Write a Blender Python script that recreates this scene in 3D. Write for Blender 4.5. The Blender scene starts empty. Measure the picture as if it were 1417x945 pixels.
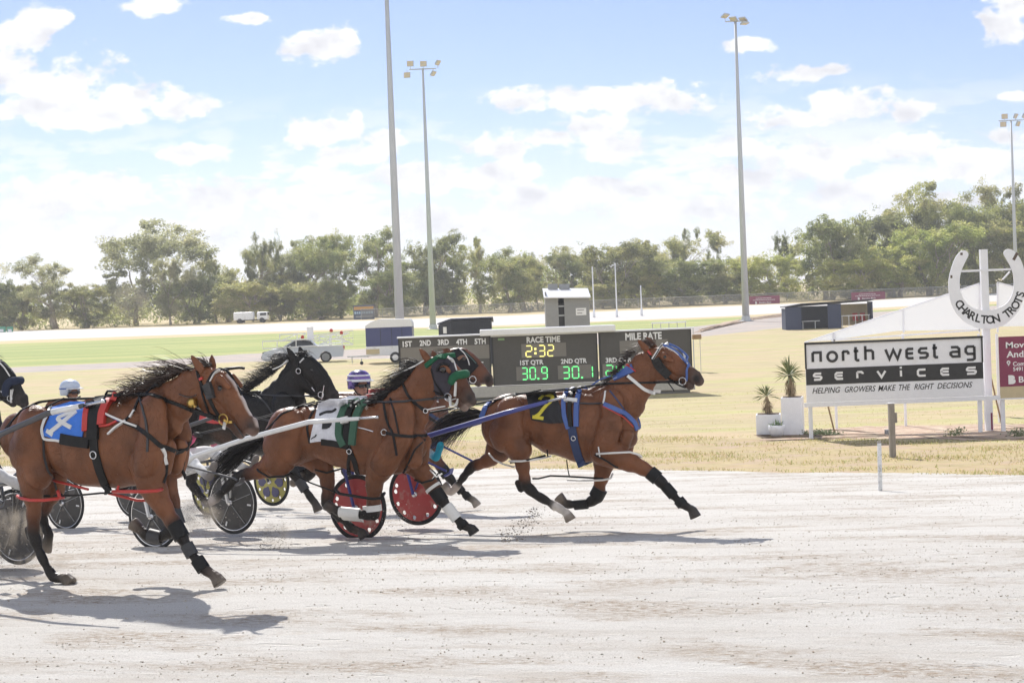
import bpy, math, random
import numpy as np
from mathutils import Vector, Matrix
from mathutils.bvhtree import BVHTree

# ------------------------------------------------------------------ scene, camera, world, sun
SC = bpy.context.scene
COL = SC.collection
R = math.radians
rng = np.random.default_rng(7)
random.seed(7)

F = 2400.0                      # focal length in photo pixels (photo 1417 wide)
H = 2.12                        # eye height
PITCH = math.atan(55.45 / F)
ROLL = math.atan(0.039)
_r0, _u0 = np.array([1., 0, 0]), np.array([0, math.sin(PITCH), math.cos(PITCH)])
CF = np.array([0, math.cos(PITCH), -math.sin(PITCH)])
CR = _r0 * math.cos(ROLL) - _u0 * math.sin(ROLL)
CU = _u0 * math.cos(ROLL) + _r0 * math.sin(ROLL)
CO = np.array([0, 0, H])
cam_d = bpy.data.cameras.new("camera")
cam_d.sensor_width = 36.0
cam_d.lens = F / 1417.0 * 36.0
cam_d.clip_start = 0.1
cam_d.clip_end = 6000
cam = bpy.data.objects.new("camera", cam_d)
COL.objects.link(cam)
m = Matrix.Identity(4)
for i in range(3):
    m[i][0], m[i][1], m[i][2], m[i][3] = CR[i], CU[i], -CF[i], CO[i]
cam.matrix_world = m
SC.camera = cam

SUN_EL, SUN_AZ = R(40), math.atan2(-0.25, 1.0)      # azimuth of the sun measured from +Y towards +X
SUN_DIR = Vector((math.sin(SUN_AZ) * math.cos(SUN_EL), math.cos(SUN_AZ) * math.cos(SUN_EL), math.sin(SUN_EL)))
sun_d = bpy.data.lights.new("sun", 'SUN')
sun_d.energy = 3.35
sun_d.angle = R(0.53)
sun_d.color = (1.0, 0.955, 0.89)
sun = bpy.data.objects.new("sun", sun_d)
sun.rotation_euler = (-SUN_DIR).to_track_quat('-Z', 'Y').to_euler()
sun.location = (0, 0, 60)
COL.objects.link(sun)

SC.view_settings.view_transform = 'Standard'
SC.view_settings.look = 'None'
SC.view_settings.exposure = 0.93
SC.view_settings.gamma = 1.0
SC.view_settings.use_curve_mapping = False
SC.cycles.max_bounces = 6
SC.cycles.transparent_max_bounces = 12
SC.cycles.use_denoising = True

W = bpy.data.worlds.new("World")
SC.world = W
W.use_nodes = True
# clouds: (photo x, photo y, half width, half height) turned into directions (X/Y, Z/Y) of the sky
CLOUDS = [(35, 45, 62, 40), (75, 25, 28, 16), (20, 105, 60, 48), (105, 115, 75, 52), (180, 135, 75, 40), (240, 150, 75, 22),
          (60, 150, 120, 34), (140, 160, 130, 22), (215, 8, 66, 14), (350, 26, 34, 10), (440, 68, 60, 26), (470, 60, 34, 26),
          (410, 72, 36, 18), (262, 212, 58, 18), (450, 182, 76, 34), (420, 188, 46, 26),
          (480, 215, 70, 24), (530, 190, 40, 16), (425, 243, 46, 16), 
          (150, 262, 110, 38), (300, 275, 110, 34), (60, 285, 110, 46), (430, 300, 90, 34), (550, 240, 60, 20),
          (720, 140, 64, 24), (790, 135, 60, 22), (870, 135, 100, 28), (930, 142, 60, 20), (690, 205, 60, 24), (760, 190, 60, 18),
          (860, 200, 66, 26), (820, 178, 60, 30), (690, 240, 90, 28), (600, 245, 70, 26), (740, 275, 120, 34), (850, 262, 110, 26),
          (1010, 205, 70, 18), (1090, 165, 60, 22), (1170, 150, 80, 34), (1250, 155, 70, 24), (1115, 104, 66, 18), (1150, 98, 36, 13),
          (1022, 64, 48, 13), (1385, 38, 44, 34), (1405, 10, 40, 26), (1404, 132, 30, 11), (1130, 215, 120, 30),
          (1240, 205, 110, 36), (1340, 225, 110, 36), (1040, 245, 120, 30), (1180, 265, 130, 30), (1400, 190, 60, 22), (960, 290, 160, 26),
          (600, 310, 200, 30), (200, 320, 220, 30), (1290, 285, 130, 26)]


def ray(px, py):
    u, v = (px - 708.5) / F, -(py - 472.5) / F
    return CF + u * CR + v * CU


def build_world():
    nt = W.node_tree
    nt.nodes.clear()
    N, L = nt.nodes.new, nt.links.new

    def mth(op, a, b=None, c=None, clamp=False):
        n = N('ShaderNodeMath'); n.operation = op; n.use_clamp = clamp
        for i, v in enumerate((a, b, c)):
            if v is None: continue
            if isinstance(v, (int, float)): n.inputs[i].default_value = v
            else: L(v, n.inputs[i])
        return n.outputs[0]
    out = N('ShaderNodeOutputWorld'); bg = N('ShaderNodeBackground')
    bg.inputs[1].default_value = 0.08
    sky = N('ShaderNodeTexSky'); sky.sky_type = 'NISHITA'; sky.sun_disc = False
    sky.sun_elevation = SUN_EL; sky.sun_rotation = SUN_AZ
    sky.air_density = 0.8; sky.dust_density = 0.15; sky.ozone_density = 1.8
    tc = N('ShaderNodeTexCoord')
    sep = N('ShaderNodeSeparateXYZ'); L(tc.outputs['Generated'], sep.inputs[0])
    yy = mth('MAXIMUM', mth('ABSOLUTE', sep.outputs[1]), 0.02)
    u = mth('DIVIDE', sep.outputs[0], yy); v = mth('DIVIDE', sep.outputs[2], yy)
    uv = N('ShaderNodeCombineXYZ'); L(u, uv.inputs[0]); L(v, uv.inputs[1])
    # warp
    nz = N('ShaderNodeTexNoise'); nz.inputs['Scale'].default_value = 26; nz.inputs['Detail'].default_value = 7; nz.inputs['Roughness'].default_value = .58
    st = N('ShaderNodeVectorMath'); st.operation = 'MULTIPLY'; st.inputs[1].default_value = (1, 1.5, 1); L(uv.outputs[0], st.inputs[0]); L(st.outputs[0], nz.inputs[0])
    nb = N('ShaderNodeTexNoise'); nb.inputs['Scale'].default_value = 62; nb.inputs['Detail'].default_value = 6; nb.inputs['Roughness'].default_value = .6
    L(st.outputs[0], nb.inputs[0])
    acc = None
    for (cx, cy, rx, ry) in CLOUDS:
        d = ray(cx, cy); cu, cv = d[0] / d[1], d[2] / d[1]
        a = N('ShaderNodeVectorMath'); a.operation = 'SUBTRACT'; L(uv.outputs[0], a.inputs[0]); a.inputs[1].default_value = (cu, cv, 0)
        b = N('ShaderNodeVectorMath'); b.operation = 'MULTIPLY'; L(a.outputs[0], b.inputs[0]); b.inputs[1].default_value = (F / rx, F / ry, 0)
        c = N('ShaderNodeVectorMath'); c.operation = 'LENGTH'; L(b.outputs[0], c.inputs[0])
        if acc is None: acc = c.outputs['Value']
        else:
            sm = N('ShaderNodeMath'); sm.operation = 'SMOOTH_MIN'; L(acc, sm.inputs[0]); L(c.outputs['Value'], sm.inputs[1]); sm.inputs[2].default_value = .12
            acc = sm.outputs[0]
    dens = mth('SUBTRACT', .95, acc)
    dens = mth('ADD', dens, mth('MULTIPLY', mth('SUBTRACT', nz.outputs[0], .5), 2.1))
    dens = mth('ADD', dens, mth('MULTIPLY', mth('SUBTRACT', nb.outputs[0], .5), 1.9))
    mr = N('ShaderNodeMapRange'); mr.interpolation_type = 'SMOOTHSTEP'
    L(dens, mr.inputs[0]); mr.inputs[1].default_value = .02; mr.inputs[2].default_value = .46
    # loose broken cloud low over the horizon
    nl = N('ShaderNodeTexNoise'); nl.inputs['Scale'].default_value = 16; nl.inputs['Detail'].default_value = 8; nl.inputs['Roughness'].default_value = .6
    sl = N('ShaderNodeVectorMath'); sl.operation = 'MULTIPLY'; sl.inputs[1].default_value = (1, 3.2, 1); L(uv.outputs[0], sl.inputs[0]); L(sl.outputs[0], nl.inputs[0])
    ml = N('ShaderNodeMapRange'); ml.interpolation_type = 'SMOOTHSTEP'; L(nl.outputs[0], ml.inputs[0]); ml.inputs[1].default_value = .475; ml.inputs[2].default_value = .56
    mlo = N('ShaderNodeMapRange'); L(v, mlo.inputs[0]); mlo.inputs[1].default_value = .125; mlo.inputs[2].default_value = .075
    lowc = mth('MULTIPLY', mth('MULTIPLY', ml.outputs[0], mlo.outputs[0]), .8)
    # thin veil near the horizon
    mh = N('ShaderNodeMapRange'); mh.interpolation_type = 'SMOOTHSTEP'; L(v, mh.inputs[0])
    mh.inputs[1].default_value = .12; mh.inputs[2].default_value = .02; mh.inputs[3].default_value = 0.0; mh.inputs[4].default_value = .22
    cov = mth('MAXIMUM', mth('MAXIMUM', mr.outputs[0], lowc), mh.outputs[0])
    fr = mth('GREATER_THAN', sep.outputs[1], 0.0)
    # behind the camera: unseen broken cloud, added as white fill light
    mb = N('ShaderNodeMapRange'); L(nz.outputs[0], mb.inputs[0]); mb.inputs[1].default_value = .40; mb.inputs[2].default_value = .52
    mixf = N('ShaderNodeMix'); mixf.data_type = 'FLOAT'; L(fr, mixf.inputs[0]); L(mb.outputs[0], mixf.inputs[2]); L(cov, mixf.inputs[3])
    mp = N('ShaderNodeMapRange'); L(sep.outputs[2], mp.inputs[0]); mp.inputs[1].default_value = 1.3; mp.inputs[2].default_value = .9
    covf = mth('MULTIPLY', mixf.outputs[0], mp.outputs[0], clamp=True)
    # cloud colour: bright tops, faint lilac-grey cores
    # shading inside the clouds follows their thickness and a vertical offset of the same noise (bases greyer than tops)
    ofs = N('ShaderNodeVectorMath'); ofs.operation = 'ADD'; ofs.inputs[1].default_value = (.0, .016, 0); L(st.outputs[0], ofs.inputs[0])
    n2 = N('ShaderNodeTexNoise'); n2.inputs['Scale'].default_value = 26; n2.inputs['Detail'].default_value = 7; n2.inputs['Roughness'].default_value = .58; L(ofs.outputs[0], n2.inputs[0])
    up = mth('SUBTRACT', n2.outputs[0], nz.outputs[0])
    gry = mth('ADD', mth('MULTIPLY', up, 3.2), mth('MULTIPLY', dens, .42))
    mc = N('ShaderNodeMapRange'); L(gry, mc.inputs[0]); mc.inputs[1].default_value = .05; mc.inputs[2].default_value = .8
    cm = N('ShaderNodeMix'); cm.data_type = 'RGBA'; L(mc.outputs[0], cm.inputs[0])
    cm.inputs[6].default_value = (7.15, 7.2, 7.25, 1); cm.inputs[7].default_value = (5.2, 5.25, 5.65, 1)
    # pale summer sky: nishita brightened towards the camera exposure
    sm_ = N('ShaderNodeMix'); sm_.data_type = 'RGBA'; sm_.blend_type = 'MULTIPLY'; sm_.inputs[0].default_value = 1
    L(sky.outputs[0], sm_.inputs[6]); sm_.inputs[7].default_value = (.70, .67, .79, 1)
    mix = N('ShaderNodeMix'); mix.data_type = 'RGBA'
    L(covf, mix.inputs[0]); L(sm_.outputs[2], mix.inputs[6]); L(cm.outputs[2], mix.inputs[7])
    L(mix.outputs[2], bg.inputs[0]); L(bg.outputs[0], out.inputs[0])


build_world()

# ------------------------------------------------------------------ terrain profile and pixel helpers
TZ = np.array([(-60, 0.0), (14, 0.0), (25, -.70), (33, -.97), (50, -1.05), (100, -1.10), (130, -1.05), (215, -.45), (240, .65),
               (320, .75), (700, 5.0), (2600, 14)])


def tz(Y):
    # slightly rounded piecewise-linear profile across the bank, infield and far bank
    s = 0.0
    for o in (-.06, -.03, 0, .03, .06):
        s = s + np.interp(Y * (1 + o) + o * 8, TZ[:, 0], TZ[:, 1])
    return s / 5


def P(px, py, Y):
    d = ray(px, py)
    return CO + d * (Y / d[1])


def G(px, py):
    d = ray(px, py)
    Ys = np.concatenate([np.linspace(3, 60, 2400), np.linspace(60, 1500, 14000)])
    zz = H + d[2] / d[1] * Ys
    below = np.nonzero(zz < tz(Ys))[0]
    Y = Ys[below[0]] if len(below) else 1400.
    p = CO + d * (Y / d[1])
    p[2] = float(tz(Y))
    return p


# ------------------------------------------------------------------ materials
def principled(name):
    mt = bpy.data.materials.new(name); mt.use_nodes = True
    nt = mt.node_tree; b = nt.nodes['Principled BSDF']
    return mt, nt, b


def mat(name, col, rough=.6, metal=0.0, var=.12, scale=6.0, bump=0.0, bscale=120.0, spec=.5, emit=None, attr=None, coord='Object',
        stretch=None, col2=None, c2=(.45, .6), detail=5, trans=0.0, dirt=None, sub=None):
    mt, nt, b = principled(name)
    N, L = nt.nodes.new, nt.links.new
    tc = N('ShaderNodeTexCoord'); src = tc.outputs[coord]
    if stretch:
        mp = N('ShaderNodeMapping'); mp.inputs['Scale'].default_value = stretch; L(src, mp.inputs[0]); src = mp.outputs[0]
    nz = N('ShaderNodeTexNoise'); nz.inputs['Scale'].default_value = scale; nz.inputs['Detail'].default_value = detail
    nz.inputs['Roughness'].default_value = .62; L(src, nz.inputs[0])
    if attr:
        at = N('ShaderNodeAttribute'); at.attribute_name = attr; base = at.outputs['Color']
    else:
        rgb = N('ShaderNodeRGB'); rgb.outputs[0].default_value = (*col, 1); base = rgb.outputs[0]
    if col2:
        mr = N('ShaderNodeMapRange'); L(nz.outputs[0], mr.inputs[0]); mr.inputs[1].default_value = c2[0]; mr.inputs[2].default_value = c2[1]
        mx = N('ShaderNodeMix'); mx.data_type = 'RGBA'; L(mr.outputs[0], mx.inputs[0]); L(base, mx.inputs[6]); mx.inputs[7].default_value = (*col2, 1)
        base = mx.outputs[2]
    n2 = N('ShaderNodeTexNoise'); n2.inputs['Scale'].default_value = scale * 4.3; n2.inputs['Detail'].default_value = 4; L(src, n2.inputs[0])
    ad = N('ShaderNodeMath'); ad.operation = 'ADD'; L(nz.outputs[0], ad.inputs[0]); L(n2.outputs[0], ad.inputs[1])
    mv = N('ShaderNodeMapRange'); L(ad.outputs[0], mv.inputs[0]); mv.inputs[1].default_value = .6; mv.inputs[2].default_value = 1.4
    mv.inputs[3].default_value = 1 - var; mv.inputs[4].default_value = 1 + var
    vm = N('ShaderNodeVectorMath'); vm.operation = 'SCALE'; L(base, vm.inputs[0]); L(mv.outputs[0], vm.inputs['Scale'])
    base = vm.outputs[0]
    if dirt:
        nd = N('ShaderNodeTexNoise'); nd.inputs['Scale'].default_value = dirt[1]; nd.inputs['Detail'].default_value = 8; L(tc.outputs[coord], nd.inputs[0])
        md = N('ShaderNodeMapRange'); L(nd.outputs[0], md.inputs[0]); md.inputs[1].default_value = dirt[2]; md.inputs[2].default_value = dirt[2] + .16
        md.inputs[4].default_value = dirt[3]
        mx = N('ShaderNodeMix'); mx.data_type = 'RGBA'; L(md.outputs[0], mx.inputs[0]); L(base, mx.inputs[6]); mx.inputs[7].default_value = (*dirt[0], 1)
        base = mx.outputs[2]
    L(base, b.inputs['Base Color'])
    b.inputs['Roughness'].default_value = rough
    b.inputs['Metallic'].default_value = metal
    b.inputs['Specular IOR Level'].default_value = spec
    if trans: b.inputs['Transmission Weight'].default_value = trans
    if bump:
        nbp = N('ShaderNodeTexNoise'); nbp.inputs['Scale'].default_value = bscale; nbp.inputs['Detail'].default_value = 5; L(src, nbp.inputs[0])
        bp = N('ShaderNodeBump'); bp.inputs['Strength'].default_value = min(1, bump * 20); bp.inputs['Distance'].default_value = bump
        L(nbp.outputs[0], bp.inputs['Height']); L(bp.outputs[0], b.inputs['Normal'])
    if emit:
        b.inputs['Emission Color'].default_value = (*emit[0], 1); b.inputs['Emission Strength'].default_value = emit[1]
    return mt


# ------------------------------------------------------------------ object helpers
def tag(o, label=None, cat=None, group=None, kind=None):
    if label: o['label'] = label
    if cat: o['category'] = cat
    if group: o['group'] = group
    if kind: o['kind'] = kind
    return o


def empty(name, loc=(0, 0, 0), rz=0.0, label=None, cat=None, group=None):
    o = bpy.data.objects.new(name, None); o.empty_display_size = .2
    o.location = [float(c) for c in loc]; o.rotation_euler = (0, 0, rz); COL.objects.link(o)
    return tag(o, label, cat, group)


def mesh_obj(name, V, Fc, mats, parent=None, smooth=False, loc=None, mi=None):
    me = bpy.data.meshes.new(name)
    me.from_pydata([tuple(map(float, v)) for v in V], [], [tuple(int(i) for i in f) for f in Fc])
    if not isinstance(mats, (list, tuple)): mats = [mats]
    for mm in mats: me.materials.append(mm)
    if mi is not None: me.polygons.foreach_set('material_index', np.array(mi, dtype=np.int32))
    if smooth: me.polygons.foreach_set('use_smooth', np.ones(len(me.polygons), dtype=bool))
    me.update()
    o = bpy.data.objects.new(name, me); COL.objects.link(o)
    if parent: o.parent = parent
    if loc is not None: o.location = [float(c) for c in loc]
    return o


def rot_to(a, b):
    z = Vector(b) - Vector(a)
    return z.to_track_quat('Z', 'Y').to_matrix()


class MB:
    """collects shapes into ONE mesh"""
    def __init__(s): s.V, s.F, s.M = [], [], []; s.cur = 0

    def add(s, V, Fc):
        n = len(s.V); s.V += [tuple(map(float, v)) for v in V]; s.F += [tuple(int(i) + n for i in f) for f in Fc]; s.M += [s.cur] * len(Fc)
        return s

    def box(s, c, d, rot=None, bevel=0.0):
        hx, hy, hz = d[0] / 2, d[1] / 2, d[2] / 2
        b = min(bevel, hx * .9, hy * .9, hz * .9)
        if b > 0:
            import bmesh
            bm = bmesh.new(); bmesh.ops.create_cube(bm, size=1)
            bmesh.ops.scale(bm, vec=(d[0], d[1], d[2]), verts=bm.verts)
            bmesh.ops.bevel(bm, geom=list(bm.edges), offset=b, segments=2, affect='EDGES', profile=.6)
            V = [v.co.copy() for v in bm.verts]; bm.verts.index_update(); Fc = [[v.index for v in f.verts] for f in bm.faces]; bm.free()
        else:
            V = [Vector((x, y, z)) for x in (-hx, hx) for y in (-hy, hy) for z in (-hz, hz)]
            Fc = [(0, 1, 3, 2), (4, 6, 7, 5), (0, 4, 5, 1), (2, 3, 7, 6), (0, 2, 6, 4), (1, 5, 7, 3)]
        if rot is not None: V = [rot @ v for v in V]
        return s.add([(v[0] + c[0], v[1] + c[1], v[2] + c[2]) for v in V], Fc)

    def bar(s, a, b, w, h=None, bevel=0.0):
        a, b = Vector([float(q) for q in a]), Vector([float(q) for q in b])
        return s.box((a + b) / 2, (w, h or w, (b - a).length), rot_to(a, b), bevel)

    def tube(s, pts, rad, n=8, cap=True):
        pts = [Vector([float(q) for q in p]) for p in pts]
        if not hasattr(rad, '__len__'): rad = [rad] * len(pts)
        V, Fc = [], []
        up = None
        for i, p in enumerate(pts):
            t = (pts[min(i + 1, len(pts) - 1)] - pts[max(i - 1, 0)])
            if t.length < 1e-9: t = Vector((0, 0, 1))
            t.normalize()
            if up is None:
                up = t.orthogonal().normalized()
            up = (up - t * up.dot(t))
            if up.length < 1e-6: up = t.orthogonal()
            up.normalize(); sd = t.cross(up)
            for k in range(n):
                a = 2 * math.pi * k / n
                V.append(p + (up * math.cos(a) + sd * math.sin(a)) * rad[i])
        for i in range(len(pts) - 1):
            for k in range(n):
                Fc.append((i * n + k, i * n + (k + 1) % n, (i + 1) * n + (k + 1) % n, (i + 1) * n + k))
        if cap:
            Fc.append(tuple(range(n))[::-1]); Fc.append(tuple(range((len(pts) - 1) * n, len(pts) * n)))
        return s.add(V, Fc)

    def lathe(s, prof, n=24, c=(0, 0, 0), axis='Z'):
        V, Fc = [], []
        for (r, h) in prof:
            for k in range(n):
                a = 2 * math.pi * k / n; x, y = r * math.cos(a), r * math.sin(a)
                V.append({'Z': (c[0] + x, c[1] + y, c[2] + h), 'Y': (c[0] + x, c[1] + h, c[2] + y), 'X': (c[0] + h, c[1] + x, c[2] + y)}[axis])
        for i in range(len(prof) - 1):
            for k in range(n):
                Fc.append((i * n + k, i * n + (k + 1) % n, (i + 1) * n + (k + 1) % n, (i + 1) * n + k))
        if prof[0][0] > 1e-4: Fc.append(tuple(range(n))[::-1])
        if prof[-1][0] > 1e-4: Fc.append(tuple(range((len(prof) - 1) * n, len(prof) * n)))
        return s.add(V, Fc)

    def prism(s, poly, y0, y1, T=None):
        """polygon in (x,z) extruded from y0 to y1"""
        n = len(poly)
        V = [(x, y0, z) for x, z in poly] + [(x, y1, z) for x, z in poly]
        Fc = [tuple(range(n)), tuple(range(n, 2 * n))[::-1]] + [(i, i + n, (i + 1) % n + n, (i + 1) % n) for i in range(n)]
        return s.add(V, Fc)

    def stroke(s, pts, w, y0, y1, closed=False):
        """flat ribbon along (x,z) polyline, mitred, extruded in y"""
        pts = [Vector((p[0], p[1])) for p in pts]; n = len(pts)
        Lf, Rt = [], []
        for i in range(n):
            a = pts[i - 1] if (i > 0 or closed) else None
            b = pts[(i + 1) % n] if (i < n - 1 or closed) else None
            d1 = (pts[i] - a).normalized() if a is not None else None
            d2 = (b - pts[i]).normalized() if b is not None else None
            if d1 is None: d1 = d2
            if d2 is None: d2 = d1
            t = (d1 + d2)
            t = t.normalized() if t.length > 1e-6 else d1
            nn = Vector((-t.y, t.x)); c = max(.45, nn.dot(Vector((-d1.y, d1.x))))
            Lf.append(pts[i] + nn * (w / 2 / c)); Rt.append(pts[i] - nn * (w / 2 / c))
        m_ = n if closed else n - 1
        for i in range(m_):
            j = (i + 1) % n
            s.prism([Lf[i], Lf[j], Rt[j], Rt[i]][::-1], y0, y1)
        return s

    def build(s, name, mats, parent=None, smooth=False, loc=None):
        return mesh_obj(name, s.V, s.F, mats, parent, smooth, loc, s.M)


def shade_auto(o, ang=40):
    me = o.data
    me.polygons.foreach_set('use_smooth', np.ones(len(me.polygons), dtype=bool))
    me.set_sharp_from_angle(angle=R(ang))
    return o


_font_cache = {}


def text_geo(body, size=1.0, bold=0.0, shear=0.0, extrude=.0):
    """returns (verts Nx3 in x,z plane facing -y, faces, width, height)"""
    cu = bpy.data.curves.new("lettering_curve", 'FONT'); cu.body = body; cu.size = 1.0; cu.offset = bold; cu.shear = shear; cu.extrude = extrude
    cu.resolution_u = 3
    ob = bpy.data.objects.new("lettering_curve", cu); COL.objects.link(ob)
    dg = bpy.context.evaluated_depsgraph_get(); ev = ob.evaluated_get(dg)
    me = ev.to_mesh()
    V = np.array([v.co[:] for v in me.vertices]) if len(me.vertices) else np.zeros((0, 3))
    Fc = [tuple(p.vertices) for p in me.polygons]
    ev.to_mesh_clear(); bpy.data.objects.remove(ob); bpy.data.curves.remove(cu)
    return V, Fc


def put_text(mb, body, x0, x1, z0, z1, y, bold=.012, shear=0.0, depth=.006, keep_aspect=False):
    """letters filling the box x0..x1, z0..z1 on plane y, facing -y"""
    V, Fc = text_geo(body, bold=bold, shear=shear, extrude=.5)
    if not len(V): return
    mn, mx = V.min(0), V.max(0)
    sx = (x1 - x0) / (mx[0] - mn[0]); sz = (z1 - z0) / (mx[1] - mn[1])
    X = x0 + (V[:, 0] - mn[0]) * sx; Z = z0 + (V[:, 1] - mn[1]) * sz; Yv = y - V[:, 2] * depth
    mb.add(np.stack([X, Yv, Z], 1), Fc)

# ------------------------------------------------------------------ ground
def bound(pts, fixed=None):
    """boundary line given by photo pixels on the terrain -> function X -> Y"""
    if fixed is not None: return lambda X: np.full_like(X, fixed)
    q = np.array([G(*p)[:2] for p in pts]); q = q[np.argsort(q[:, 0])]
    s0 = (q[1, 1] - q[0, 1]) / (q[1, 0] - q[0, 0]); s1 = (q[-1, 1] - q[-2, 1]) / (q[-1, 0] - q[-2, 0])
    s0 = max(-.5, min(.5, s0)); s1 = max(-.5, min(.5, s1))
    return lambda X: np.where(X < q[0, 0], q[0, 1] + s0 * (X - q[0, 0]), np.where(X > q[-1, 0], q[-1, 1] + s1 * (X - q[-1, 0]), np.interp(X, q[:, 0], q[:, 1])))


def jit(X, a, f, seed):
    r = np.random.default_rng(seed); s = 0
    for o in range(5):
        s = s + np.sin(X * f * 2 ** o + r.uniform(0, 6.28)) * a / (1.5 ** o)
    return s


KMAX = .62
def solve(fn, k):
    Y = np.full_like(k, 40.0)
    for _ in range(60): Y = .5 * Y + .5 * np.clip(fn(k * (Y + 14)), -10, 3000)
    return Y


def sheet(name, fa, fb, mt, rows, cols=260, dz=0.0, kind='structure'):
    k = np.linspace(-KMAX, KMAX, cols)
    Ya = solve(fa, k); Yb = np.maximum(solve(fb, k), Ya + .02)
    V, Fc = [], []
    for i in range(rows + 1):
        t = i / rows
        Y = Ya * (1 - t) + Yb * t
        V.append(np.stack([k * (Y + 14), Y, tz(Y) + dz], 1))
    V = np.concatenate(V)
    for i in range(rows):
        for j in range(cols - 1):
            Fc.append((i * cols + j, i * cols + j + 1, (i + 1) * cols + j + 1, (i + 1) * cols + j))
    o = mesh_obj(name, V, Fc, mt, smooth=True)
    tag(o, kind=kind)
    return o


HEAD = R(21)      # running direction of the field, turned towards the camera


def sand_material():
    mt, nt, b = principled('race_track_sand'); N, L = nt.nodes.new, nt.links.new
    tc = N('ShaderNodeTexCoord')
    mp = N('ShaderNodeMapping'); mp.inputs['Rotation'].default_value = (0, 0, HEAD * .7); L(tc.outputs['Object'], mp.inputs[0])
    def noise(scale, st, det=6, rough=.62):
        m2 = N('ShaderNodeMapping'); m2.inputs['Scale'].default_value = st; L(mp.outputs[0], m2.inputs[0])
        n = N('ShaderNodeTexNoise'); n.inputs['Scale'].default_value = scale; n.inputs['Detail'].default_value = det; n.inputs['Roughness'].default_value = rough
        L(m2.outputs[0], n.inputs[0]); return n.outputs[0]
    def mr(x, a, b_, c, d):
        n = N('ShaderNodeMapRange'); L(x, n.inputs[0])
        for i, v in enumerate((a, b_, c, d)): n.inputs[i + 1].default_value = v
        return n.outputs[0]
    def mul(a, b_):
        n = N('ShaderNodeMath'); n.operation = 'MULTIPLY'; L(a, n.inputs[0])
        if isinstance(b_, float): n.inputs[1].default_value = b_
        else: L(b_, n.inputs[1])
        return n.outputs[0]
    def mix(f, c1, c2):
        n = N('ShaderNodeMix'); n.data_type = 'RGBA'; L(f, n.inputs[0])
        for i, c in ((6, c1), (7, c2)):
            if isinstance(c, tuple): n.inputs[i].default_value = (*c, 1)
            else: L(c, n.inputs[i])
        return n.outputs[2]
    patches = mul(mr(noise(1.0, (.55, 1.6, 1), 4), .48, .62, 0, 1), mr(noise(18, (.6, 1.5, 1), 8, .82), .44, .57, 0, 1))
    streak = mr(noise(1.0, (.12, 7, 1), 5, .6), .52, .72, 0, 1)
    fine = noise(70, (1, 1.3, 1), 4, .7)
    c = mix(mr(noise(.6, (.6, 1.6, 1)), .35, .65, 0, 1), (.65, .622, .575), (.72, .70, .66))
    c = mix(mul(streak, .25), c, (.48, .44, .385))
    c = mix(mul(patches, .95), c, (.37, .285, .205))
    sx = N('ShaderNodeSeparateXYZ'); L(tc.outputs['Object'], sx.inputs[0])
    edge = mul(mr(sx.outputs[1], 11.5, 8.2, 0, 1), mr(noise(2.2, (.5, 1.8, 1), 5, .65), .44, .66, 0, .6))
    c = mix(edge, c, (.43, .345, .255))
    lines = mul(mr(noise(1.0, (.05, 16, 1), 3, .5), .60, .70, 0, 1), mr(noise(.5, (.4, 1, 1)), .46, .62, 0, .35))
    c = mix(lines, c, (.42, .37, .31))
    dk = mr(noise(38, (.8, 1.5, 1), 5, .75), .61, .72, 0, .55)
    c = mix(dk, c, (.22, .19, .16))
    gr = noise(130, (1, 1.2, 1), 3, .8)
    c = mix(mr(gr, .58, .70, 0, .55), c, (.36, .32, .27))
    v = N('ShaderNodeVectorMath'); v.operation = 'SCALE'; L(c, v.inputs[0]); L(mr(fine, .3, .7, .78, 1.16), v.inputs['Scale'])
    L(v.outputs[0], b.inputs['Base Color']); b.inputs['Roughness'].default_value = .95; b.inputs['Specular IOR Level'].default_value = .15
    h = N('ShaderNodeMath'); h.operation = 'ADD'
    L(mul(noise(5, (.8, 2.0, 1), 8, .68), 1.6), h.inputs[0]); L(mul(noise(26, (1, 1.3, 1), 8, .78), 1.3), h.inputs[1])
    # hoof pits in the churned lanes
    m3 = N('ShaderNodeMapping'); m3.inputs['Scale'].default_value = (2.2, 3.6, 1); L(mp.outputs[0], m3.inputs[0])
    nw = N('ShaderNodeTexNoise'); nw.inputs['Scale'].default_value = 3; L(m3.outputs[0], nw.inputs[0])
    va = N('ShaderNodeVectorMath'); va.operation = 'ADD'; L(m3.outputs[0], va.inputs[0]); L(nw.outputs['Color'], va.inputs[1])
    vo = N('ShaderNodeTexVoronoi'); vo.inputs['Scale'].default_value = 1.3; L(va.outputs[0], vo.inputs['Vector'])
    pit = mul(mr(vo.outputs['Distance'], .05, .30, -1, 0), mr(noise(.8, (.35, 2.2, 1), 4), .46, .58, 0, 1.1))
    h2 = N('ShaderNodeMath'); h2.operation = 'ADD'; L(h.outputs[0], h2.inputs[0]); L(pit, h2.inputs[1]); h = h2
    bp = N('ShaderNodeBump'); bp.inputs['Strength'].default_value = .8; bp.inputs['Distance'].default_value = .026
    L(h.outputs[0], bp.inputs['Height']); L(bp.outputs[0], b.inputs['Normal'])
    return mt


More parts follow.
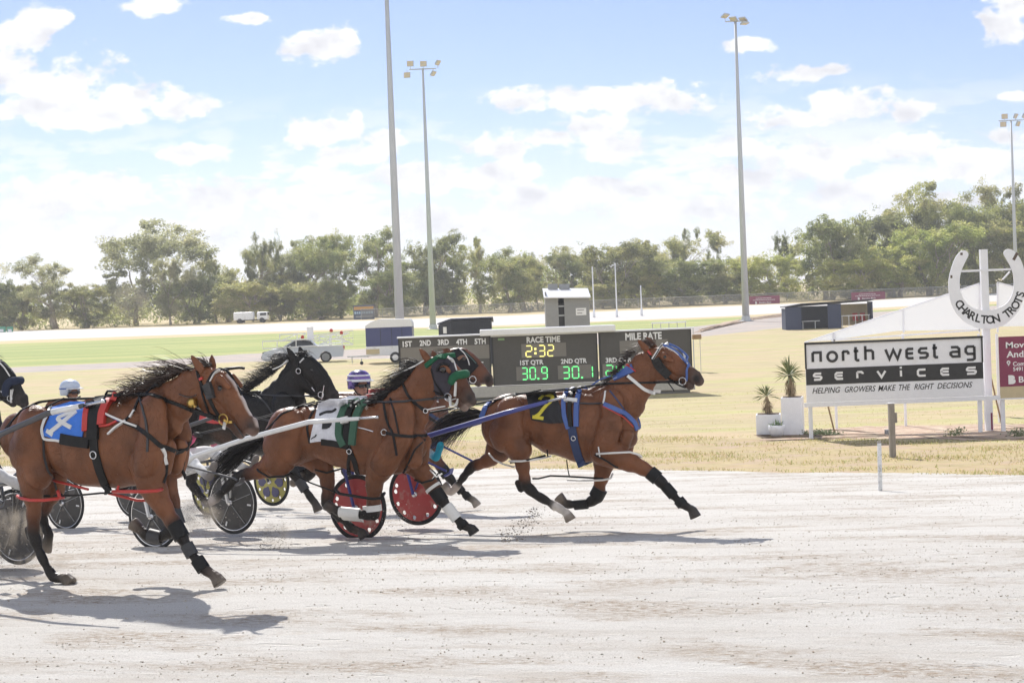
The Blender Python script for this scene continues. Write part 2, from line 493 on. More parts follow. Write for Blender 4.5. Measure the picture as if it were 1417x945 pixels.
M_SAND = sand_material()
M_VERGE = mat('dry_verge', (.46, .38, .22), .95, var=.30, scale=1.3, stretch=(.7, 1.6, 1), col2=(.40, .29, .19), c2=(.52, .66), bump=.03, bscale=22, spec=.1, dirt=((.47, .36, .27), 1.3, .50, .8))
M_MOWN = mat('mown_dry_grass', (.50, .425, .26), .95, var=.24, scale=.55, stretch=(.35, 1.5, 1), col2=(.42, .405, .19), c2=(.49, .62), bump=.03, bscale=24, spec=.1, dirt=((.54, .42, .28), .30, .50, .75))
M_OVAL = mat('green_oval_turf', (.31, .365, .135), .95, var=.16, scale=.10, stretch=(.25, 2.6, 1), col2=(.43, .42, .17), c2=(.48, .62), spec=.1)
M_GRAVEL = mat('gravel', (.40, .37, .35), .95, var=.14, scale=.8, stretch=(.5, 1.5, 1), col2=(.50, .41, .34), c2=(.46, .62), spec=.1)
M_STRAW = mat('dry_straw', (.56, .46, .27), .95, var=.13, scale=.25, stretch=(.3, 2, 1), spec=.1)
M_FTRACK = mat('far_track_sand', (.60, .585, .56), .95, var=.05, scale=.2, stretch=(.1, 1, 1), spec=.1)
M_BARE = mat('bare_pink_soil', (.46, .335, .255), .95, var=.2, scale=3, bump=.02, bscale=30, spec=.1, col2=(.52, .43, .33), c2=(.45, .6))

e1s = bound([(640, 648), (1000, 651), (1417, 657)])
e1 = lambda X: e1s(X) + jit(X, .16, 1.1, 3) + jit(X, .05, 9, 4)
e2s = bound([(640, 608), (1000, 608), (1417, 614)])
e2 = lambda X: e2s(X) + jit(X, .35, .5, 5)
e3 = bound([(0, 517), (200, 508), (330, 501), (480, 497), (560, 496), (960, 467), (1087, 453), (1300, 441)])
e4 = bound([(0, 509), (200, 500), (330, 490), (480, 484), (560, 479), (960, 452), (1033, 443.5), (1087, 438), (1300, 427)])
e5 = bound([(0, 476), (400, 461), (560, 455), (720, 452), (850, 445), (960, 442), (1100, 435), (1417, 419)])
e6 = bound([(0, 472), (250, 463), (500, 455), (700, 450), (1000, 438), (1100, 432), (1417, 415)])
e7 = bound([(0, 459), (250, 452), (500, 444), (700, 437), (1000, 424), (1200, 416), (1417, 404)])
sheet('racetrack', bound(None, -9.0), e1, M_SAND, 60, 420)
sheet('verge', e1, e2, M_VERGE, 14, 700)
sheet('infield_grass', e2, e3, M_MOWN, 40, 300)
sheet('gravel_road', e3, e4, M_GRAVEL, 6)
sheet('oval_lawn', e4, e5, M_OVAL, 30)
sheet('dry_strip', e5, e6, M_STRAW, 4)
sheet('far_racetrack', e6, e7, M_FTRACK, 16)
sheet('paddock', e7, bound(None, 2500.0), M_STRAW, 40)


def patch(name, px, mt, dz=.004, n=10, jitter=.12, seed=1):
    """thin ragged sheet over the ground"""
    q = np.array([G(*p) for p in px]); r = np.random.default_rng(seed)
    # densify outline
    out = []
    for i in range(len(q)):
        a, b = q[i], q[(i + 1) % len(q)]
        for t in np.linspace(0, 1, n, endpoint=False): out.append(a * (1 - t) + b * t + np.array([r.normal(0, jitter), r.normal(0, jitter), 0]))
    out = np.array(out); c = out.mean(0)
    V = [np.array([c[0], c[1], tz(c[1]) + dz])]; Fc = []
    rings = 6
    for k in range(1, rings + 1):
        for p in out:
            x = c + (p - c) * k / rings; V.append([x[0], x[1], tz(x[1]) + dz])
    m_ = len(out)
    for j in range(m_): Fc.append((0, 1 + j, 1 + (j + 1) % m_))
    for k in range(rings - 1):
        for j in range(m_):
            a = 1 + k * m_; Fc.append((a + j, a + m_ + j, a + m_ + (j + 1) % m_, a + (j + 1) % m_))
    return tag(mesh_obj(name, V, Fc, mt, smooth=True), kind='structure')


patch('bare_soil', [(1040, 602), (1100, 596), (1200, 590), (1417, 587), (1500, 590), (1500, 611), (1400, 610), (1250, 607), (1150, 608), (1060, 610)], M_BARE, dz=.006, seed=2)
patch('bare_soil', [(955, 462), (1000, 452), (1033, 440), (1090, 432), (1180, 428), (1060, 437), (1010, 444), (980, 452)], M_BARE, dz=.01, jitter=.3, seed=5)

# grass tufts of the verge (uncountable)
def blades(name, n, xr, yr, fy0, fy1, hh, cols, seed, clump=.5):
    r = np.random.default_rng(seed)
    X = r.uniform(*xr, n * 3); Y = r.uniform(*yr, n * 3)
    f = np.sin(X * .9 + np.sin(Y * 1.3) * 2) + np.sin(X * 2.7 + 1.3 * Y) * .7 + np.sin(Y * 3.1 - X * .4) * .6 + r.normal(0, .8, n * 3)
    ok = (Y > fy0(X)) & (Y < fy1(X)) & (f > clump)
    X, Y = X[ok][:n], Y[ok][:n]; n = len(X)
    h = r.uniform(*hh, n); a = r.uniform(0, 6.28, n); w = r.uniform(.006, .014, n); lx, ly = r.normal(0, .5, n) * h, r.normal(0, .5, n) * h
    Z = tz(Y)
    V = np.empty((n * 3, 3))
    V[0::3] = np.stack([X - np.cos(a) * w, Y - np.sin(a) * w, Z - .005], 1)
    V[1::3] = np.stack([X + np.cos(a) * w, Y + np.sin(a) * w, Z - .005], 1)
    V[2::3] = np.stack([X + lx, Y + ly, Z + h], 1)
    me = bpy.data.meshes.new(name)
    me.vertices.add(n * 3); me.vertices.foreach_set('co', V.ravel())
    me.loops.add(n * 3); me.loops.foreach_set('vertex_index', np.arange(n * 3, dtype=np.int32))
    me.polygons.add(n); me.polygons.foreach_set('loop_start', np.arange(0, n * 3, 3, dtype=np.int32))
    me.update()
    c = np.array(cols)[r.integers(0, len(cols), n)] * r.uniform(.8, 1.2, (n, 1))
    at = me.color_attributes.new('Col', 'FLOAT_COLOR', 'POINT')
    at.data.foreach_set('color', np.concatenate([np.repeat(c, 3, 0), np.ones((n * 3, 1))], 1).ravel().astype(np.float32))
    me.materials.append(M_BLADE)
    o = bpy.data.objects.new(name, me); COL.objects.link(o)
    return tag(o, kind='stuff')


def blade_material():
    mt, nt, b = principled('grass_blade'); N, L = nt.nodes.new, nt.links.new
    at = N('ShaderNodeAttribute'); at.attribute_name = 'Col'; L(at.outputs['Color'], b.inputs['Base Color']); b.inputs['Roughness'].default_value = .9
    tr = N('ShaderNodeBsdfTranslucent'); L(at.outputs['Color'], tr.inputs[0]); ms = N('ShaderNodeMixShader'); ms.inputs[0].default_value = .55
    L(b.outputs[0], ms.inputs[1]); L(tr.outputs[0], ms.inputs[2]); L(ms.outputs[0], nt.nodes['Material Output'].inputs[0]); return mt


M_BLADE = blade_material()
M_GRAIN = mat('sand_grain', (1, 1, 1), .95, var=.05, attr='Col', spec=.1)
blades('verge_grass', 120000, (-26, 26), (22, 46), lambda X: e1s(X) - .15, lambda X: e2s(X) + .8, (.015, .06), [(.50, .41, .21), (.46, .39, .19), (.38, .37, .15), (.54, .44, .26), (.33, .35, .13)], 11, .55)
blades('mown_grass', 30000, (-30, 30), (30, 62), lambda X: e2s(X) + .3, lambda X: e2s(X) + 22, (.01, .03), [(.50, .43, .18), (.44, .42, .15), (.40, .42, .14), (.55, .46, .24)], 12, .2)


def grains(name, n, gen, size, cols, seed, mt=None):
    """loose clods and grains as small lumps, one mesh"""
    r = np.random.default_rng(seed)
    C = gen(r, n); n = len(C)
    oct_ = np.array([(1, 0, 0), (-1, 0, 0), (0, 1, 0), (0, -1, 0), (0, 0, .7), (0, 0, -.7)], float)
    tri = np.array([(0, 2, 4), (2, 1, 4), (1, 3, 4), (3, 0, 4), (2, 0, 5), (1, 2, 5), (3, 1, 5), (0, 3, 5)])
    s = size[0] * (size[1] / size[0]) ** (r.random(n) ** 2.2)
    V = (oct_[None] * r.uniform(.5, 1.3, (n, 6, 3))) * s[:, None, None]
    a = r.uniform(0, 6.28, n); ca, sa = np.cos(a), np.sin(a)
    V = np.stack([V[..., 0] * ca[:, None] - V[..., 1] * sa[:, None], V[..., 0] * sa[:, None] + V[..., 1] * ca[:, None], V[..., 2]], -1) + C[:, None, :]
    Fi = (tri[None] + (np.arange(n) * 6)[:, None, None]).reshape(-1, 3)
    me = bpy.data.meshes.new(name)
    me.vertices.add(n * 6); me.vertices.foreach_set('co', V.reshape(-1))
    me.loops.add(len(Fi) * 3); me.loops.foreach_set('vertex_index', Fi.ravel().astype(np.int32))
    me.polygons.add(len(Fi)); me.polygons.foreach_set('loop_start', np.arange(0, len(Fi) * 3, 3, dtype=np.int32)); me.update()
    c = np.array(cols)[r.integers(0, len(cols), n)] * r.uniform(.75, 1.2, (n, 1))
    at = me.color_attributes.new('Col', 'FLOAT_COLOR', 'POINT')
    at.data.foreach_set('color', np.concatenate([np.repeat(c, 6, 0), np.ones((n * 6, 1))], 1).ravel().astype(np.float32))
    me.materials.append(mt or M_GRAIN)
    o = bpy.data.objects.new(name, me); COL.objects.link(o)
    return tag(o, kind='stuff')


def gen_track(r, n):
    # clods lie in drifts along the running direction
    nc = 420
    cy = r.uniform(6.5, 27, nc); cx = (r.uniform(-.36, .36, nc)) * (cy + 3)
    i = r.integers(0, nc, n); L_ = r.normal(0, .55, n); S = r.normal(0, .07, n)
    far = r.random(n) < .35
    x = cx[i] + L_ * math.cos(HEAD) ; y = cy[i] - L_ * math.sin(HEAD) + S
    y = np.where(far, r.uniform(6.5, 27, n), y); x = np.where(far, r.uniform(-.4, .4, n) * (y + 3), x)
    ok = y < e1s(x)
    return np.stack([x, y, tz(y) + .002], 1)[ok]


grains('loose_sand', 30000, gen_track, (.002, .0105), [(.54, .49, .42), (.46, .39, .31), (.60, .56, .49), (.40, .33, .26), (.58, .53, .46)], 21)


def gen_spray(p0, p1, spread, n0, lo=0.0):
    a, b = np.array(p0), np.array(p1)
    def g(r, n):
        t = r.random(n) ** 1.3
        c = a[None] * (1 - t[:, None]) + b[None] * t[:, None]
        s = spread * (.35 + 1.0 * (1 - np.abs(t - .4)))
        C = c + r.normal(0, 1, (n, 3)) * np.stack([s, s * .8, s * .8], 1)
        g_ = tz(C[:, 1]); C[:, 2] = np.maximum(C[:, 2], g_ + .004)
        return C
    return g


SPR = [(.42, .37, .31), (.30, .25, .20), (.5, .46, .41), (.24, .20, .16)]
grains('kicked_up_sand', 700, gen_spray(P(700, 748, 16.4), P(748, 705, 17.0), .05, 0), (.003, .013), SPR, 31)
grains('kicked_up_sand', 1500, gen_spray(P(-6, 770, 14.9), P(24, 690, 15.0), .12, 0), (.002, .009), SPR, 32)
grains('kicked_up_sand', 700, gen_spray(P(378, 762, 16.6), P(372, 735, 16.8), .09, 0), (.002, .009), SPR, 33)
grains('kicked_up_sand', 800, gen_spray(P(262, 725, 16.6), P(280, 688, 17.2), .13, 0), (.002, .009), SPR, 34)
grains('kicked_up_sand', 500, gen_spray(P(540, 735, 16.4), P(548, 705, 16.8), .10, 0), (.002, .009), SPR, 35)

def dust_puff(px, py, Y, size, dens, seed):
    mt = bpy.data.materials.new('dust_cloud'); mt.use_nodes = True; nt = mt.node_tree; nt.nodes.clear(); N, L = nt.nodes.new, nt.links.new
    o = N('ShaderNodeOutputMaterial'); v = N('ShaderNodeVolumePrincipled'); v.inputs['Color'].default_value = (.80, .70, .58, 1); v.inputs['Anisotropy'].default_value = .2
    tc = N('ShaderNodeTexCoord'); mp = N('ShaderNodeMapping'); mp.inputs['Location'].default_value = (-.5, -.5, -.5); L(tc.outputs['Generated'], mp.inputs[0])
    ln = N('ShaderNodeVectorMath'); ln.operation = 'LENGTH'; L(mp.outputs[0], ln.inputs[0])
    m1 = N('ShaderNodeMapRange'); m1.interpolation_type = 'SMOOTHSTEP'; L(ln.outputs['Value'], m1.inputs[0]); m1.inputs[1].default_value = .5; m1.inputs[2].default_value = .08
    nz = N('ShaderNodeTexNoise'); nz.inputs['Scale'].default_value = 5; nz.inputs['Detail'].default_value = 4; L(tc.outputs['Generated'], nz.inputs[0])
    m2 = N('ShaderNodeMapRange'); L(nz.outputs[0], m2.inputs[0]); m2.inputs[1].default_value = .42; m2.inputs[2].default_value = .66
    a = N('ShaderNodeMath'); a.operation = 'MULTIPLY'; L(m1.outputs[0], a.inputs[0]); L(m2.outputs[0], a.inputs[1])
    b = N('ShaderNodeMath'); b.operation = 'MULTIPLY'; L(a.outputs[0], b.inputs[0]); b.inputs[1].default_value = dens; L(b.outputs[0], v.inputs['Density']); L(v.outputs[0], o.inputs['Volume'])
    p = P(px, py, Y); p[2] = max(p[2], tz(Y) + size[2] / 2 + .01)
    q = MB().lathe([(.5 * math.sin(t), -.5 * math.cos(t)) for t in np.linspace(.02, math.pi - .02, 9)], 16)
    q.V = [(x * size[0], y * size[1], z * size[2]) for x, y, z in q.V]
    tag(q.build('dust', mt, None, True, p), kind='stuff')


dust_puff(6, 742, 15.1, (.95, .6, .62), 13.0, 1)
dust_puff(60, 780, 14.6, (.8, .5, .22), 6.0, 4)
dust_puff(380, 748, 16.8, (.5, .4, .26), 6.0, 5)
dust_puff(272, 712, 17.8, (.7, .5, .42), 9.0, 2)
dust_puff(182, 430, 246, (9, 5, 7.0), .16, 3)

# ------------------------------------------------------------------ trees
M_BARK = mat('gum_bark', (.36, .30, .24), .9, var=.25, scale=1.5, stretch=(1, 1, .25), col2=(.52, .46, .39), c2=(.5, .6), spec=.2)


def leaf_material():
    mt, nt, b = principled('gum_leaves'); N, L = nt.nodes.new, nt.links.new
    at = N('ShaderNodeAttribute'); at.attribute_name = 'Col'
    oi = N('ShaderNodeObjectInfo')
    hs = N('ShaderNodeHueSaturation')
    m1 = N('ShaderNodeMapRange'); L(oi.outputs['Random'], m1.inputs[0]); m1.inputs[3].default_value = .475; m1.inputs[4].default_value = .515
    m2 = N('ShaderNodeMapRange'); L(oi.outputs['Random'], m2.inputs[0]); m2.inputs[3].default_value = 2.25; m2.inputs[4].default_value = 1.75
    L(m1.outputs[0], hs.inputs['Hue']); L(m2.outputs[0], hs.inputs['Value']); L(at.outputs['Color'], hs.inputs['Color'])
    L(hs.outputs[0], b.inputs['Base Color']); b.inputs['Roughness'].default_value = .5; b.inputs['Specular IOR Level'].default_value = .35
    tr = N('ShaderNodeBsdfTranslucent'); gl = N('ShaderNodeVectorMath'); gl.operation = 'MULTIPLY'; gl.inputs[1].default_value = (1.55, 1.5, 1.15); L(hs.outputs[0], gl.inputs[0]); L(gl.outputs[0], tr.inputs[0])
    ms = N('ShaderNodeMixShader'); ms.inputs[0].default_value = .55
    L(b.outputs[0], ms.inputs[1]); L(tr.outputs[0], ms.inputs[2])
    L(ms.outputs[0], nt.nodes['Material Output'].inputs[0])
    return mt


M_LEAF = leaf_material()
LEAFC = {'olive': [(.135, .150, .062), (.155, .165, .070), (.100, .116, .050), (.185, .185, .095)],
         'grey': [(.150, .160, .095), (.170, .175, .110), (.120, .130, .075), (.20, .20, .135)],
         'dark': [(.095, .108, .050), (.115, .125, .058), (.080, .092, .044), (.145, .150, .072)],
         'bright': [(.150, .180, .060), (.17, .195, .070), (.12, .145, .050), (.20, .21, .09)]}


def tree_geo(h, w, kind, seed):
    """gum tree, returns trunk MB and leaf arrays; kinds: tall (open, tiered), round (dense), spread (low wide), bush"""
    r = np.random.default_rng(seed); tr = MB(); clumps = []

    def limb(p, d, ln, rad, depth, reach):
        pts, rr = [np.array(p)], [rad]; d = np.array(d, float); n = 5
        for i in range(n):
            d = d + r.normal(0, .16, 3); d[2] += .05; d /= np.linalg.norm(d)
            pts.append(pts[-1] + d * ln / n); rr.append(rad * (1 - .62 * (i + 1) / n))
        tr.tube(pts, rr, 6 if depth < 2 else 4)
        if depth >= reach:
            clumps.append((pts[-1], ln)); 
            if r.random() < .6: clumps.append((pts[3] + r.normal(0, .25, 3), ln * .8))
            return
        kids = 3 if depth == 0 else r.integers(2, 4)
        for q in range(kids):
            a = r.uniform(0, 6.28); tilt = r.uniform(.35, .95) if kind != 'tall' else r.uniform(.25, .8)
            nd = d * math.cos(tilt) + np.array([math.cos(a), math.sin(a), .25]) * math.sin(tilt)
            limb(pts[-1] if q < 2 else pts[3], nd, ln * r.uniform(.55, .78), rr[-1 if q < 2 else 3] * .85, depth + 1, reach)
    if kind == 'bush':
        for q in range(4):
            a = r.uniform(0, 6.28); limb((r.normal(0, w * .12), r.normal(0, w * .12), 0), (math.cos(a) * .5, math.sin(a) * .5, .8), h * .5, .07, 1, 2)
    else:
        base = {'tall': .46, 'round': .26, 'spread': .30}[kind]
        rt = .028 * h * r.uniform(.8, 1.1)
        nst = 1 if kind == 'tall' or r.random() < .5 else 2
        for q in range(nst):
            lean = r.normal(0, .10, 2) if nst == 1 else r.normal(0, .28, 2)
            limb((r.normal(0, .15) * (nst - 1), r.normal(0, .15) * (nst - 1), -.15), (lean[0], lean[1], 1), h * base, rt / nst ** .5, 0, 3)
    C = np.array([c for c, _ in clumps]); S = np.array([s for _, s in clumps])
    # fit clump cloud to the wanted crown
    top, zmin = C[:, 2].max(), C[:, 2].min()
    z0 = {'tall': .14, 'round': .08, 'spread': .30, 'bush': .10}[kind] * h
    V = np.array(tr.V)
    sc = np.array([w / max(.1, np.ptp(C[:, 0])), w / max(.1, np.ptp(C[:, 1])), h * .93 / top])
    V *= sc; C = C * sc
    tr.V = [tuple(v) for v in V]
    if True:
        # fill the lower and inner crown
        n = {'round': 80, 'bush': 12, 'tall': 44, 'spread': 40}[kind]
        ph = r.uniform(0, 6.28, n); zz = r.uniform(z0, h * (.86 if kind == 'round' else .78), n); rr_ = w * (.46 if kind == 'round' else .30) * np.sqrt(r.random(n)) * np.sin(np.clip((zz / h), .12, .95) * math.pi) ** .5
        C = np.concatenate([C, np.stack([np.cos(ph) * rr_, np.sin(ph) * rr_, zz], 1)]); S = np.concatenate([S, np.full(n, S.mean())])
    return tr, C


def tree_leaves(h, w, kind, C, pal, seed):
    r = np.random.default_rng(seed + 99)
    dens = {'tall': 300, 'round': 260, 'spread': 170, 'bush': 150}[kind]
    sz = {'tall': .115, 'round': .135, 'spread': .12, 'bush': .20}[kind] * (h if kind != 'bush' else 3.2) * .62
    n = len(C)
    cs = sz * r.uniform(.65, 1.5, n)
    idx = np.repeat(np.arange(n), (dens * r.uniform(.6, 1.4, n)).astype(int)); k = len(idx)
    d = r.normal(0, 1, (k, 3)); d /= np.linalg.norm(d, axis=1)[:, None]
    rad = r.random(k) ** .45
    sub = r.normal(0, .48, (n, 6, 3)); off = sub[idx, r.integers(0, 6, k)]
    pos = C[idx] + (d * rad[:, None] * .58 + off) * cs[idx][:, None] * np.array([1.0, 1.0, .80])
    # leaf sprays: slim hanging quads
    L_ = r.uniform(.18, .40, k); Wd = L_ * r.uniform(.28, .5, k)
    ax = r.normal(0, 1, (k, 3)); ax[:, 2] -= .5; ax /= np.linalg.norm(ax, axis=1)[:, None]
    sd = np.cross(ax, r.normal(0, 1, (k, 3))); sd /= np.linalg.norm(sd, axis=1)[:, None]
    A = pos - ax * L_[:, None] * .5; B = pos + ax * L_[:, None] * .5
    V = np.empty((k * 4, 3)); V[0::4] = A; V[1::4] = pos + sd * Wd[:, None] * .5; V[2::4] = B; V[3::4] = pos - sd * Wd[:, None] * .5
    c = np.array(LEAFC[pal])[r.integers(0, 4, n)][idx] * r.uniform(.7, 1.3, (k, 1))
    return V, np.repeat(c, 4, 0)


def quads_mesh(name, V, c, mt):
    k = len(V) // 4; me = bpy.data.meshes.new(name)
    me.vertices.add(k * 4); me.vertices.foreach_set('co', V.ravel())
    me.loops.add(k * 4); me.loops.foreach_set('vertex_index', np.arange(k * 4, dtype=np.int32))
    me.polygons.add(k); me.polygons.foreach_set('loop_start', np.arange(0, k * 4, 4, dtype=np.int32)); me.update()
    at = me.color_attributes.new('Col', 'FLOAT_COLOR', 'POINT')
    at.data.foreach_set('color', np.concatenate([c, np.ones((k * 4, 1))], 1).ravel().astype(np.float32))
    me.materials.append(mt)
    return me


PROTO = {}
def proto(kind, pal, var):
    key = (kind, pal, var)
    if key not in PROTO:
        hh, ww = {'tall': (14, 9), 'round': (11, 9), 'spread': (9, 10), 'bush': (3.2, 4)}[kind]
        tr, C = tree_geo(hh, ww, kind, 100 + var * 7 + len(kind))
        V, c = tree_leaves(hh, ww, kind, C, pal, var + 5)
        tm = bpy.data.meshes.new('trunk'); tm.from_pydata(tr.V, [], tr.F); tm.materials.append(M_BARK)
        tm.polygons.foreach_set('use_smooth', np.ones(len(tm.polygons), dtype=bool)); tm.update()
        lm = quads_mesh('crown', V, c, M_LEAF)
        top = V[:, 2].max(); wid = np.percentile(np.abs(V[:, 0]), 98) * 2
        PROTO[key] = (tm, lm, top, wid)
    return PROTO[key]


def plant_tree(kind, pal, var, px, top_px, width_px, Y, label, name='gum_tree', cat='tree', group='gum trees beyond the far racetrack', rz=None):
    tm, lm, top, wid = proto(kind, pal, var)
    p = P(px, top_px, Y); g = float(tz(Y)); hgt = p[2] - g
    s = hgt / top; sw = width_px * Y / F / wid
    o = empty(name, (p[0], Y, g), rz if rz is not None else (px * 1.7) % 6.28, label, cat, group)
    for nm, me in (('trunk', tm), ('crown', lm)):
        c = bpy.data.objects.new(nm, me); COL.objects.link(c); c.parent = o
    o.scale = (sw, sw, s)
    return o


# photo x, crown top y, width, kind, palette, variant, depth, label
TREES = [
    (-10, 378, 70, 'round', 'dark', 1, 262, 'dark round gum cut by the left edge of the photo'),
    (28, 388, 60, 'round', 'dark', 0, 268, 'squat dark gum just right of the left edge, beside the green boards'),
    (72, 350, 78, 'tall', 'grey', 0, 266, 'grey open-topped gum between the left edge and the tallest dusty gum'),
    (118, 392, 70, 'round', 'dark', 2, 262, 'low dark gum at the left foot of the tallest dusty gum'),
    (182, 300, 128, 'tall', 'grey', 1, 270, 'tallest dusty grey gum of the left half, broad tiered crown above the dust'),
    (232, 352, 84, 'tall', 'grey', 2, 262, 'thin grey gum at the right shoulder of the tallest dusty gum'),
    (268, 372, 74, 'round', 'olive', 1, 268, 'dense gum under the gap right of the tallest dusty gum'),
    (296, 345, 66, 'tall', 'olive', 3, 270, 'open gum with small flat tufts, second left of the thin-stemmed gum'),
    (345, 318, 78, 'tall', 'dark', 4, 266, 'thin-stemmed gum topped by one small floating tuft, behind the white van'),
    (330, 385, 76, 'round', 'olive', 2, 258, 'rounded olive gum right behind the white van'),
    (386, 372, 66, 'round', 'dark', 0, 270, 'dark gum filling the gap right of the white van'),
    (425, 313, 82, 'tall', 'olive', 5, 268, 'tall forked gum right of the white van with high tufted crown'),
    (468, 325, 70, 'tall', 'olive', 1, 262, 'tall olive gum immediately left of the blue and orange billboard'),
    (512, 314, 86, 'tall', 'olive', 0, 270, 'tall gum leaning above the blue and orange billboard'),
    (448, 382, 70, 'round', 'olive', 1, 258, 'lower bushy gum left of the blue and orange billboard'),
    (550, 372, 70, 'round', 'olive', 2, 262, 'bushy gum right behind the tallest grey light pole'),
    (584, 315, 88, 'tall', 'dark', 2, 266, 'broad tall gum behind the second light pole, dark under its crown'),
    (610, 362, 60, 'round', 'dark', 1, 270, 'dark gum showing right of the second light pole'),
    (660, 325, 80, 'tall', 'olive', 3, 266, 'gum with bare white branches low on its trunk, above the dark blue shed'),
    (702, 352, 74, 'round', 'olive', 0, 262, 'olive gum left of the grey timing box'),
    (742, 346, 72, 'tall', 'olive', 4, 270, 'loose gum standing over the left side of the grey timing box'),
    (788, 342, 66, 'tall', 'dark', 5, 266, 'dark gum standing over the right side of the grey timing box'),
    (846, 330, 84, 'round', 'dark', 2, 264, 'big dark gum with a flat top behind the white goal posts'),
    (836, 388, 50, 'round', 'olive', 1, 256, 'low olive gum between the tall goal posts'),
    (892, 362, 70, 'round', 'bright', 0, 262, 'bright green gum behind the shortest goal post'),
    (930, 318, 80, 'tall', 'olive', 0, 270, 'tall thin-topped gum right of the goal posts'),
    (986, 312, 84, 'tall', 'grey', 3, 268, 'tall gum with sparse spiky top left of the third light pole'),
    (955, 352, 92, 'round', 'olive', 2, 258, 'wide olive gum in front of the thin-topped gums by the goal posts'),
    (1006, 372, 60, 'round', 'olive', 1, 260, 'rounded gum at the left side of the third light pole'),
    (1072, 344, 76, 'round', 'bright', 1, 256, 'bright clumpy gum just right of the third light pole'),
    (1085, 318, 44, 'tall', 'dark', 2, 270, 'dark gum top peeping over the clumpy gum by the third light pole'),
    (1142, 296, 96, 'round', 'olive', 0, 258, 'large brownish olive gum above the left maroon banner'),
    (1176, 352, 80, 'round', 'bright', 2, 250, 'low leafy gum above the blue shelter'),
    (1222, 280, 84, 'round', 'dark', 1, 264, 'dark-topped gum above the right maroon banner'),
    (1240, 335, 84, 'round', 'bright', 0, 252, 'pale green gum right of the right maroon banner'),
    (1292, 250, 88, 'tall', 'olive', 1, 266, 'gum with sparse stick-like crown rising between shelter and horseshoe'),
    (1282, 305, 92, 'round', 'bright', 2, 254, 'wide green gum left of the white horseshoe'),
    (1348, 264, 90, 'round', 'olive', 1, 258, 'tall dense gum above the centre post of the white horseshoe'),
    (1402, 240, 92, 'tall', 'dark', 5, 268, 'tall dark gum behind the fourth light pole'),
    (1398, 300, 96, 'round', 'olive', 2, 254, 'dense gum low behind the fourth light pole'),
    (312, 350, 70, 'tall', 'olive', 5, 274, 'slim olive gum in the second row left of the thin-stemmed gum'),
    (372, 338, 70, 'tall', 'olive', 2, 274, 'slim gum in the second row over the right end of the white truck'),
    (400, 330, 60, 'tall', 'grey', 1, 272, 'grey slim gum left of the tall forked gum'),
    (447, 326, 62, 'tall', 'olive', 2, 274, 'slim gum between the tall forked gum and the billboard'),
    (545, 326, 64, 'tall', 'olive', 5, 274, 'gum crown showing round both sides of the tallest light pole'),
    (624, 338, 62, 'tall', 'olive', 1, 272, 'slim gum right of the second light pole above the blue shed'),
    (722, 340, 64, 'tall', 'olive', 0, 274, 'slim gum in the second row left of the timing box'),
    (768, 340, 60, 'tall', 'grey', 1, 276, 'grey gum crown directly above the timing box roof'),
    (815, 345, 60, 'tall', 'olive', 2, 274, 'slim gum right above the goal post nearest the timing box'),
    (903, 335, 62, 'tall', 'olive', 1, 274, 'slim gum rising over the bright gum behind the shortest goal post'),
    (1040, 352, 60, 'tall', 'olive', 2, 274, 'slim gum just right of the third light pole top foliage'),
    (1452, 262, 100, 'round', 'olive', 0, 258, 'dense gum cut by the right edge of the photo'),
]
for (px, ty, wp, kd, pl, vr, Y, lb) in TREES:
    plant_tree(kd, pl, vr, px, ty, wp * 1.16, Y, lb)

# the wood further back and the scrub under the gums read as masses
def mass(name, n, gen, pal, seed, ls=(.3, .7)):
    r = np.random.default_rng(seed)
    pos, cid = gen(r, n); k = len(pos)
    L_ = r.uniform(*ls, k); ax = r.normal(0, 1, (k, 3)); ax /= np.linalg.norm(ax, axis=1)[:, None]
    sd = np.cross(ax, r.normal(0, 1, (k, 3))); sd /= np.linalg.norm(sd, axis=1)[:, None]
    V = np.empty((k * 4, 3)); V[0::4] = pos - ax * L_[:, None] * .5; V[1::4] = pos + sd * L_[:, None] * .25; V[2::4] = pos + ax * L_[:, None] * .5; V[3::4] = pos - sd * L_[:, None] * .25
    c = np.array(LEAFC[pal])[cid % 4] * r.uniform(.7, 1.3, (k, 1))
    o = bpy.data.objects.new(name, quads_mesh(name, V, np.repeat(c, 4, 0), M_LEAF)); COL.objects.link(o)
    return tag(o, kind='stuff')


def gen_wood(r, n):
    m_ = 360
    cx = r.uniform(-165, 150, m_); cy = r.uniform(274, 310, m_)
    hh = 6.4 + 1.3 * np.sin(cx * .12 + 1) + 1.0 * np.sin(cx * .31) + np.clip((cx - 30) * .11, 0, 6) + r.normal(0, .8, m_)
    i = r.integers(0, m_, n); t = r.random(n)
    d = r.normal(0, 1, (n, 3)); d /= np.linalg.norm(d, axis=1)[:, None]
    pos = np.stack([cx[i] + d[:, 0] * 3.0, cy[i] + d[:, 1] * 3, tz(cy[i]) + hh[i] * (.5 + .5 * d[:, 2] * t ** .4)], 1)
    return pos, i


def gen_scrub(r, n):
    m_ = 200
    cx = r.uniform(-150, 140, m_); cy = r.uniform(256, 276, m_); hh = r.uniform(.5, 1.9, m_)
    i = r.integers(0, m_, n); d = r.normal(0, 1, (n, 3)); d /= np.linalg.norm(d, axis=1)[:, None]
    pos = np.stack([cx[i] + d[:, 0] * hh[i] * .8, cy[i] + d[:, 1], tz(cy[i]) + hh[i] * (.5 + .5 * d[:, 2])], 1)
    return pos, i


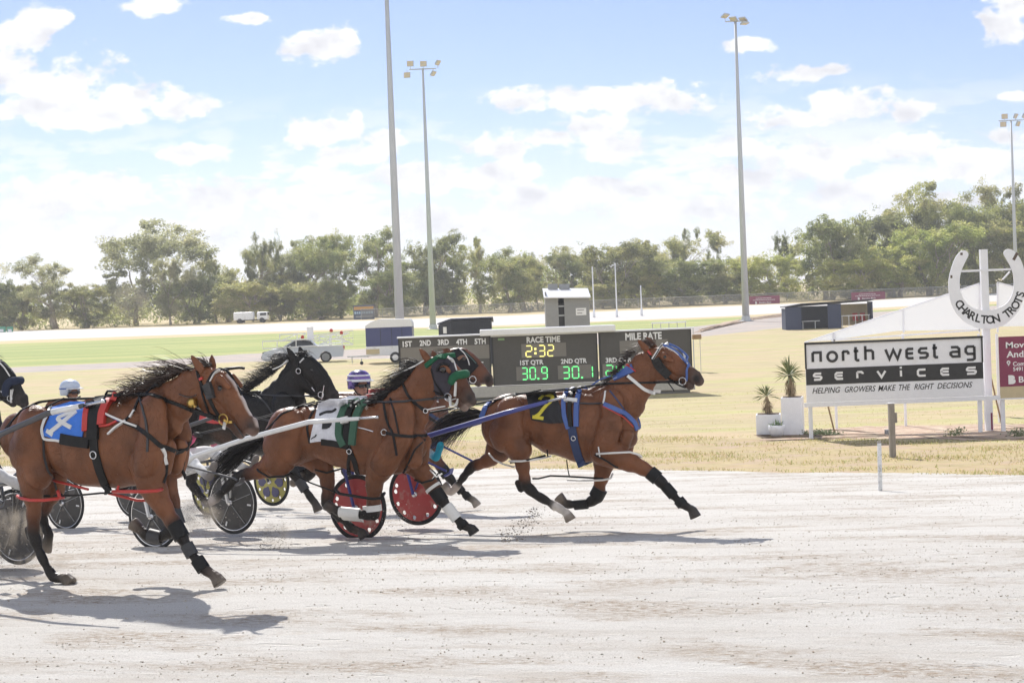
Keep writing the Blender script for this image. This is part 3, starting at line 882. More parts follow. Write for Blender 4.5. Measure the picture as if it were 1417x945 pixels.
HAZE = bpy.data.materials.new('summer_haze'); HAZE.use_nodes = True
_nt = HAZE.node_tree; _nt.nodes.clear(); _o = _nt.nodes.new('ShaderNodeOutputMaterial'); _v = _nt.nodes.new('ShaderNodeVolumePrincipled')
_v.inputs['Color'].default_value = (.92, .94, .97, 1); _v.inputs['Density'].default_value = .0005; _v.inputs['Anisotropy'].default_value = .25
_nt.links.new(_v.outputs[0], _o.inputs['Volume'])
_hz = MB().box((0, 1230, 24), (4200, 2760, 64)).build('haze', HAZE); tag(_hz, kind='stuff')

mass('woodland', 130000, gen_wood, 'olive', 51, (.3, .7))
mass('scrub', 20000, gen_scrub, 'olive', 52, (.15, .4))

# ------------------------------------------------------------------ painted materials
WHITE = mat('white_paint', (.79, .80, .84), .45, var=.05, scale=2, dirt=((.45, .41, .36), 1.6, .60, .5))
WHITE_CLEAN = mat('white_gloss', (.80, .80, .81), .3, var=.03, scale=2)
BLACKP = mat('black_paint', (.025, .025, .027), .5, var=.15, scale=4)
DARKGREY = mat('board_grey', (.080, .075, .069), .6, var=.10, scale=3)
GALV = mat('galvanised_steel', (.50, .52, .54), .6, metal=.15, var=.10, scale=1.2, stretch=(1, 1, .2))
GREYP = mat('grey_cladding', (.28, .285, .29), .6, var=.07, scale=2, stretch=(1, 1, 4))
NAVY = mat('navy_steel', (.030, .042, .095), .5, var=.10, scale=2)
NAVYD = mat('dark_navy_steel', (.016, .018, .030), .55, var=.10, scale=2)
BLUEP = mat('float_blue', (.045, .055, .17), .35, var=.06, scale=2)
MAROON = mat('maroon_vinyl', (.22, .035, .085), .5, var=.06, scale=3)
BEIGE = mat('beige_board', (.56, .47, .30), .7, var=.08, scale=2)
WOOD = mat('weathered_wood', (.27, .245, .22), .85, var=.25, scale=9, stretch=(1, 1, .12), bump=.004, bscale=60)
WOODL = mat('brown_stake', (.30, .20, .11), .85, var=.2, scale=9, stretch=(1, 1, .15))
GLASS = mat('dark_glass', (.02, .024, .03), .08, var=.02, spec=.6)
RUBBER = mat('rubber', (.022, .022, .023), .75, var=.15, scale=20)
CHROME = mat('bright_steel', (.62, .62, .63), .25, metal=1.0, var=.05)
SILVERCAR = mat('silver_car_paint', (.50, .53, .58), .28, metal=.25, var=.03)
REDP = mat('red_plastic', (.50, .04, .03), .4, var=.05)
LAMPF = mat('floodlight_lens', (.62, .50, .33), .2, var=.08, scale=5)
LED_G = mat('green_led', (.05, .35, .08), .5, emit=((.16, .95, .28), .75))
LED_Y = mat('yellow_led', (.4, .36, .05), .5, emit=((1.0, .88, .28), .75))
PANELG = mat('display_grey', (.20, .185, .165), .6, var=.10, scale=40, stretch=(1, 1, .02))


def planeY(root, Y):
    rx, rz = root.location.x, root.location.z
    def f(px, py):
        p = P(px, py, Y); return (p[0] - rx, p[2] - rz)
    return f


def root_at(name, px, Y, label, cat, group=None):
    x = P(px, 470, Y)[0]
    return empty(name, (x, Y, float(tz(Y))), 0, label, cat, group)


# ------------------------------------------------------------------ light poles
def light_pole(px, Y, top_px, r0, r1, heads, label, arm=1.5):
    x = P(px, top_px, Y)[0] ; g = float(tz(Y)); h = P(px, top_px, Y)[2] - g
    # plumb pole: x from its mid height
    o = empty('light_pole', (x, Y, g), 0, label, 'light pole', 'floodlight poles round the oval')
    MB().tube([(0, 0, -.3), (0, 0, h * .5), (0, 0, h)], [r0, (r0 + r1) / 2, r1], 12).build('pole', GALV, o, True)
    b = MB().lathe([(r0 * 2.1, 0), (r0 * 2.1, .06), (r0 * 1.25, .1), (r0 * 1.15, .5), (r0 * 1.02, .52)], 12); b.build('base_flange', GALV, o)
    if heads:
        MB().bar((-arm, 0, h), (arm, 0, h), .12).bar((0, -.55, h), (0, .2, h), .10).build('cross_arm', GALV, o)
        for (hx, hz, yaw, tilt) in heads:
            M = Matrix.Rotation(R(yaw), 3, 'Z') @ Matrix.Rotation(R(tilt), 3, 'X')
            c = Vector((hx, -.15, h + hz))
            f = MB().box(c, (.75, .16, .62), M, .03); f.cur = 0
            f.bar(c + M @ Vector((0, .1, 0)), (hx, 0, h), .06)
            for k in (-1, 0, 1): f.box(c + M @ Vector((k * .2, .13, 0)), (.04, .12, .5), M)
            fo = f.build('floodlight', GALV, o)
            MB().box(c + M @ Vector((0, -.085, .15)), (.66, .012, .26), M).box(c + M @ Vector((0, -.085, -.15)), (.66, .012, .26), M).build('lens', LAMPF, fo)
    return o


light_pole(532, 130, -76, .36, .13, [(-1.3, .5, 0, 20), (1.3, .5, 20, 20)], 'tallest grey light pole, its head cut by the top edge')
light_pole(585, 192, 96, .36, .12, [(-1.35, .62, -6, -8), (-1.75, -.62, -8, -8), (.1, .55, -6, -8), (1.7, .62, 60, 35), (1.15, -.55, 60, 40)], 'grey light pole with tan floodlights beside the tallest pole')
light_pole(1017.5, 172, 30, .36, .13, [(-1.0, .55, 40, 62), (-.2, .2, -35, 55), (.75, .15, -40, 62), (.9, -.25, 30, 80)], 'grey light pole standing left of the left maroon banner', arm=1.0)
light_pole(1399, 210, 167, .26, .10, [(-.8, .5, -10, -5), (-1.0, -.45, -10, -5), (.55, .5, 50, 30), (1.6, .5, 50, 30), (.8, -.45, 45, 25)], 'shorter grey light pole near the right edge above the horseshoe')

# ------------------------------------------------------------------ goal posts
for px, top, Y, lb in ((819.5, 369, 216, 'white goal post nearest the timing box'), (851, 364, 214, 'white middle goal post, the thickest of the three'),
                       (886.5, 395, 215, 'shortest white goal post, furthest from the timing box')):
    p = P(px, top, Y); g = float(tz(Y)); h = p[2] - g
    o = empty('goal_post', (p[0], Y, g), 0, lb, 'goal post', 'football goal posts')
    MB().tube([(0, 0, -.2), (0, 0, h)], [.085, .075], 10).build('post', WHITE_CLEAN, o, True)
    MB().lathe([(.16, 0), (.16, .5), (.12, .9), (.1, .92)], 10).build('pad', WHITE, o, True)

# ------------------------------------------------------------------ chain wire fence with its boards
def fence_material():
    mt, nt, b = principled('chain_wire'); N, L = nt.nodes.new, nt.links.new
    b.inputs['Base Color'].default_value = (.22, .22, .21, 1); b.inputs['Roughness'].default_value = .6
    tb = N('ShaderNodeBsdfTransparent'); ms = N('ShaderNodeMixShader'); ms.inputs[0].default_value = .34
    L(tb.outputs[0], ms.inputs[1]); L(b.outputs[0], ms.inputs[2]); L(ms.outputs[0], nt.nodes['Material Output'].inputs[0])
    return mt


WIRE = fence_material()
FY = 244.0
fr_ = empty('wire_fence', (0, FY, float(tz(FY))), 0, 'long grey chain wire fence between the far racetrack and the gums', 'fence')
xa, xb = P(500, 440, FY)[0], P(1420, 405, FY)[0]
MB().box(((xa + xb) / 2, 0, .65), (xb - xa, .012, 1.25)).build('wire_mesh', WIRE, fr_)
MB().tube([(xa, 0, 1.3), (xb, 0, 1.3)], .022, 6).build('top_rail', GALV, fr_)
for x in np.arange(xa, xb, 3.0): MB().tube([(x, .05, -.1), (x, .05, 1.34)], .03, 6).build('post', GALV, fr_)


def board(name, x0, y0, x1, y1, Y, mt, label, cat, paint, group=None, legs=True):
    r = root_at(name, (x0 + x1) / 2, Y, label, cat, group); f = planeY(r, Y)
    cx, cz = f((x0 + x1) / 2, (y0 + y1) / 2); w = (x1 - x0) * Y / F; h = (y1 - y0) * Y / F
    MB().box((cx, 0, cz), (w, .04, h)).build('panel', mt, r)
    if legs:
        for s in (-1, 1): MB().bar((cx + s * w * .4, .06, -.1), (cx + s * w * .4, .06, cz + h * .4), .06).build('post', GALV, r)
    paint(r, cx - w / 2, cz - h / 2, w, h)
    return r


def paint_maroon(r, x, z, w, h):
    t = MB(); put_text(t, "Bendigo Bank", x + w * .32, x + w * .72, z + h * .16, z + h * .36, -.022, .02); t.build('lettering', WHITE_CLEAN, r)
    t = MB(); put_text(t, "B", x + w * .19, x + w * .25, z + h * .13, z + h * .42, -.022, .05); t.build('emblem', WHITE_CLEAN, r)
    t = MB()
    rr = np.random.default_rng(3)
    for (z_, a, b_) in ((.56, .12, .80), (.75, .22, .66)):
        q = a
        while q < b_:
            l = rr.uniform(.03, .08); t.box((x + w * (q + l / 2), -.023, z + h * z_), (w * l, .004, h * .055)); q += l + .012
    t.build('small_print', WHITE_CLEAN, r)


board('banner', 1037, 409.5, 1079, 422, 242, MAROON, 'maroon banner on the wire fence beside the third light pole', 'banner', paint_maroon, 'maroon banners on the wire fence')
board('banner', 1178, 404, 1225, 416, 242, MAROON, 'maroon banner on the wire fence above the blue shelter roof', 'banner', paint_maroon, 'maroon banners on the wire fence')
ORANGE = mat('orange_vinyl', (.50, .26, .05), .6); LBLUE = mat('light_blue_vinyl', (.35, .48, .62), .6); BBLUE = mat('billboard_blue', (.05, .075, .13), .6)


def paint_bill(r, x, z, w, h):
    MB().box((x + w * .5, -.023, z + h * .78), (w * .94, .005, h * .22)).build('orange_stripe', ORANGE, r)
    t = MB(); rr = np.random.default_rng(9); q = .05
    while q < .9:
        l = rr.uniform(.04, .10); t.box((x + w * (q + l / 2), -.023, z + h * .47), (w * l, .005, h * .16)); q += l + .03
    t.build('pale_lettering', LBLUE, r)
    MB().box((x + w * .5, -.023, z + h * .2), (w * .8, .005, h * .12)).build('grey_stripe', GREYP, r)


board('billboard', 489, 422, 518, 442, 246, BBLUE, 'blue billboard with an orange stripe under the gums', 'billboard', paint_bill)
GREENB = mat('green_board', (.06, .28, .17), .6)
for x0, x1, lb in ((-8, 8, 'green board cut by the left edge beyond the far racetrack'), (9.5, 18, 'whole green board with a white panel beyond the far racetrack')):
    board('sign_board', x0, 452, x1, 463, 246, GREENB, lb, 'board', lambda r, x, z, w, h: MB().box((x + w * .5, -.024, z + h * .5), (w * .6, .006, h * .34)).build('white_panel', WHITE, r), 'green boards')

# white van beyond the far racetrack
r = root_at('white_van', 350, 243, 'white delivery truck parked under the gums at the far racetrack', 'truck')
f = planeY(r, 243)
MB().box((-1.1, 0, 1.0), (2.7, 1.9, 1.1), None, .12).build('cargo_body', WHITE, r)
MB().box((1.55, 0, .95), (1.5, 1.8, 1.1), None, .2).build('cab', WHITE, r)
MB().box((1.7, -.91, 1.2), (.9, .03, .42), None, .01).box((2.28, 0, 1.2), (.06, 1.5, .42)).build('window', GLASS, r)
for x in (-1.6, 1.5):
    for s in (-1, 1): MB().lathe([(.05, -.1), (.33, -.1), (.36, -.05), (.36, .05), (.33, .1), (.05, .1)], 16, (x, s * .85, .36), 'Y').build('wheel', RUBBER, r, True)
MB().box((0, 0, .42), (4.4, 1.2, .14)).build('chassis', BLACKP, r)

# ------------------------------------------------------------------ timing box
r = root_at('timing_box', 785, 75, 'grey timing box with a white sloping roof and two roof panels', 'timing box'); f = planeY(r, 75)
xl, zt = f(754, 404); xr, zt2 = f(815, 411); xm0, _ = f(772.5, 420); xm1, _ = f(780.5, 420)
zb = -.1
w = MB()
w.box(((xl + xm0) / 2, 0, (zt + zb) / 2 - .1), (xm0 - xl, .08, zt - zb - .2)); w.box(((xm1 + xr) / 2, 0, (zt2 + zb) / 2), (xr - xm1, .08, zt2 - zb))
w.box((xl + .03, 1.0, (zt + zb) / 2), (.06, 1.9, zt - zb)); w.box((xr - .03, 1.0, (zt2 + zb) / 2), (.06, 1.9, zt2 - zb)); w.box(((xl + xr) / 2, 1.98, (zt + zb) / 2), (xr - xl - .14, .06, zt - zb))
for k in range(11): w.box(((xm1 + xr) / 2, -.046, zb + .3 + k * .3), (xr - xm1 - .01, .014, .02))
w.build('wall', GREYP, r)
MB().box(((xm0 + xm1) / 2, .12, 1.4), (xm1 - xm0, .02, 3.2)).build('doorway_shade', BLACKP, r)  # black sheet stands in for the shade inside the door opening
d = MB()
for z in (1.6, 2.0, 2.5, 2.9): d.box(((xm0 + xm1) / 2, .07, z), (xm1 - xm0, .04, .06))
d.build('door_rail', GALV, r)
rf = MB(); a0, b0 = xl - .06, xr + .06
rf.add([(a0, -.25, zt2 + .02), (b0, -.25, zt2 - .04), (b0, 2.15, zt + .05), (a0, 2.15, zt + .12), (a0, -.25, zt2 + .07), (b0, -.25, zt2 + .01), (b0, 2.15, zt + .10), (a0, 2.15, zt + .17)],
       [(0, 1, 2, 3), (7, 6, 5, 4), (0, 4, 5, 1), (1, 5, 6, 2), (2, 6, 7, 3), (3, 7, 4, 0)])
rf.build('roof', WHITE_CLEAN, r)
for x0, x1 in ((759.5, 773), (775.5, 790)):
    (xa_, z0), (xb_, z1) = f(x0, 402.5), f(x1, 392)
    pz = MB().box(((xa_ + xb_) / 2, 1.85, (z0 + z1) / 2), (xb_ - xa_, .05, z1 - z0)); pz.bar(((xa_ + xb_) / 2, 1.9, z1 - .05), ((xa_ + xb_) / 2, 1.9, z0 - .1), .04); pz.build('roof_panel', GREYP, r)
(xa_, z0), (xb_, z1) = f(797, 436.5), f(811, 426)
nt_ = MB().box(((xa_ + xb_) / 2, -.052, (z0 + z1) / 2), (xb_ - xa_, .012, z1 - z0)).build('notice', WHITE_CLEAN, r)
t = MB(); [t.box(((xa_ + xb_) / 2 + dx, -.06, z0 + (z1 - z0) * q), (wd, .004, .04)) for q, wd, dx in ((.3, .22, -.06), (.72, .3, -.02))]; t.build('notice_print', GREYP, nt_)

# ------------------------------------------------------------------ scoreboard
CONC = mat('concrete', (.47, .45, .41), .85, var=.12, scale=6)
SBY = 56.0
r = root_at('scoreboard', 755, SBY, 'dark grey race scoreboard with lit yellow and green digits behind the horses', 'scoreboard'); f = planeY(r, SBY)
def rect(mb, x0, y0, x1, y1, yf, th):
    (a, zt_), (b, zb_) = f(x0, y0), f(x1, y1)
    # level edges: use the mid column heights
    zt_ = f((x0 + x1) / 2, y0)[1]; zb_ = f((x0 + x1) / 2, y1)[1]; a = f(x0, (y0 + y1) / 2)[0]; b = f(x1, (y0 + y1) / 2)[0]
    mb.box(((a + b) / 2, yf + th / 2, (zt_ + zb_) / 2), (b - a, th, zt_ - zb_)); return a, b, zb_, zt_
secs = [(552, 466, 679.5, 534), (681.5, 463.5, 827.5, 531), (829.5, 457.5, 957.5, 525)]
for (x0, y0, x1, y1) in secs:
    mb = MB(); a, b, z0, z1 = rect(mb, x0, y0, x1, y1, 0, .35)
    o = mb.build('display_cabinet', DARKGREY, r)
    for xx in (a + .02, b - .02): MB().box((xx, -.012, (z0 + z1) / 2), (.04, .02, z1 - z0)).build('edge_strip', BLACKP, o)
    MB().box(((a + b) / 2, .16, z1 + .025), (b - a + .06, .46, .045)).build('capping', WHITE, o)
(a, _), (b, zt_) = f(664, 460), f(851, 456)
_, zs = f(757, 461.5)
MB().box(((a + b) / 2 - .0, .1, zs + .10), (b - a, .75, .20), None, .03).build('roof_slab', WHITE_CLEAN, r)
a, b = f(548, 540)[0], f(962, 540)[0]; zl = f(755, 533)[1]
MB().box(((a + b) / 2, .3, zl - .15), (b - a, .8, .34), None, .02).build('concrete_ledge', CONC, r)
MB().box(((a + b) / 2, .35, (zl - .3) / 2 - .1), (b - a - .3, .5, zl - .1)).build('plinth', GREYP, r)
for x0, y0, x1, y1 in ((554.5, 479, 678, 498), (721.5, 475, 783.5, 494), (857.5, 470.5, 924, 488), (714.5, 507, 757, 526), (772, 505, 818, 524), (834, 503, 880, 522), (892, 501, 938, 520)):
    mb = MB(); rect(mb, x0, y0, x1, y1, -.012, .02); mb.build('display_window', PANELG, r)
def sbtext(body, x0, x1, y0, y1):
    t = MB(); cx = (x0 + x1) / 2
    put_text(t, body, f(x0, y0)[0], f(x1, y0)[0], f(cx, y1)[1], f(cx, y0)[1], -.006, .035); t.build('lettering', WHITE_CLEAN, r)
for body, x0, x1, y0, y1 in (('1ST', 557, 570, 472, 480), ('2ND', 580.5, 596, 470.5, 478.5), ('3RD', 605.5, 621, 469.5, 477.5), ('4TH', 631, 646, 469, 477), ('5TH', 656.5, 672, 468.2, 476.2),
                             ('RACE TIME', 728.5, 775, 465.5, 474), ('MILE RATE', 865, 915.5, 460, 470), ('1ST QTR', 719.5, 752, 498, 506), ('2ND QTR', 776, 812, 496, 504), ('3RD QTR', 838, 874, 494.5, 502.5),
                             ('4TH QTR', 896, 932, 492.5, 500.5), ('MARGIN', 572, 612, 503, 510.5), ('PACE', 646, 669, 500.5, 508)):
    if body in ('MARGIN',): body, x0, x1 = 'N', 572, 580
    if body == 'PACE': body, x0, x1 = 'E', 664, 669
    if body in ('4TH QTR',): continue
    sbtext(body, x0, x1, y0, y1)
SEG = {'0': 'abcdef', '1': 'bc', '2': 'abged', '3': 'abgcd', '8': 'abcdefg', '9': 'abcdfg'}
def seven(mb, ch, x, z, w, h, t=.034):
    s = {'a': ((0, h), (w, h)), 'b': ((w, h), (w, h / 2)), 'c': ((w, h / 2), (w, 0)), 'd': ((0, 0), (w, 0)), 'e': ((0, h / 2), (0, 0)), 'f': ((0, h), (0, h / 2)), 'g': ((0, h / 2), (w, h / 2))}
    for k in SEG[ch]:
        (xa, za), (xb, zb) = s[k]
        d = .02
        if xa == xb: za, zb = za - d, zb + d
        else: xa, xb = xa + d, xb - d
        mb.stroke([(x + xa, z + za), (x + xb, z + zb)], t, -.022, -.014)
def digits(txt, x0, y0, x1, y1, m_):
    n = sum(1. for c in txt if c in SEG)
    cx = (x0 + x1) / 2; zt_, zb_ = f(cx, y0)[1], f(cx, y1)[1]; xa, xb = f(x0, y0)[0], f(x1, y1)[0]
    unit = (xb - xa) / (n + .45 * (len(txt) - n)); x = xa
    for c in txt:
        mb = MB()
        if c in SEG: seven(mb, c, x + unit * .12, zb_, unit * .66, zt_ - zb_); x += unit
        elif c == ':':
            for q in (.3, .7): mb.box((x + unit * .18, -.018, zb_ + (zt_ - zb_) * q), (.07, .008, .07))
            x += unit * .45
        else:
            mb.box((x + unit * .12, -.018, zb_ + .01), (.06, .008, .06)); x += unit * .45
        mb.build('digit' if c in SEG else 'digit_point', m_, r)
digits('2:32', 726, 478, 769, 493, LED_Y); digits('30.9', 720.5, 508.5, 760, 524.5, LED_G); digits('30.1', 777, 507, 823, 523, LED_G); digits('28', 836.5, 505, 866, 520, LED_G)
mb = MB(); rect(mb, 689, 468, 698, 471, -.012, .012); mb.build('indicator', mat('indicator', (.25, .4, .2), .5), r)

# ------------------------------------------------------------------ steel bench stand and log right of the scoreboard
r = root_at('bench_stand', 932, 72, 'low steel bench stand behind the right end of the scoreboard', 'bench'); f = planeY(r, 72)
for (x0, x1, y, dy) in ((903, 951, 446.5, .5), (914, 960, 454.5, 0)):
    a, b = f(x0, y)[0], f(x1, y)[0]; z = f((x0 + x1) / 2, y)[1]
    MB().box(((a + b) / 2, dy, z), (b - a, .3, .05)).build('plank', WHITE, r)
    for k in np.linspace(a + .03, b - .03, 5): MB().bar((k, dy, z), (k, dy, -.02), .03).build('leg', GALV, r)
p = P(964, 466, 71)
r = empty('barrel', (p[0], 71, float(tz(71))), 0, 'brown timber box on legs at the right end of the scoreboard', 'box')
MB().box((0, 0, p[2] - tz(71)), (.36, .4, .2), None, .04).build('lid', WOODL, r)
for s in (-1, 1): MB().bar((s * .14, .1, 0), (s * .14, .1, p[2] - tz(71) - .08), .022).build('leg', GALV, r)
r.name = 'timber_box'

# ------------------------------------------------------------------ dark blue shed
r = root_at('storage_shed', 643, 90, 'dark blue ribbed shed with a white notice behind the scoreboard', 'shed'); f = planeY(r, 90)
xl, xm, xr = f(605.5, 450)[0], f(624, 450)[0], f(680, 450)[0]; zl, zm, zr = f(606, 450)[1], f(624, 443.5)[1], f(680, 441)[1]
w = MB()
w.add([(xl, .9, 0), (xm, 0, 0), (xr, 0, 0), (xr, 2.2, 0), (xl, 2.2, 0), (xl, .9, zl), (xm, 0, zm), (xr, 0, zr), (xr, 2.2, zl), (xl, 2.2, zl)],
      [(0, 1, 6, 5), (1, 2, 7, 6), (2, 3, 8, 7), (3, 4, 9, 8), (4, 0, 5, 9)])
for k in np.linspace(xm + .08, xr - .05, 16): w.box((k, -.012, zm / 2), (.045, .02, zm - .06))
w.build('wall', NAVYD, r)
MB().add([(xl - .05, .8, zl + .03), (xm, -.15, zm + .04), (xr + .1, -.15, zr + .04), (xr + .1, 2.3, zl + .03), (xl - .05, 2.3, zl + .03),
          (xl - .05, .8, zl + .09), (xm, -.15, zm + .1), (xr + .1, -.15, zr + .1), (xr + .1, 2.3, zl + .09), (xl - .05, 2.3, zl + .09)],
         [(4, 3, 2, 1, 0), (5, 6, 7, 8, 9), (0, 1, 6, 5), (1, 2, 7, 6), (2, 3, 8, 7), (3, 4, 9, 8), (4, 0, 5, 9)]).build('roof', NAVY, r)
c = Vector(((xl * .45 + xm * .55), .40, zl - .28)); nrm = Vector((-(.9), -(xm - xl), 0)).normalized()
MB().box(c + nrm * .03, (.3, .02, .34), Vector((-nrm.y, nrm.x, 0)).to_track_quat('X', 'Z').to_matrix()).build('notice', WHITE_CLEAN, r)

# ------------------------------------------------------------------ blue shelter
r = root_at('team_shelter', 1147, 137, 'blue open-fronted shelter with a bench and red seats on the far side', 'shelter'); f = planeY(r, 137)
x0, x1, x2, x3, x4 = [f(q, 440)[0] for q in (1087, 1109, 1145.5, 1164, 1208)]
zb, zt = 0.0, f(1150, 419.5)[1]
MB().box(((x0 + x1) / 2, 0, zt / 2 - .1), (x1 - x0, .06, zt - .2)).build('side_panel', NAVY, r)
MB().box(((x2 + x3) / 2, 0, zt / 2 - .03), (x3 - x2, .06, zt - .06)).build('centre_panel', NAVY, r)
MB().box((x4 - .03, .9, zt / 2), (.06, 1.8, zt)).box((x4 - .05, -.02, zt / 2), (.09, .08, zt)).build('end_wall', NAVY, r)
MB().box((x0 + .03, 1.0, zt / 2 - .15), (.06, 1.9, zt - .3)).build('end_wall', NAVY, r)
MB().box(((x1 + x2) / 2 + .1, 1.95, zt / 2 - .1), (x2 - x1 + 1.6, .06, zt - .2)).build('back_wall', NAVYD, r)
MB().box(((x3 + x4) / 2 + .1, 1.93, zt / 2 + .0), (x4 - x3 - .2, .06, zt - .3)).build('lining', BEIGE, r)
MB().add([(x0 - .1, -.15, zt - .22), (x1, -.2, zt), (x4 + .05, -.2, zt + .12), (x4 + .05, 2.0, zt + .02), (x0 - .1, 2.0, zt - .2), (x0 - .1, -.15, zt - .15), (x1, -.2, zt + .07), (x4 + .05, -.2, zt + .19), (x4 + .05, 2.0, zt + .09), (x0 - .1, 2.0, zt - .13)],
         [(4, 3, 2, 1, 0), (5, 6, 7, 8, 9), (0, 1, 6, 5), (1, 2, 7, 6), (2, 3, 8, 7), (3, 4, 9, 8), (4, 0, 5, 9)]).build('roof', NAVYD, r)
MB().box(((x1 + x2) / 2 - .3, 1.2, .62), (x2 - x1 - .3, .4, .06)).bar((x1 + .3, 1.2, 0), (x1 + .3, 1.2, .6), .06).bar((x2 - .8, 1.2, 0), (x2 - .8, 1.2, .6), .06).build('bench_seat', WHITE, r)
b_ = MB().box(((x3 + x4) / 2 - .05, .4, .95), (x4 - x3 - .2, .08, .07)); 
for k in np.linspace(x3 + .15, x4 - .25, 5): b_.bar((k, .4, 0), (k, .4, .95), .05)
b_.build('front_rail', WHITE, r)
for k in (x3 + 1.35, x3 + 1.95): MB().box((k, 1.3, .85), (.42, .1, .55), None, .04).box((k, 1.05, .55), (.42, .45, .08), None, .03).build('seat', REDP, r)

# ------------------------------------------------------------------ silver ute with start gate
UY = 105.0
xc = P(420, 500, UY)[0]
ute = empty('silver_ute', (xc, UY, float(tz(UY))), math.pi + R(4), 'silver utility car with a white start gate on its tray', 'car')
# local: +x forward (towards the left of the photo), y left
prof = [(-2.42, .40), (-2.48, .70), (-2.44, .96), (-1.6, .985), (-.98, .985), (-.80, 1.05), (-.56, 1.33), (-.25, 1.42), (.30, 1.42), (.55, 1.36), (1.22, .96), (1.85, .87), (2.28, .74), (2.44, .56), (2.42, .30), (2.2, .20), (1.95, .20)]
arch = lambda cx: [(cx + .36 * math.cos(a), .30 + .36 * math.sin(a)) for a in np.linspace(0, math.pi, 9)]
poly = prof + arch(1.55) + [(1.1, .20), (-.95, .20)] + arch(-1.38) + [(-1.85, .28), (-2.4, .30)]
b_ = MB(); n = len(poly)
def wid(z): return .90 - max(0, z - .95) * .34
V = [(x, -wid(z), z) for x, z in poly] + [(x, wid(z), z) for x, z in poly]
b_.add(V, [tuple(range(n)), tuple(range(n, 2 * n))[::-1]] + [(i, i + n, (i + 1) % n + n, (i + 1) % n) for i in range(n)])
shade_auto(b_.build('body', SILVERCAR, ute), 30)
for s in (-1, 1):
    sgl = MB()
    q = [(-.72, 1.06), (-.50, 1.30), (-.22, 1.37), (.28, 1.37), (.52, 1.31), (.98, 1.01)]
    V = [(x, s * (wid(z) + .012), z) for x, z in q]; sgl.add(V, [tuple(range(6)) if s < 0 else tuple(range(6))[::-1]]); sgl.add([(x, s * (wid(z) - .03), z) for x, z in q], [tuple(range(6))])
    sgl.build('side_window', GLASS, ute)
    for cx in (1.55, -1.38):
        w_ = MB().lathe([(.2, -.11), (.29, -.11), (.32, -.07), (.32, .07), (.29, .11), (.2, .11)], 24, (cx, s * .78, .31), 'Y').build('wheel', RUBBER, ute, True)
        h_ = MB().lathe([(.225, -.02), (.235, 0), (.225, .02)], 20, (cx, s * .885, .31), 'Y')
        for k in range(5):
            a = k * 2 * math.pi / 5; h_.bar((cx, s * .91, .31), (cx + .2 * math.cos(a), s * .90, .31 + .2 * math.sin(a)), .05)
        h_.build('rim', GREYP, w_)
    MB().box((2.30, s * .62, .68), (.18, .36, .13), None, .04).build('headlight', GLASS, ute)
    MB().box((-2.47, s * .78, .82), (.05, .18, .26), None, .02).build('tail_light', REDP, ute)
    MB().box((.72, s * .98, 1.02), (.12, .16, .11), None, .03).build('mirror', SILVERCAR, ute)
V = [(.57, -.70, 1.345), (.57, .70, 1.345), (1.18, .84, .985), (1.18, -.84, .985)]
MB().add([(x + .01, y, z + .015) for x, y, z in V], [(0, 1, 2, 3)]).build('windscreen', GLASS, ute)
MB().box((2.47, 0, .42), (.04, 1.0, .16), None, .01).build('grille', BLACKP, ute)

gate = empty('start_gate', (xc, UY, float(tz(UY))), 0, 'white folded start gate frame riding on the silver ute', 'start gate')
f = planeY(gate, UY - .2)
def gt(mb, pts, rad=.035, dy=-.2):
    mb.tube([(f(a, b)[0], dy, f(a, b)[1]) for a, b in pts], rad, 6)
def frame(pts, extra, nm, dy=-.3):
    mb = MB(); gt(mb, pts + [pts[0]], dy=dy)
    for e in extra: gt(mb, e, .03, dy)
    mb.build(nm, WHITE_CLEAN, gate)
frame([(366, 472), (441, 468.5), (441, 478), (366, 482)], [[(386, 471), (386, 481)], [(412, 470), (412, 480)]], 'gate_wing', -1.0)
frame([(388, 463), (424, 461), (424, 470), (388, 472)], [[(412, 462), (412, 471)], [(388, 472), (412, 462)], [(412, 471), (424, 461)]], 'gate_wing', -.5)
frame([(436, 464), (490, 457), (490, 476.5), (436, 479)], [[(460, 461), (460, 478)], [(475, 459), (475, 477)], [(436, 464), (460, 478)], [(460, 461), (490, 476)], [(436, 471.5), (490, 467)]], 'gate_wing', -.9)
frame([(440, 466), (482, 461), (482, 473), (440, 477)], [[(440, 477), (482, 461)], [(440, 466), (482, 473)], [(455, 464), (455, 476)]], 'gate_wing', .4)
(a, z1), (b, z0) = f(424, 452), f(433, 470)
MB().box(((a + b) / 2, .1, (z0 + z1) / 2), (b - a, .35, z1 - z0), None, .03).build('control_box', WHITE_CLEAN, gate)
for q, w_ in (((450, 482), (450, 500)), ((470, 478), (440, 487))): pass
sp = MB(); gt(sp, [(428, 470), (430, 482)], .05, 0); gt(sp, [(456, 478), (452, 492)], .05, 0); gt(sp, [(441, 480), (470, 482)], .04, 0); sp.build('support', WHITE_CLEAN, gate)
for q in ((420.5, 466), (460, 457), (474, 460)):
    x, z = f(*q); MB().lathe([(.03, -.1), (.09, -.09), (.11, 0), (.07, .09), (.01, .12)], 10, (x, -.9, z)).build('warning_lamp', REDP, gate, True)

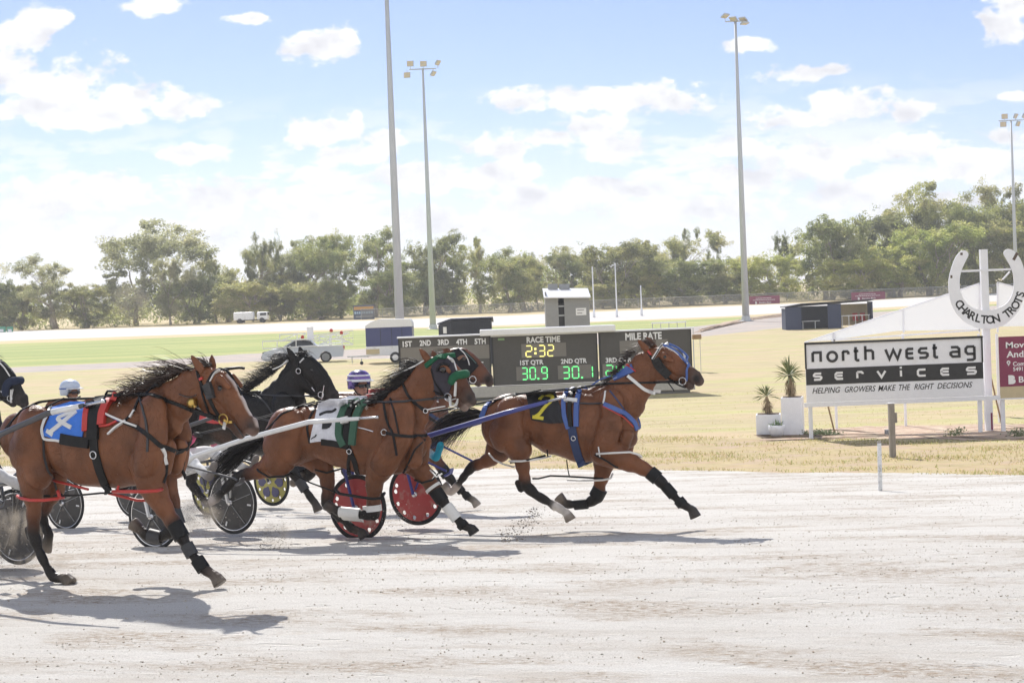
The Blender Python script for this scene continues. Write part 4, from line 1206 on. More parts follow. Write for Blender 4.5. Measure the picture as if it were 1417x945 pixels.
# ------------------------------------------------------------------ horse float
r = root_at('horse_float', 540, 99, 'blue and white horse trailer parked left of the scoreboard', 'trailer'); f = planeY(r, 99)
x0, x1 = f(508, 470)[0], f(572, 470)[0]
zc = lambda y: f(540, y)[1]
MB().box(((x0 + x1) / 2, 0, (zc(452) + zc(478)) / 2), (x1 - x0, 1.9, zc(452) - zc(478)), None, .04).build('body', BLUEP, r)
pan = MB()
for k in (.32, .56, .78): pan.box((x0 + (x1 - x0) * k, -.955, (zc(452) + zc(478)) / 2), (.025, .012, zc(452) - zc(478) - .08))
pan.build('panel_seams', NAVYD, r)
top = [(x0 - .02, zc(452.5)), (x1 + .02, zc(452.5)), (x1 - .02, zc(446)), (x1 - .12, zc(442)), (x0 + .75, zc(441)), (x0 + .3, zc(445)), (x0 + .02, zc(449))]
shade_auto(MB().prism([(a, b) for a, b in top], -.98, .98).build('roof', WHITE_CLEAN, r), 40)
MB().box(((x0 + x1) / 2, 0, (zc(478) + zc(491)) / 2), (x1 - x0 + .02, 1.92, zc(478) - zc(491)), None, .03).build('lower_body', WHITE, r)
MB().box((x0 + .38, -.97, zc(485)), (.75, .02, .28)).build('tool_box', BEIGE, r)
for cx in (548.5, 565):
    xx = f(cx, 490)[0]
    for s in (-1, 1):
        w_ = MB().lathe([(.16, -.09), (.27, -.09), (.31, -.05), (.31, .05), (.27, .09), (.16, .09)], 20, (xx, s * .92, .31), 'Y').build('wheel', RUBBER, r, True)
        MB().lathe([(.17, -.02), (.17, .02)], 16, (xx, s * 1.0, .31), 'Y').build('rim', WHITE_CLEAN, w_)
db = MB(); 
for s in (-1, 1): db.bar((x0 + .1, s * .6, .42), (x0 - 1.15, 0, .42), .08)
db.bar((x0 - .9, 0, .42), (x0 - .9, 0, .05), .05); db.build('drawbar', GALV, r)
p = P(520, 492, 97.5)
r = empty('trailer_step', (P(500, 490, 97)[0], 97, float(tz(97))), 0, 'low dark jockey wheel stand under the trailer drawbar', 'stand')
MB().tube([(0, 0, .05), (0, 0, .35)], .03, 6).build('tube', GALV, r); MB().lathe([(.03, -.03), (.1, -.03), (.1, .03), (.03, .03)], 12, (0, 0, .1), 'Y').build('wheel', RUBBER, r)
r.name = 'jockey_stand'

# ------------------------------------------------------------------ sponsor sign with lettering
SY = 36.0
r = root_at('sponsor_sign', 1238, SY, 'wide white and black sign reading north west ag services', 'sign'); f = planeY(r, SY)
S_ = SY / F
x0, x1 = f(1115, 515)[0], f(1360.5, 510)[0]; zt, zb = f(1238, 470)[1], f(1238, 552.5)[1]
lev = lambda py: f(1117, py)[1]        # heights read along the left end of the sign
MB().box(((x0 + x1) / 2, .015, (zt + zb) / 2), (x1 - x0, .03, zt - zb)).build('panel', WHITE, r)
bk = MB(); z1_, z0_ = lev(510.5), lev(533)
bk.box(((x0 + x1) / 2, -.003, (z1_ + z0_) / 2), (x1 - x0 - .002, .006, z1_ - z0_)); bk.build('black_band', BLACKP, r)
fr = MB(); fr.box(((x0 + x1) / 2, -.004, zt - .012), (x1 - x0 + .02, .05, .045)); 
for xx in (x0 + .006, x1 - .012): fr.box((xx, -.004, (zt + z1_) / 2), (.03, .05, zt - z1_))
fr.build('black_border', BLACKP, r)
MB().box(((x0 + x1) / 2 + 1.6, .03, zb - .05), (x1 - x0 + 3.3, .05, .09)).build('bottom_rail', WHITE, r)
for px in (1122.5, 1357.5): xx = f(px, 575)[0]; MB().box((xx, .08, zb / 2 - .05), (.075, .06, zb + .1)).build('leg', WHITE, r)


def letters(mb, items, zb_, xh, lw):
    """squared rounded sign letters; items (char, px left, px right)"""
    for ch, pl, pr in items:
        x, w = f(pl, 500)[0] + lw / 2, (pr - pl) * S_ - lw; h = xh - lw; z = zb_ + lw / 2; c = min(w, h) * .22
        X = lambda a: x + w * a
        Z = lambda b: z + h * b
        St = lambda pts: mb.stroke([(X(a), Z(b)) for a, b in pts], lw, -.010, -.0005)
        cx, cz = c / w, c / h
        if ch == 'n': St([(0, 0), (0, 1)]); St([(0, 1), (1, 1), (1, 0)])
        elif ch == 'o': mb.stroke([(X(.5 + .5 * math.cos(t)), Z(.5 + .5 * math.sin(t))) for t in np.linspace(0, 2 * math.pi, 20, endpoint=False)], lw, -.01, -.0005, True)
        elif ch == 'r': St([(0, 0), (0, 1)]); St([(0, .85), (.15, 1), (1 - cx, 1), (1, 1 - cz), (1, .68)])
        elif ch == 't': St([(.35, 1.42), (.35, cz), (.35 + cx, 0), (1, 0)]); St([(0, 1), (.85, 1)])
        elif ch == 'h': St([(0, 0), (0, 1.5)]); St([(0, 1), (1 - cx, 1), (1, 1 - cz), (1, 0)])
        elif ch == 'w': St([(0, 1.04), (.24, 0), (.5, .95), (.76, 0), (1, 1.04)])
        elif ch == 'v': St([(0, 1.03), (.5, 0), (1, 1.03)])
        elif ch == 'e': St([(1, 1), (cx, 1), (0, 1 - cz), (0, cz), (cx, 0), (1, 0)]); St([(0, .52), (.95, .52)])
        elif ch == 's': St([(1, 1), (cx, 1), (0, 1 - cz), (0, .55 + cz * .4), (cx, .52), (1 - cx, .52), (1, .48 - cz * .4), (1, cz), (1 - cx, 0), (0, 0)])
        elif ch == 'c': St([(1, 1), (cx, 1), (0, 1 - cz), (0, cz), (cx, 0), (1, 0)])
        elif ch == 'a': St([(.05, 1), (1 - cx, 1), (1, 1 - cz), (1, 0), (cx, 0), (0, cz), (0, .5 - cz * .5), (cx, .5), (1, .5)])
        elif ch == 'g': St([(1, 1), (cx, 1), (0, 1 - cz), (0, .25 + cz), (cx, .22), (1, .22)]); St([(1, 1), (1, -.3), (1 - cx, -.42), (.1, -.42)])
        elif ch == 'i': St([(.5, 0), (.5, 1)]); St([(.5, 1.3), (.5, 1.62)])
lt = MB(); letters(lt, [('n', 1123, 1137.5), ('o', 1143.5, 1160), ('r', 1165, 1176), ('t', 1180, 1191), ('h', 1196, 1210), ('w', 1224, 1249), ('e', 1253, 1266), ('s', 1270.5, 1285.5), ('t', 1289, 1300), ('a', 1314, 1329.5), ('g', 1335, 1350.5)],
                   lev(503), 16.5 * S_, 3.6 * S_); lt.build('lettering', BLACKP, r)
lt = MB(); letters(lt, [('s', 1124, 1137), ('e', 1154, 1167), ('r', 1184, 1194.5), ('v', 1212, 1226), ('i', 1243, 1249), ('c', 1268, 1281.5), ('e', 1300.5, 1314), ('s', 1336, 1351)],
                   lev(527.3), 11.3 * S_, 2.9 * S_); 
lt.V = [(a, b - .0065, c) for a, b, c in lt.V]; lt.build('lettering', WHITE_CLEAN, r)
for body, pa, pb in (('HELPING', 1124, 1163), ('GROWERS', 1169, 1212), ('MAKE', 1215, 1240), ('THE', 1244, 1260), ('RIGHT', 1265, 1293), ('DECISIONS', 1297, 1346)):
    lt = MB(); put_text(lt, body, f(pa, 540)[0], f(pb, 540)[0], lev(545), lev(537), -.001, .008, .32); lt.build('lettering', BLACKP, r)

# horseshoe emblem on its post
HY = 36.3
r = root_at('horseshoe_sign', 1365.5, HY, 'big white horseshoe reading CHARLTON TROTS on a tall white post', 'sign'); f = planeY(r, HY)
outer = [(1330, 347), (1322, 356), (1315.5, 373), (1312, 392), (1314, 412), (1322, 432), (1336, 446), (1351, 453.5), (1366, 455.5), (1381, 453), (1396, 444.5), (1410, 428), (1417, 408), (1418.5, 388), (1416, 370), (1410, 356), (1402, 347)]
inner = [(1395, 344.5), (1390, 347), (1388.5, 352), (1393, 360), (1400, 374), (1402.5, 390), (1401, 405), (1394, 418), (1382, 426), (1366, 429.5), (1349, 427.5), (1337, 419), (1329.5, 406), (1327.5, 391), (1329.5, 376), (1335.5, 362), (1339.5, 354), (1338.5, 349), (1334.5, 346.5)]
def cr(pts, n=3):
    out = []
    for i in range(len(pts) - 1):
        p0, p1, p2, p3 = [np.array(pts[max(0, min(len(pts) - 1, i + k))], float) for k in (-1, 0, 1, 2)]
        for t in np.linspace(0, 1, n, endpoint=False): out.append(.5 * ((2 * p1) + (p2 - p0) * t + (2 * p0 - 5 * p1 + 4 * p2 - p3) * t * t + (3 * p1 - p0 - 3 * p2 + p3) * t ** 3))
    out.append(np.array(pts[-1], float)); return out
ol = cr(outer + inner[:1]); il = cr(inner)[1:]
poly = [f(*p) for p in ol] + [f(*p) for p in il]
# tessellate the concave outline
from mathutils.geometry import tessellate_polygon
def concave(mb, poly, y0, y1):
    n = len(poly); tr = tessellate_polygon([[Vector((a, b, 0)) for a, b in poly]])
    V = [(x, y0, z) for x, z in poly] + [(x, y1, z) for x, z in poly]
    mb.add(V, [tuple(t) for t in tr] + [tuple(i + n for i in t[::-1]) for t in tr] + [(i, i + n, (i + 1) % n + n, (i + 1) % n) for i in range(n)])
mb = MB(); concave(mb, poly, -.03, .0); mb.build('horseshoe', WHITE, r)
xp = f(1366, 470)[0]; zt = f(1365, 345)[1]
MB().box((xp, .075, zt / 2 - .1), (.15, .12, zt + .2)).build('post', WHITE, r)
z = f(1365, 374)[1]; MB().box((xp, .0, z), (1.1, .022, .045)).build('cross_bar', WHITE, r)
MB().bar((f(1388, 387)[0], .03, f(1388, 387)[1]), (f(1398, 376)[0], .03, f(1398, 376)[1]), .03).build('brace', WHITE, r)
MB().box((f(1372.7, 583)[0], .012, f(1372.7, 583)[1]), (.035, .01, .36)).build('rust_mark', MAROON, r)
CHIP = mat('bare_timber_chip', (.12, .09, .075), .9)
for q, w_, h_ in (((1330, 351.5), .05, .05), ((1316, 383), .04, .06), ((1404.5, 355), .06, .17)):
    x, z = f(*q); MB().box((x, -.031, z), (w_, .004, h_), Matrix.Rotation(R(30 if q[0] > 1390 else 0), 3, 'Y')).build('paint_chip', CHIP, r)
lt = MB(); txt = 'CHARLTON TROTS'; cx, cy, rad = 1366.5, 396, 46.0
for i, ch in enumerate(txt):
    if ch == ' ': continue
    a = R(-58 + i * 134 / 13)
    px, py = cx + rad * math.sin(a), cy + rad * math.cos(a)
    V, Fc = text_geo(ch, bold=.025, extrude=.5)
    mn, mx = V.min(0), V.max(0); sc = 11.5 * (HY / F) / .73
    X = (V[:, 0] - (mn[0] + mx[0]) / 2) * sc * .95; Z = (V[:, 1] - .36) * sc
    x, z = f(px, py); b_ = a
    lt.add(np.stack([x + X * math.cos(b_) - Z * math.sin(b_), -.031 - V[:, 2] * .004, z + X * math.sin(b_) + Z * math.cos(b_)], 1), Fc)
lt.build('lettering', BLACKP, r)

# maroon sign at the right edge
r = root_at('bank_sign', 1430, SY, 'maroon sign cut by the right edge beside the horseshoe post', 'sign'); f = planeY(r, SY)
xa, xb = f(1383, 500)[0], f(1490, 500)[0]; zt, zm, zb = f(1390, 466)[1], f(1390, 535)[1], f(1390, 551)[1]
MB().box(((xa + xb) / 2, .015, (zt + zm) / 2), (xb - xa, .03, zt - zm)).build('panel', MAROON, r)
MB().box(((xa + xb) / 2, .018, (zm + zb) / 2), (xb - xa, .03, zm - zb - .004)).build('lower_panel', BEIGE, r)
for px in (1389.5, 1480): xx = f(px, 575)[0]; MB().box((xx, .09, zm / 2), (.08, .06, zm + .1)).build('leg', WHITE, r)
for body, pa, pb, ya, yb in (('Mov', 1392.5, 1418, 473, 481.5), ('And', 1393, 1416.5, 485.5, 494.5), ('Com', 1401.5, 1418, 500.5, 506.5), ('5491', 1401.5, 1415, 508, 513.5), ('B', 1409, 1416, 521, 529.5)):
    lt = MB(); put_text(lt, body, f(pa, 500)[0], f(pb, 500)[0], f(1403, yb)[1], f(1403, ya)[1], -.001, .02); lt.build('lettering', WHITE_CLEAN, r)
lt = MB(); put_text(lt, 'B', f(1394.5, 500)[0], f(1404.5, 500)[0], f(1400, 531.5)[1], f(1400, 519)[1], -.001, .10); lt.build('emblem', WHITE_CLEAN, r)
x, z = f(1395.5, 501.5); pn = MB(); pn.stroke([(x + .028 * math.cos(t), z + .028 * math.sin(t)) for t in np.linspace(0, 2 * math.pi, 12, endpoint=False)], .022, -.008, -.001, True); pn.prism([(x - .03, z - .025), (x, z - .075), (x + .03, z - .025)], -.008, -.001); pn.build('map_pin', WHITE_CLEAN, r)

# pale gable sheets behind the signs
def sheetmat():
    mt, nt, b = principled('pale_shade_sheet'); N, L = nt.nodes.new, nt.links.new
    b.inputs['Base Color'].default_value = (.80, .81, .83, 1); b.inputs['Roughness'].default_value = .6
    tl = N('ShaderNodeBsdfTranslucent'); tl.inputs[0].default_value = (.82, .83, .84, 1)
    m1 = N('ShaderNodeMixShader'); m1.inputs[0].default_value = .45; L(b.outputs[0], m1.inputs[1]); L(tl.outputs[0], m1.inputs[2])
    tb = N('ShaderNodeBsdfTransparent'); m2 = N('ShaderNodeMixShader'); m2.inputs[0].default_value = .14
    L(m1.outputs[0], m2.inputs[1]); L(tb.outputs[0], m2.inputs[2]); L(m2.outputs[0], nt.nodes['Material Output'].inputs[0])
    return mt
SHEET = sheetmat()
GY = 38.5
r = root_at('shade_gable', 1367, GY, 'pale see-through gable of shade sheets standing behind the signs', 'shade screen'); f = planeY(r, GY)
for pts in ([(1116, 473), (1355, 392.5), (1355, 456), (1240, 458), (1150, 471)], [(1380, 391), (1640, 462), (1600, 470), (1490, 450), (1380, 452)]):
    mb = MB(); concave(mb, [f(*p) for p in pts], 0, .012); mb.build('sheet', SHEET, r)
fm = MB()
for a, b in (((1113, 474), (1355, 392.5)), ((1355, 392.5), (1355, 460)), ((1380, 391), (1640, 462)), ((1380, 391), (1380, 460)), ((1154, 472), (1154, 461)), ((1250, 460), (1250, 429)), ((1150, 471), (1355, 456.5))):
    (xa, za), (xb, zb_) = f(*a), f(*b); fm.bar((xa, -.03, za), (xb, -.03, zb_), .035)
fm.build('frame', WHITE, r)
for px in (1154, 1250, 1355, 1380, 1500, 1600):
    xx = f(px, 470)[0]; MB().bar((xx, .04, -.1), (xx, .04, f(px, 462)[1]), .05).build('post', WHITE, r)

# small things around the signs
def on_ground(name, px, py, label, cat, group=None):
    p = G(px, py); return empty(name, p, 0, label, cat, group), p[1]
r, Y = on_ground('timber_post', 1235.5, 633, 'grey weathered timber post in front of the sponsor sign', 'post'); s = Y / F
MB().box((0, 0, 37.5 * s - .1), (8.0 * s, 8.0 * s, 75 * s + .2), None, .006).build('post', WOOD, r); MB().box((6 * s, 0, 55 * s), (3 * s, .05, 14 * s)).build('batten', WOOD, r)
MB().box((0, 0, 75 * s + .005), (8.6 * s, 8.6 * s, .012)).build('cap', WHITE, r)
r, Y = on_ground('marker_peg', 1218.5, 679, 'thin white marker peg at the track edge', 'peg'); s = Y / F
MB().box((0, 0, 33.5 * s - .08), (5.0 * s, .05, 67 * s + .16), Matrix.Rotation(R(.6), 3, 'Y'), .004).build('peg', mat('peg_paint', (.66, .66, .66), .6, var=.2, scale=12, dirt=((.22, .21, .2), 18, .52, .85)), r)
MB().box((0, 0, 67 * s + .004), (5.2 * s, .052, .02)).build('cut_end', WOOD, r)
r, Y = on_ground('concrete_block', 1228.5, 601, 'small grey block lying beside the timber post', 'block'); MB().box((0, 0, .05), (.09, .12, .11), Matrix.Rotation(R(20), 3, 'Z'), .012).build('block', GREYP, r)
r, Y = on_ground('wood_stake', 1156, 600, 'brown stake leaning behind the left end of the sponsor sign', 'stake'); s = Y / F
MB().tube([(0, 0, -.05), (-9 * s, .1, 45 * s)], .018, 6).build('stake', WOODL, r)
r, Y = on_ground('wood_stake', 1388, 592, 'brown stake leaning behind the maroon sign', 'stake'); s = Y / F
MB().tube([(0, 0, -.05), (-12 * s, .25, 80 * s)], .018, 6).build('stake', WOODL, r)
p = P(1364.5, 506, 41); r = empty('meter_box', (p[0], 41, float(tz(41))), 0, 'small grey metal box behind the gap beside the horseshoe post', 'box')
MB().box((0, 0, p[2] - tz(41)), (.18, .15, .34), None, .01).build('case', mat('meter_green', (.22, .26, .25), .6), r); MB().bar((0, .1, -.05), (0, .1, p[2] - tz(41)), .05).build('post', GALV, r)

# planters
LEAFY = mat('yucca_leaf', (.17, .21, .09), .5, var=.25, scale=5, col2=(.30, .29, .13), c2=(.5, .62))
DEAD = mat('dead_leaf', (.30, .225, .14), .9, var=.3, scale=9)
SOIL = mat('potting_soil', (.10, .07, .05), .95, var=.3, scale=30)
SUCC = mat('succulent_leaf', (.16, .24, .10), .5, var=.25, scale=9)


def yucca(name, base, hgt, spread, n, label, seed, lean=0.0):
    r = empty(name, base, 0, label, 'plant'); rr = np.random.default_rng(seed)
    tr = MB().tube([(0, 0, -.02), (-.02, 0, hgt * .25), (-.05 + lean, 0, hgt * .5)], [.035, .032, .03], 8); tr.build('trunk', DEAD, r)
    sk = MB()
    for k in range(n * 2):
        a = rr.uniform(0, 6.28); z = hgt * rr.uniform(.12, .52); l = hgt * rr.uniform(.18, .42)
        d = np.array([math.cos(a), math.sin(a), 0]); p0 = np.array([-.03 + lean * z / hgt * 2, 0, z]); p1 = p0 + d * rr.uniform(.05, .14) - np.array([0, 0, l * .5]); p2 = p0 + d * rr.uniform(.08, .17) - np.array([0, 0, l]); p2[2] = max(p2[2], .01)
        s = np.array([-d[1], d[0], 0]) * .014
        sk.add([p0 - s, p0 + s, p1 + s * .9, p1 - s * .9, p2], [(0, 1, 2, 3), (3, 2, 4)])
    sk.build('dead_leaves', DEAD, r)
    lf = MB()
    for k in range(n):
        a = rr.uniform(0, 6.28); el = rr.uniform(-.35, 1.5); l = spread * rr.uniform(.65, 1.1)
        d = np.array([math.cos(a) * math.cos(el), math.sin(a) * math.cos(el), math.sin(el)]); p0 = np.array([-.05 + lean, 0, hgt * .52]) + d * .02
        s = np.cross(d, [0, 0, 1]); s = s / (np.linalg.norm(s) + 1e-6) * .016; dr = np.array([0, 0, -.12 * l])
        p1 = p0 + d * l * .5; p2 = p0 + d * l + dr; u = np.cross(s, d); u = u / np.linalg.norm(u) * .008
        lf.add([p0 - s * .7, p0 + s * .7, p1 + s + u, p1 - s + u, p1 - u, p2], [(0, 1, 2, 4), (0, 4, 3), (4, 2, 5), (3, 4, 5)])
    lf.build('leaves', LEAFY, r)
    return r


pz, Yp = G(1098, 601), G(1098, 601)[1]; s = Yp / F
r = empty('planter', pz, R(-14), 'tall square white planter left of the sponsor sign', 'planter')
b_ = MB(); hw = 14.5 * s; b_.box((0, 0, 26 * s), (2 * hw, 2 * hw, 52 * s), None, .012); b_.build('pot', WHITE, r)
MB().box((0, 0, 52 * s + .004), (2 * hw * .86, 2 * hw * .86, .01)).build('soil', SOIL, r)
yucca('yucca_plant', (pz[0], Yp, pz[2] + 52 * s), 56 * s * 1.05, 30 * s, 60, 'spiky yucca with a shaggy trunk in the tall white planter', 4)
p2, Y2 = G(1064, 601), G(1064, 601)[1]
r = empty('planter', p2, R(-10), 'low square white planter left of the tall one', 'planter')
MB().box((0, .15, 14 * s), (34 * s, 34 * s, 28 * s), None, .012).build('pot', WHITE, r); MB().box((0, .15, 28 * s + .004), (30 * s, 30 * s, .01)).build('soil', SOIL, r)
yucca('yucca_plant', (p2[0] + 3 * s, Y2 + .15, p2[2] + 28 * s), 46 * s * 1.05, 22 * s, 34, 'thin yucca with drooping dead leaves in the low white planter', 8)
p3, Y3 = G(1075, 603.5), G(1075, 603.5)[1]
r = empty('planter', p3, 0, 'small round white bowl planter in front of the two square planters', 'planter')
MB().lathe([(.02, .0), (.11, .0), (.155, .06), (.175, .15), (.178, .235), (.165, .24), (.155, .2), (.02, .19)], 20).build('pot', WHITE, r, True)
r = empty('succulent_plant', (p3[0], Y3, p3[2] + .2), 0, 'bushy green succulent in the round bowl planter', 'plant'); rr = np.random.default_rng(5); mb = MB()
for k in range(70):
    a = rr.uniform(0, 6.28); el = rr.uniform(.1, 1.4); l = rr.uniform(.08, .2); d = np.array([math.cos(a) * math.cos(el), math.sin(a) * math.cos(el), math.sin(el)]); q = rr.normal(0, .05, 3) * (1, 1, .3)
    sd = np.cross(d, [0, 0, 1]) * .02; mb.add([q, q + d * l * .6 + sd, q + d * l, q + d * l * .6 - sd], [(0, 1, 2, 3)])
mb.build('leaves', SUCC, r)

M_WEED = mat('weed_leaf', (.20, .24, .13), .7, var=.3, scale=8)
def weed(px, py, wid_, hgt, n, label, seed):
    p = G(px, py); r = empty('weed', p, 0, label, 'plant'); rr = np.random.default_rng(seed); mb = MB(); st = MB()
    for k in range(14):
        a = rr.uniform(0, 6.28); e = np.array([math.cos(a) * wid_ * rr.uniform(.2, 1), math.sin(a) * wid_ * .6, hgt * rr.uniform(.3, 1)]); st.tube([(0, 0, 0), e * .5 + [0, 0, .03], e], .004, 4)
    for k in range(n):
        a = rr.uniform(0, 6.28); q = np.array([rr.normal(0, wid_ * .5), rr.normal(0, wid_ * .3), hgt * rr.random() ** 1.5]); l = rr.uniform(.02, .055); d = rr.normal(0, 1, 3); d /= np.linalg.norm(d); sd = np.cross(d, rr.normal(0, 1, 3)); sd = sd / np.linalg.norm(sd) * l * .35
        mb.add([q, q + d * l * .5 + sd, q + d * l, q + d * l * .5 - sd], [(0, 1, 2, 3)])
    st.build('stem', M_WEED, r); mb.build('leaves', M_WEED, r)
weed(1130, 601, .32, .10, 420, 'pale low weed beside the planters under the sign', 1)
weed(1148, 602, .22, .08, 240, 'pale low weed at the foot of the leaning stake', 2)
weed(1322, 603, .22, .17, 220, 'dark leafy weed under the right half of the sponsor sign', 3)
weed(1412, 604, .25, .15, 260, 'leafy weed at the foot of the maroon sign', 4)

# ------------------------------------------------------------------ bodies: smooth blended surfaces polygonised with surface nets
class Field:
    def __init__(s, lo, hi, res):
        s.res = res; s.lo = np.array(lo, float)
        s.n = np.ceil((np.array(hi) - s.lo) / res).astype(int) + 1
        s.f = np.full(s.n, .5, np.float32); s.prims = []

    def _sub(s, lo, hi):
        a = np.clip(np.floor((np.array(lo) - s.lo) / s.res).astype(int), 0, s.n - 1); b = np.clip(np.ceil((np.array(hi) - s.lo) / s.res).astype(int) + 1, 1, s.n)
        g = np.meshgrid(*[s.lo[i] + np.arange(a[i], b[i]) * s.res for i in range(3)], indexing='ij')
        return tuple(slice(a[i], b[i]) for i in range(3)), g

    @staticmethod
    def seg(g, A, B):
        """tapered capsule; stations (x,y,z,r,s): s squashes sideways (y)"""
        a, b = np.array(A[:3]), np.array(B[:3]); d = b - a; dd = max(1e-9, d @ d)
        t = np.clip(((g[0] - a[0]) * d[0] + (g[1] - a[1]) * d[1] + (g[2] - a[2]) * d[2]) / dd, 0, 1)
        r = A[3] + (B[3] - A[3]) * t; sq = A[4] + (B[4] - A[4]) * t
        return np.sqrt((g[0] - a[0] - d[0] * t) ** 2 + ((g[1] - a[1] - d[1] * t) / sq) ** 2 + (g[2] - a[2] - d[2] * t) ** 2) - r, t

    def chain(s, st, k=.03, sub=False):
        for i in range(max(1, len(st) - 1)):
            A, B = st[i], st[min(i + 1, len(st) - 1)]
            rm = max(A[3], B[3]) * max(1, A[4], B[4]) + k + 3 * s.res
            lo = np.minimum(A[:3], B[:3]) - rm; hi = np.maximum(A[:3], B[:3]) + rm
            sl, g = s._sub(lo, hi)
            if min(g[0].shape) == 0: continue
            d, _ = s.seg(g, A, B); f = s.f[sl]
            if sub:
                d = -d; h = np.clip(k - np.abs(d - f), 0, None) / k; s.f[sl] = np.maximum(d, f) + h * h * k * .25
            else:
                h = np.clip(k - np.abs(d - f), 0, None) / k; s.f[sl] = np.minimum(d, f) + h * h * k * .25
                s.prims.append((A, B))

    def hoof(s, a, b, r1, r2, k=.008):
        a, b = np.array(a), np.array(b); d = b - a; L_ = np.linalg.norm(d); d = d / L_
        rm = r2 + L_ + .04; sl, g = s._sub(np.minimum(a, b) - rm, np.maximum(a, b) + rm)
        q = [g[i] - a[i] for i in range(3)]; t = q[0] * d[0] + q[1] * d[1] + q[2] * d[2]
        rad = np.sqrt(np.clip(q[0] ** 2 + q[1] ** 2 + q[2] ** 2 - t ** 2, 0, None)); rr = r1 + (r2 - r1) * np.clip(t / L_, 0, 1)
        e = np.maximum(rad - rr, np.maximum(-t, t - L_)); f = s.f[sl]; h = np.clip(k - np.abs(e - f), 0, None) / k; s.f[sl] = np.minimum(e, f) + h * h * k * .25

    def relief(s, pts, w, amp, ymin=.06, side=0):
        """shallow groove (amp>0) or ridge along an x,z polyline, on both flanks"""
        for i in range(len(pts) - 1):
            a, b = np.array(pts[i]), np.array(pts[i + 1]); d = b - a; dd = max(1e-9, d @ d)
            lo = [min(a[0], b[0]) - 3 * w, s.lo[1], min(a[1], b[1]) - 3 * w]; hi = [max(a[0], b[0]) + 3 * w, s.lo[1] + s.n[1] * s.res, max(a[1], b[1]) + 3 * w]
            sl, g = s._sub(lo, hi)
            t = np.clip(((g[0] - a[0]) * d[0] + (g[2] - a[1]) * d[1]) / dd, 0, 1)
            e = np.sqrt((g[0] - a[0] - d[0] * t) ** 2 + (g[2] - a[1] - d[1] * t) ** 2)
            m_ = np.clip((np.abs(g[1]) - ymin) / .05, 0, 1)
            if side: m_ = m_ * (g[1] * side > 0)
            if i > 0 and False: pass
            s.f[sl] += (amp * np.exp(-(e / w) ** 2) * m_ / max(1, len(pts) - 1) ** .5).astype(np.float32)

    def polygonise(s, smooth=2):
        f = s.f; n = s.n; ins = f < 0
        c = np.stack([ins[dx:n[0] - 1 + dx, dy:n[1] - 1 + dy, dz:n[2] - 1 + dz] for dx in (0, 1) for dy in (0, 1) for dz in (0, 1)])
        cnt = c.sum(0); act = (cnt > 0) & (cnt < 8)
        I = np.argwhere(act); idx = -np.ones(act.shape, np.int64); idx[act] = np.arange(len(I))
        co = np.array([(dx, dy, dz) for dx in (0, 1) for dy in (0, 1) for dz in (0, 1)])
        vals = np.stack([f[I[:, 0] + o[0], I[:, 1] + o[1], I[:, 2] + o[2]] for o in co], 1)
        acc = np.zeros((len(I), 3)); num = np.zeros(len(I))
        for a in range(8):
            for b in range(a + 1, 8):
                if np.abs(co[a] - co[b]).sum() != 1: continue
                fa, fb = vals[:, a], vals[:, b]; x = (fa < 0) != (fb < 0)
                t = np.where(x, fa / np.where(x, fa - fb, 1), 0)
                acc += np.where(x[:, None], co[a] + (co[b] - co[a]) * t[:, None], 0); num += x
        V = s.lo + (I + acc / num[:, None]) * s.res
        Q = []
        for ax in range(3):
            o = [0, 0, 0]; o[ax] = 1
            A = ins[:n[0] - o[0], :n[1] - o[1], :n[2] - o[2]]; B = ins[o[0]:, o[1]:, o[2]:]
            E = np.argwhere(A != B); u, v = (ax + 1) % 3, (ax + 2) % 3
            E = E[(E[:, u] > 0) & (E[:, v] > 0) & (E[:, u] < n[u] - 1) & (E[:, v] < n[v] - 1)]
            flip = ins[E[:, 0], E[:, 1], E[:, 2]]
            q = []
            for du, dv in ((-1, -1), (0, -1), (0, 0), (-1, 0)):
                e = E.copy(); e[:, u] += du; e[:, v] += dv; q.append(idx[e[:, 0], e[:, 1], e[:, 2]])
            q = np.stack(q, 1); q = np.where(flip[:, None], q, q[:, ::-1]); Q.append(q)
        Q = np.concatenate(Q); Q = Q[(Q >= 0).all(1)]
        # one body: keep the largest connected piece
        lab = np.arange(len(V))
        for _ in range(400):
            m_ = lab[Q].min(1); new = lab.copy(); np.minimum.at(new, Q.ravel(), np.repeat(m_, 4)); new = new[new]
            if (new == lab).all(): break
            lab = new
        u, cn = np.unique(lab, return_counts=True); keep = lab == u[cn.argmax()]
        mp = -np.ones(len(V), np.int64); mp[keep] = np.arange(keep.sum()); Q = mp[Q[keep[Q[:, 0]]]]; V = V[keep]
        for _ in range(smooth):
            a = np.zeros_like(V); w = np.zeros(len(V))
            for k in range(4):
                for k2 in ((k + 1) % 4, (k - 1) % 4):
                    np.add.at(a, Q[:, k], V[Q[:, k2]]); np.add.at(w, Q[:, k], 1)
            V = V * .45 + .55 * a / w[:, None]
        return V, Q


def quick_mesh(name, V, Q, mts, cols=None):
    me = bpy.data.meshes.new(name)
    me.vertices.add(len(V)); me.vertices.foreach_set('co', V.astype(np.float32).ravel())
    me.loops.add(len(Q) * 4); me.loops.foreach_set('vertex_index', Q.astype(np.int32).ravel())
    me.polygons.add(len(Q)); me.polygons.foreach_set('loop_start', np.arange(0, len(Q) * 4, 4, dtype=np.int32))
    me.update(); me.polygons.foreach_set('use_smooth', np.ones(len(Q), dtype=bool))
    if cols is not None: set_col(me, cols)
    for m_ in (mts if isinstance(mts, (list, tuple)) else [mts]): me.materials.append(m_)
    me.validate(); me.update()
    return me


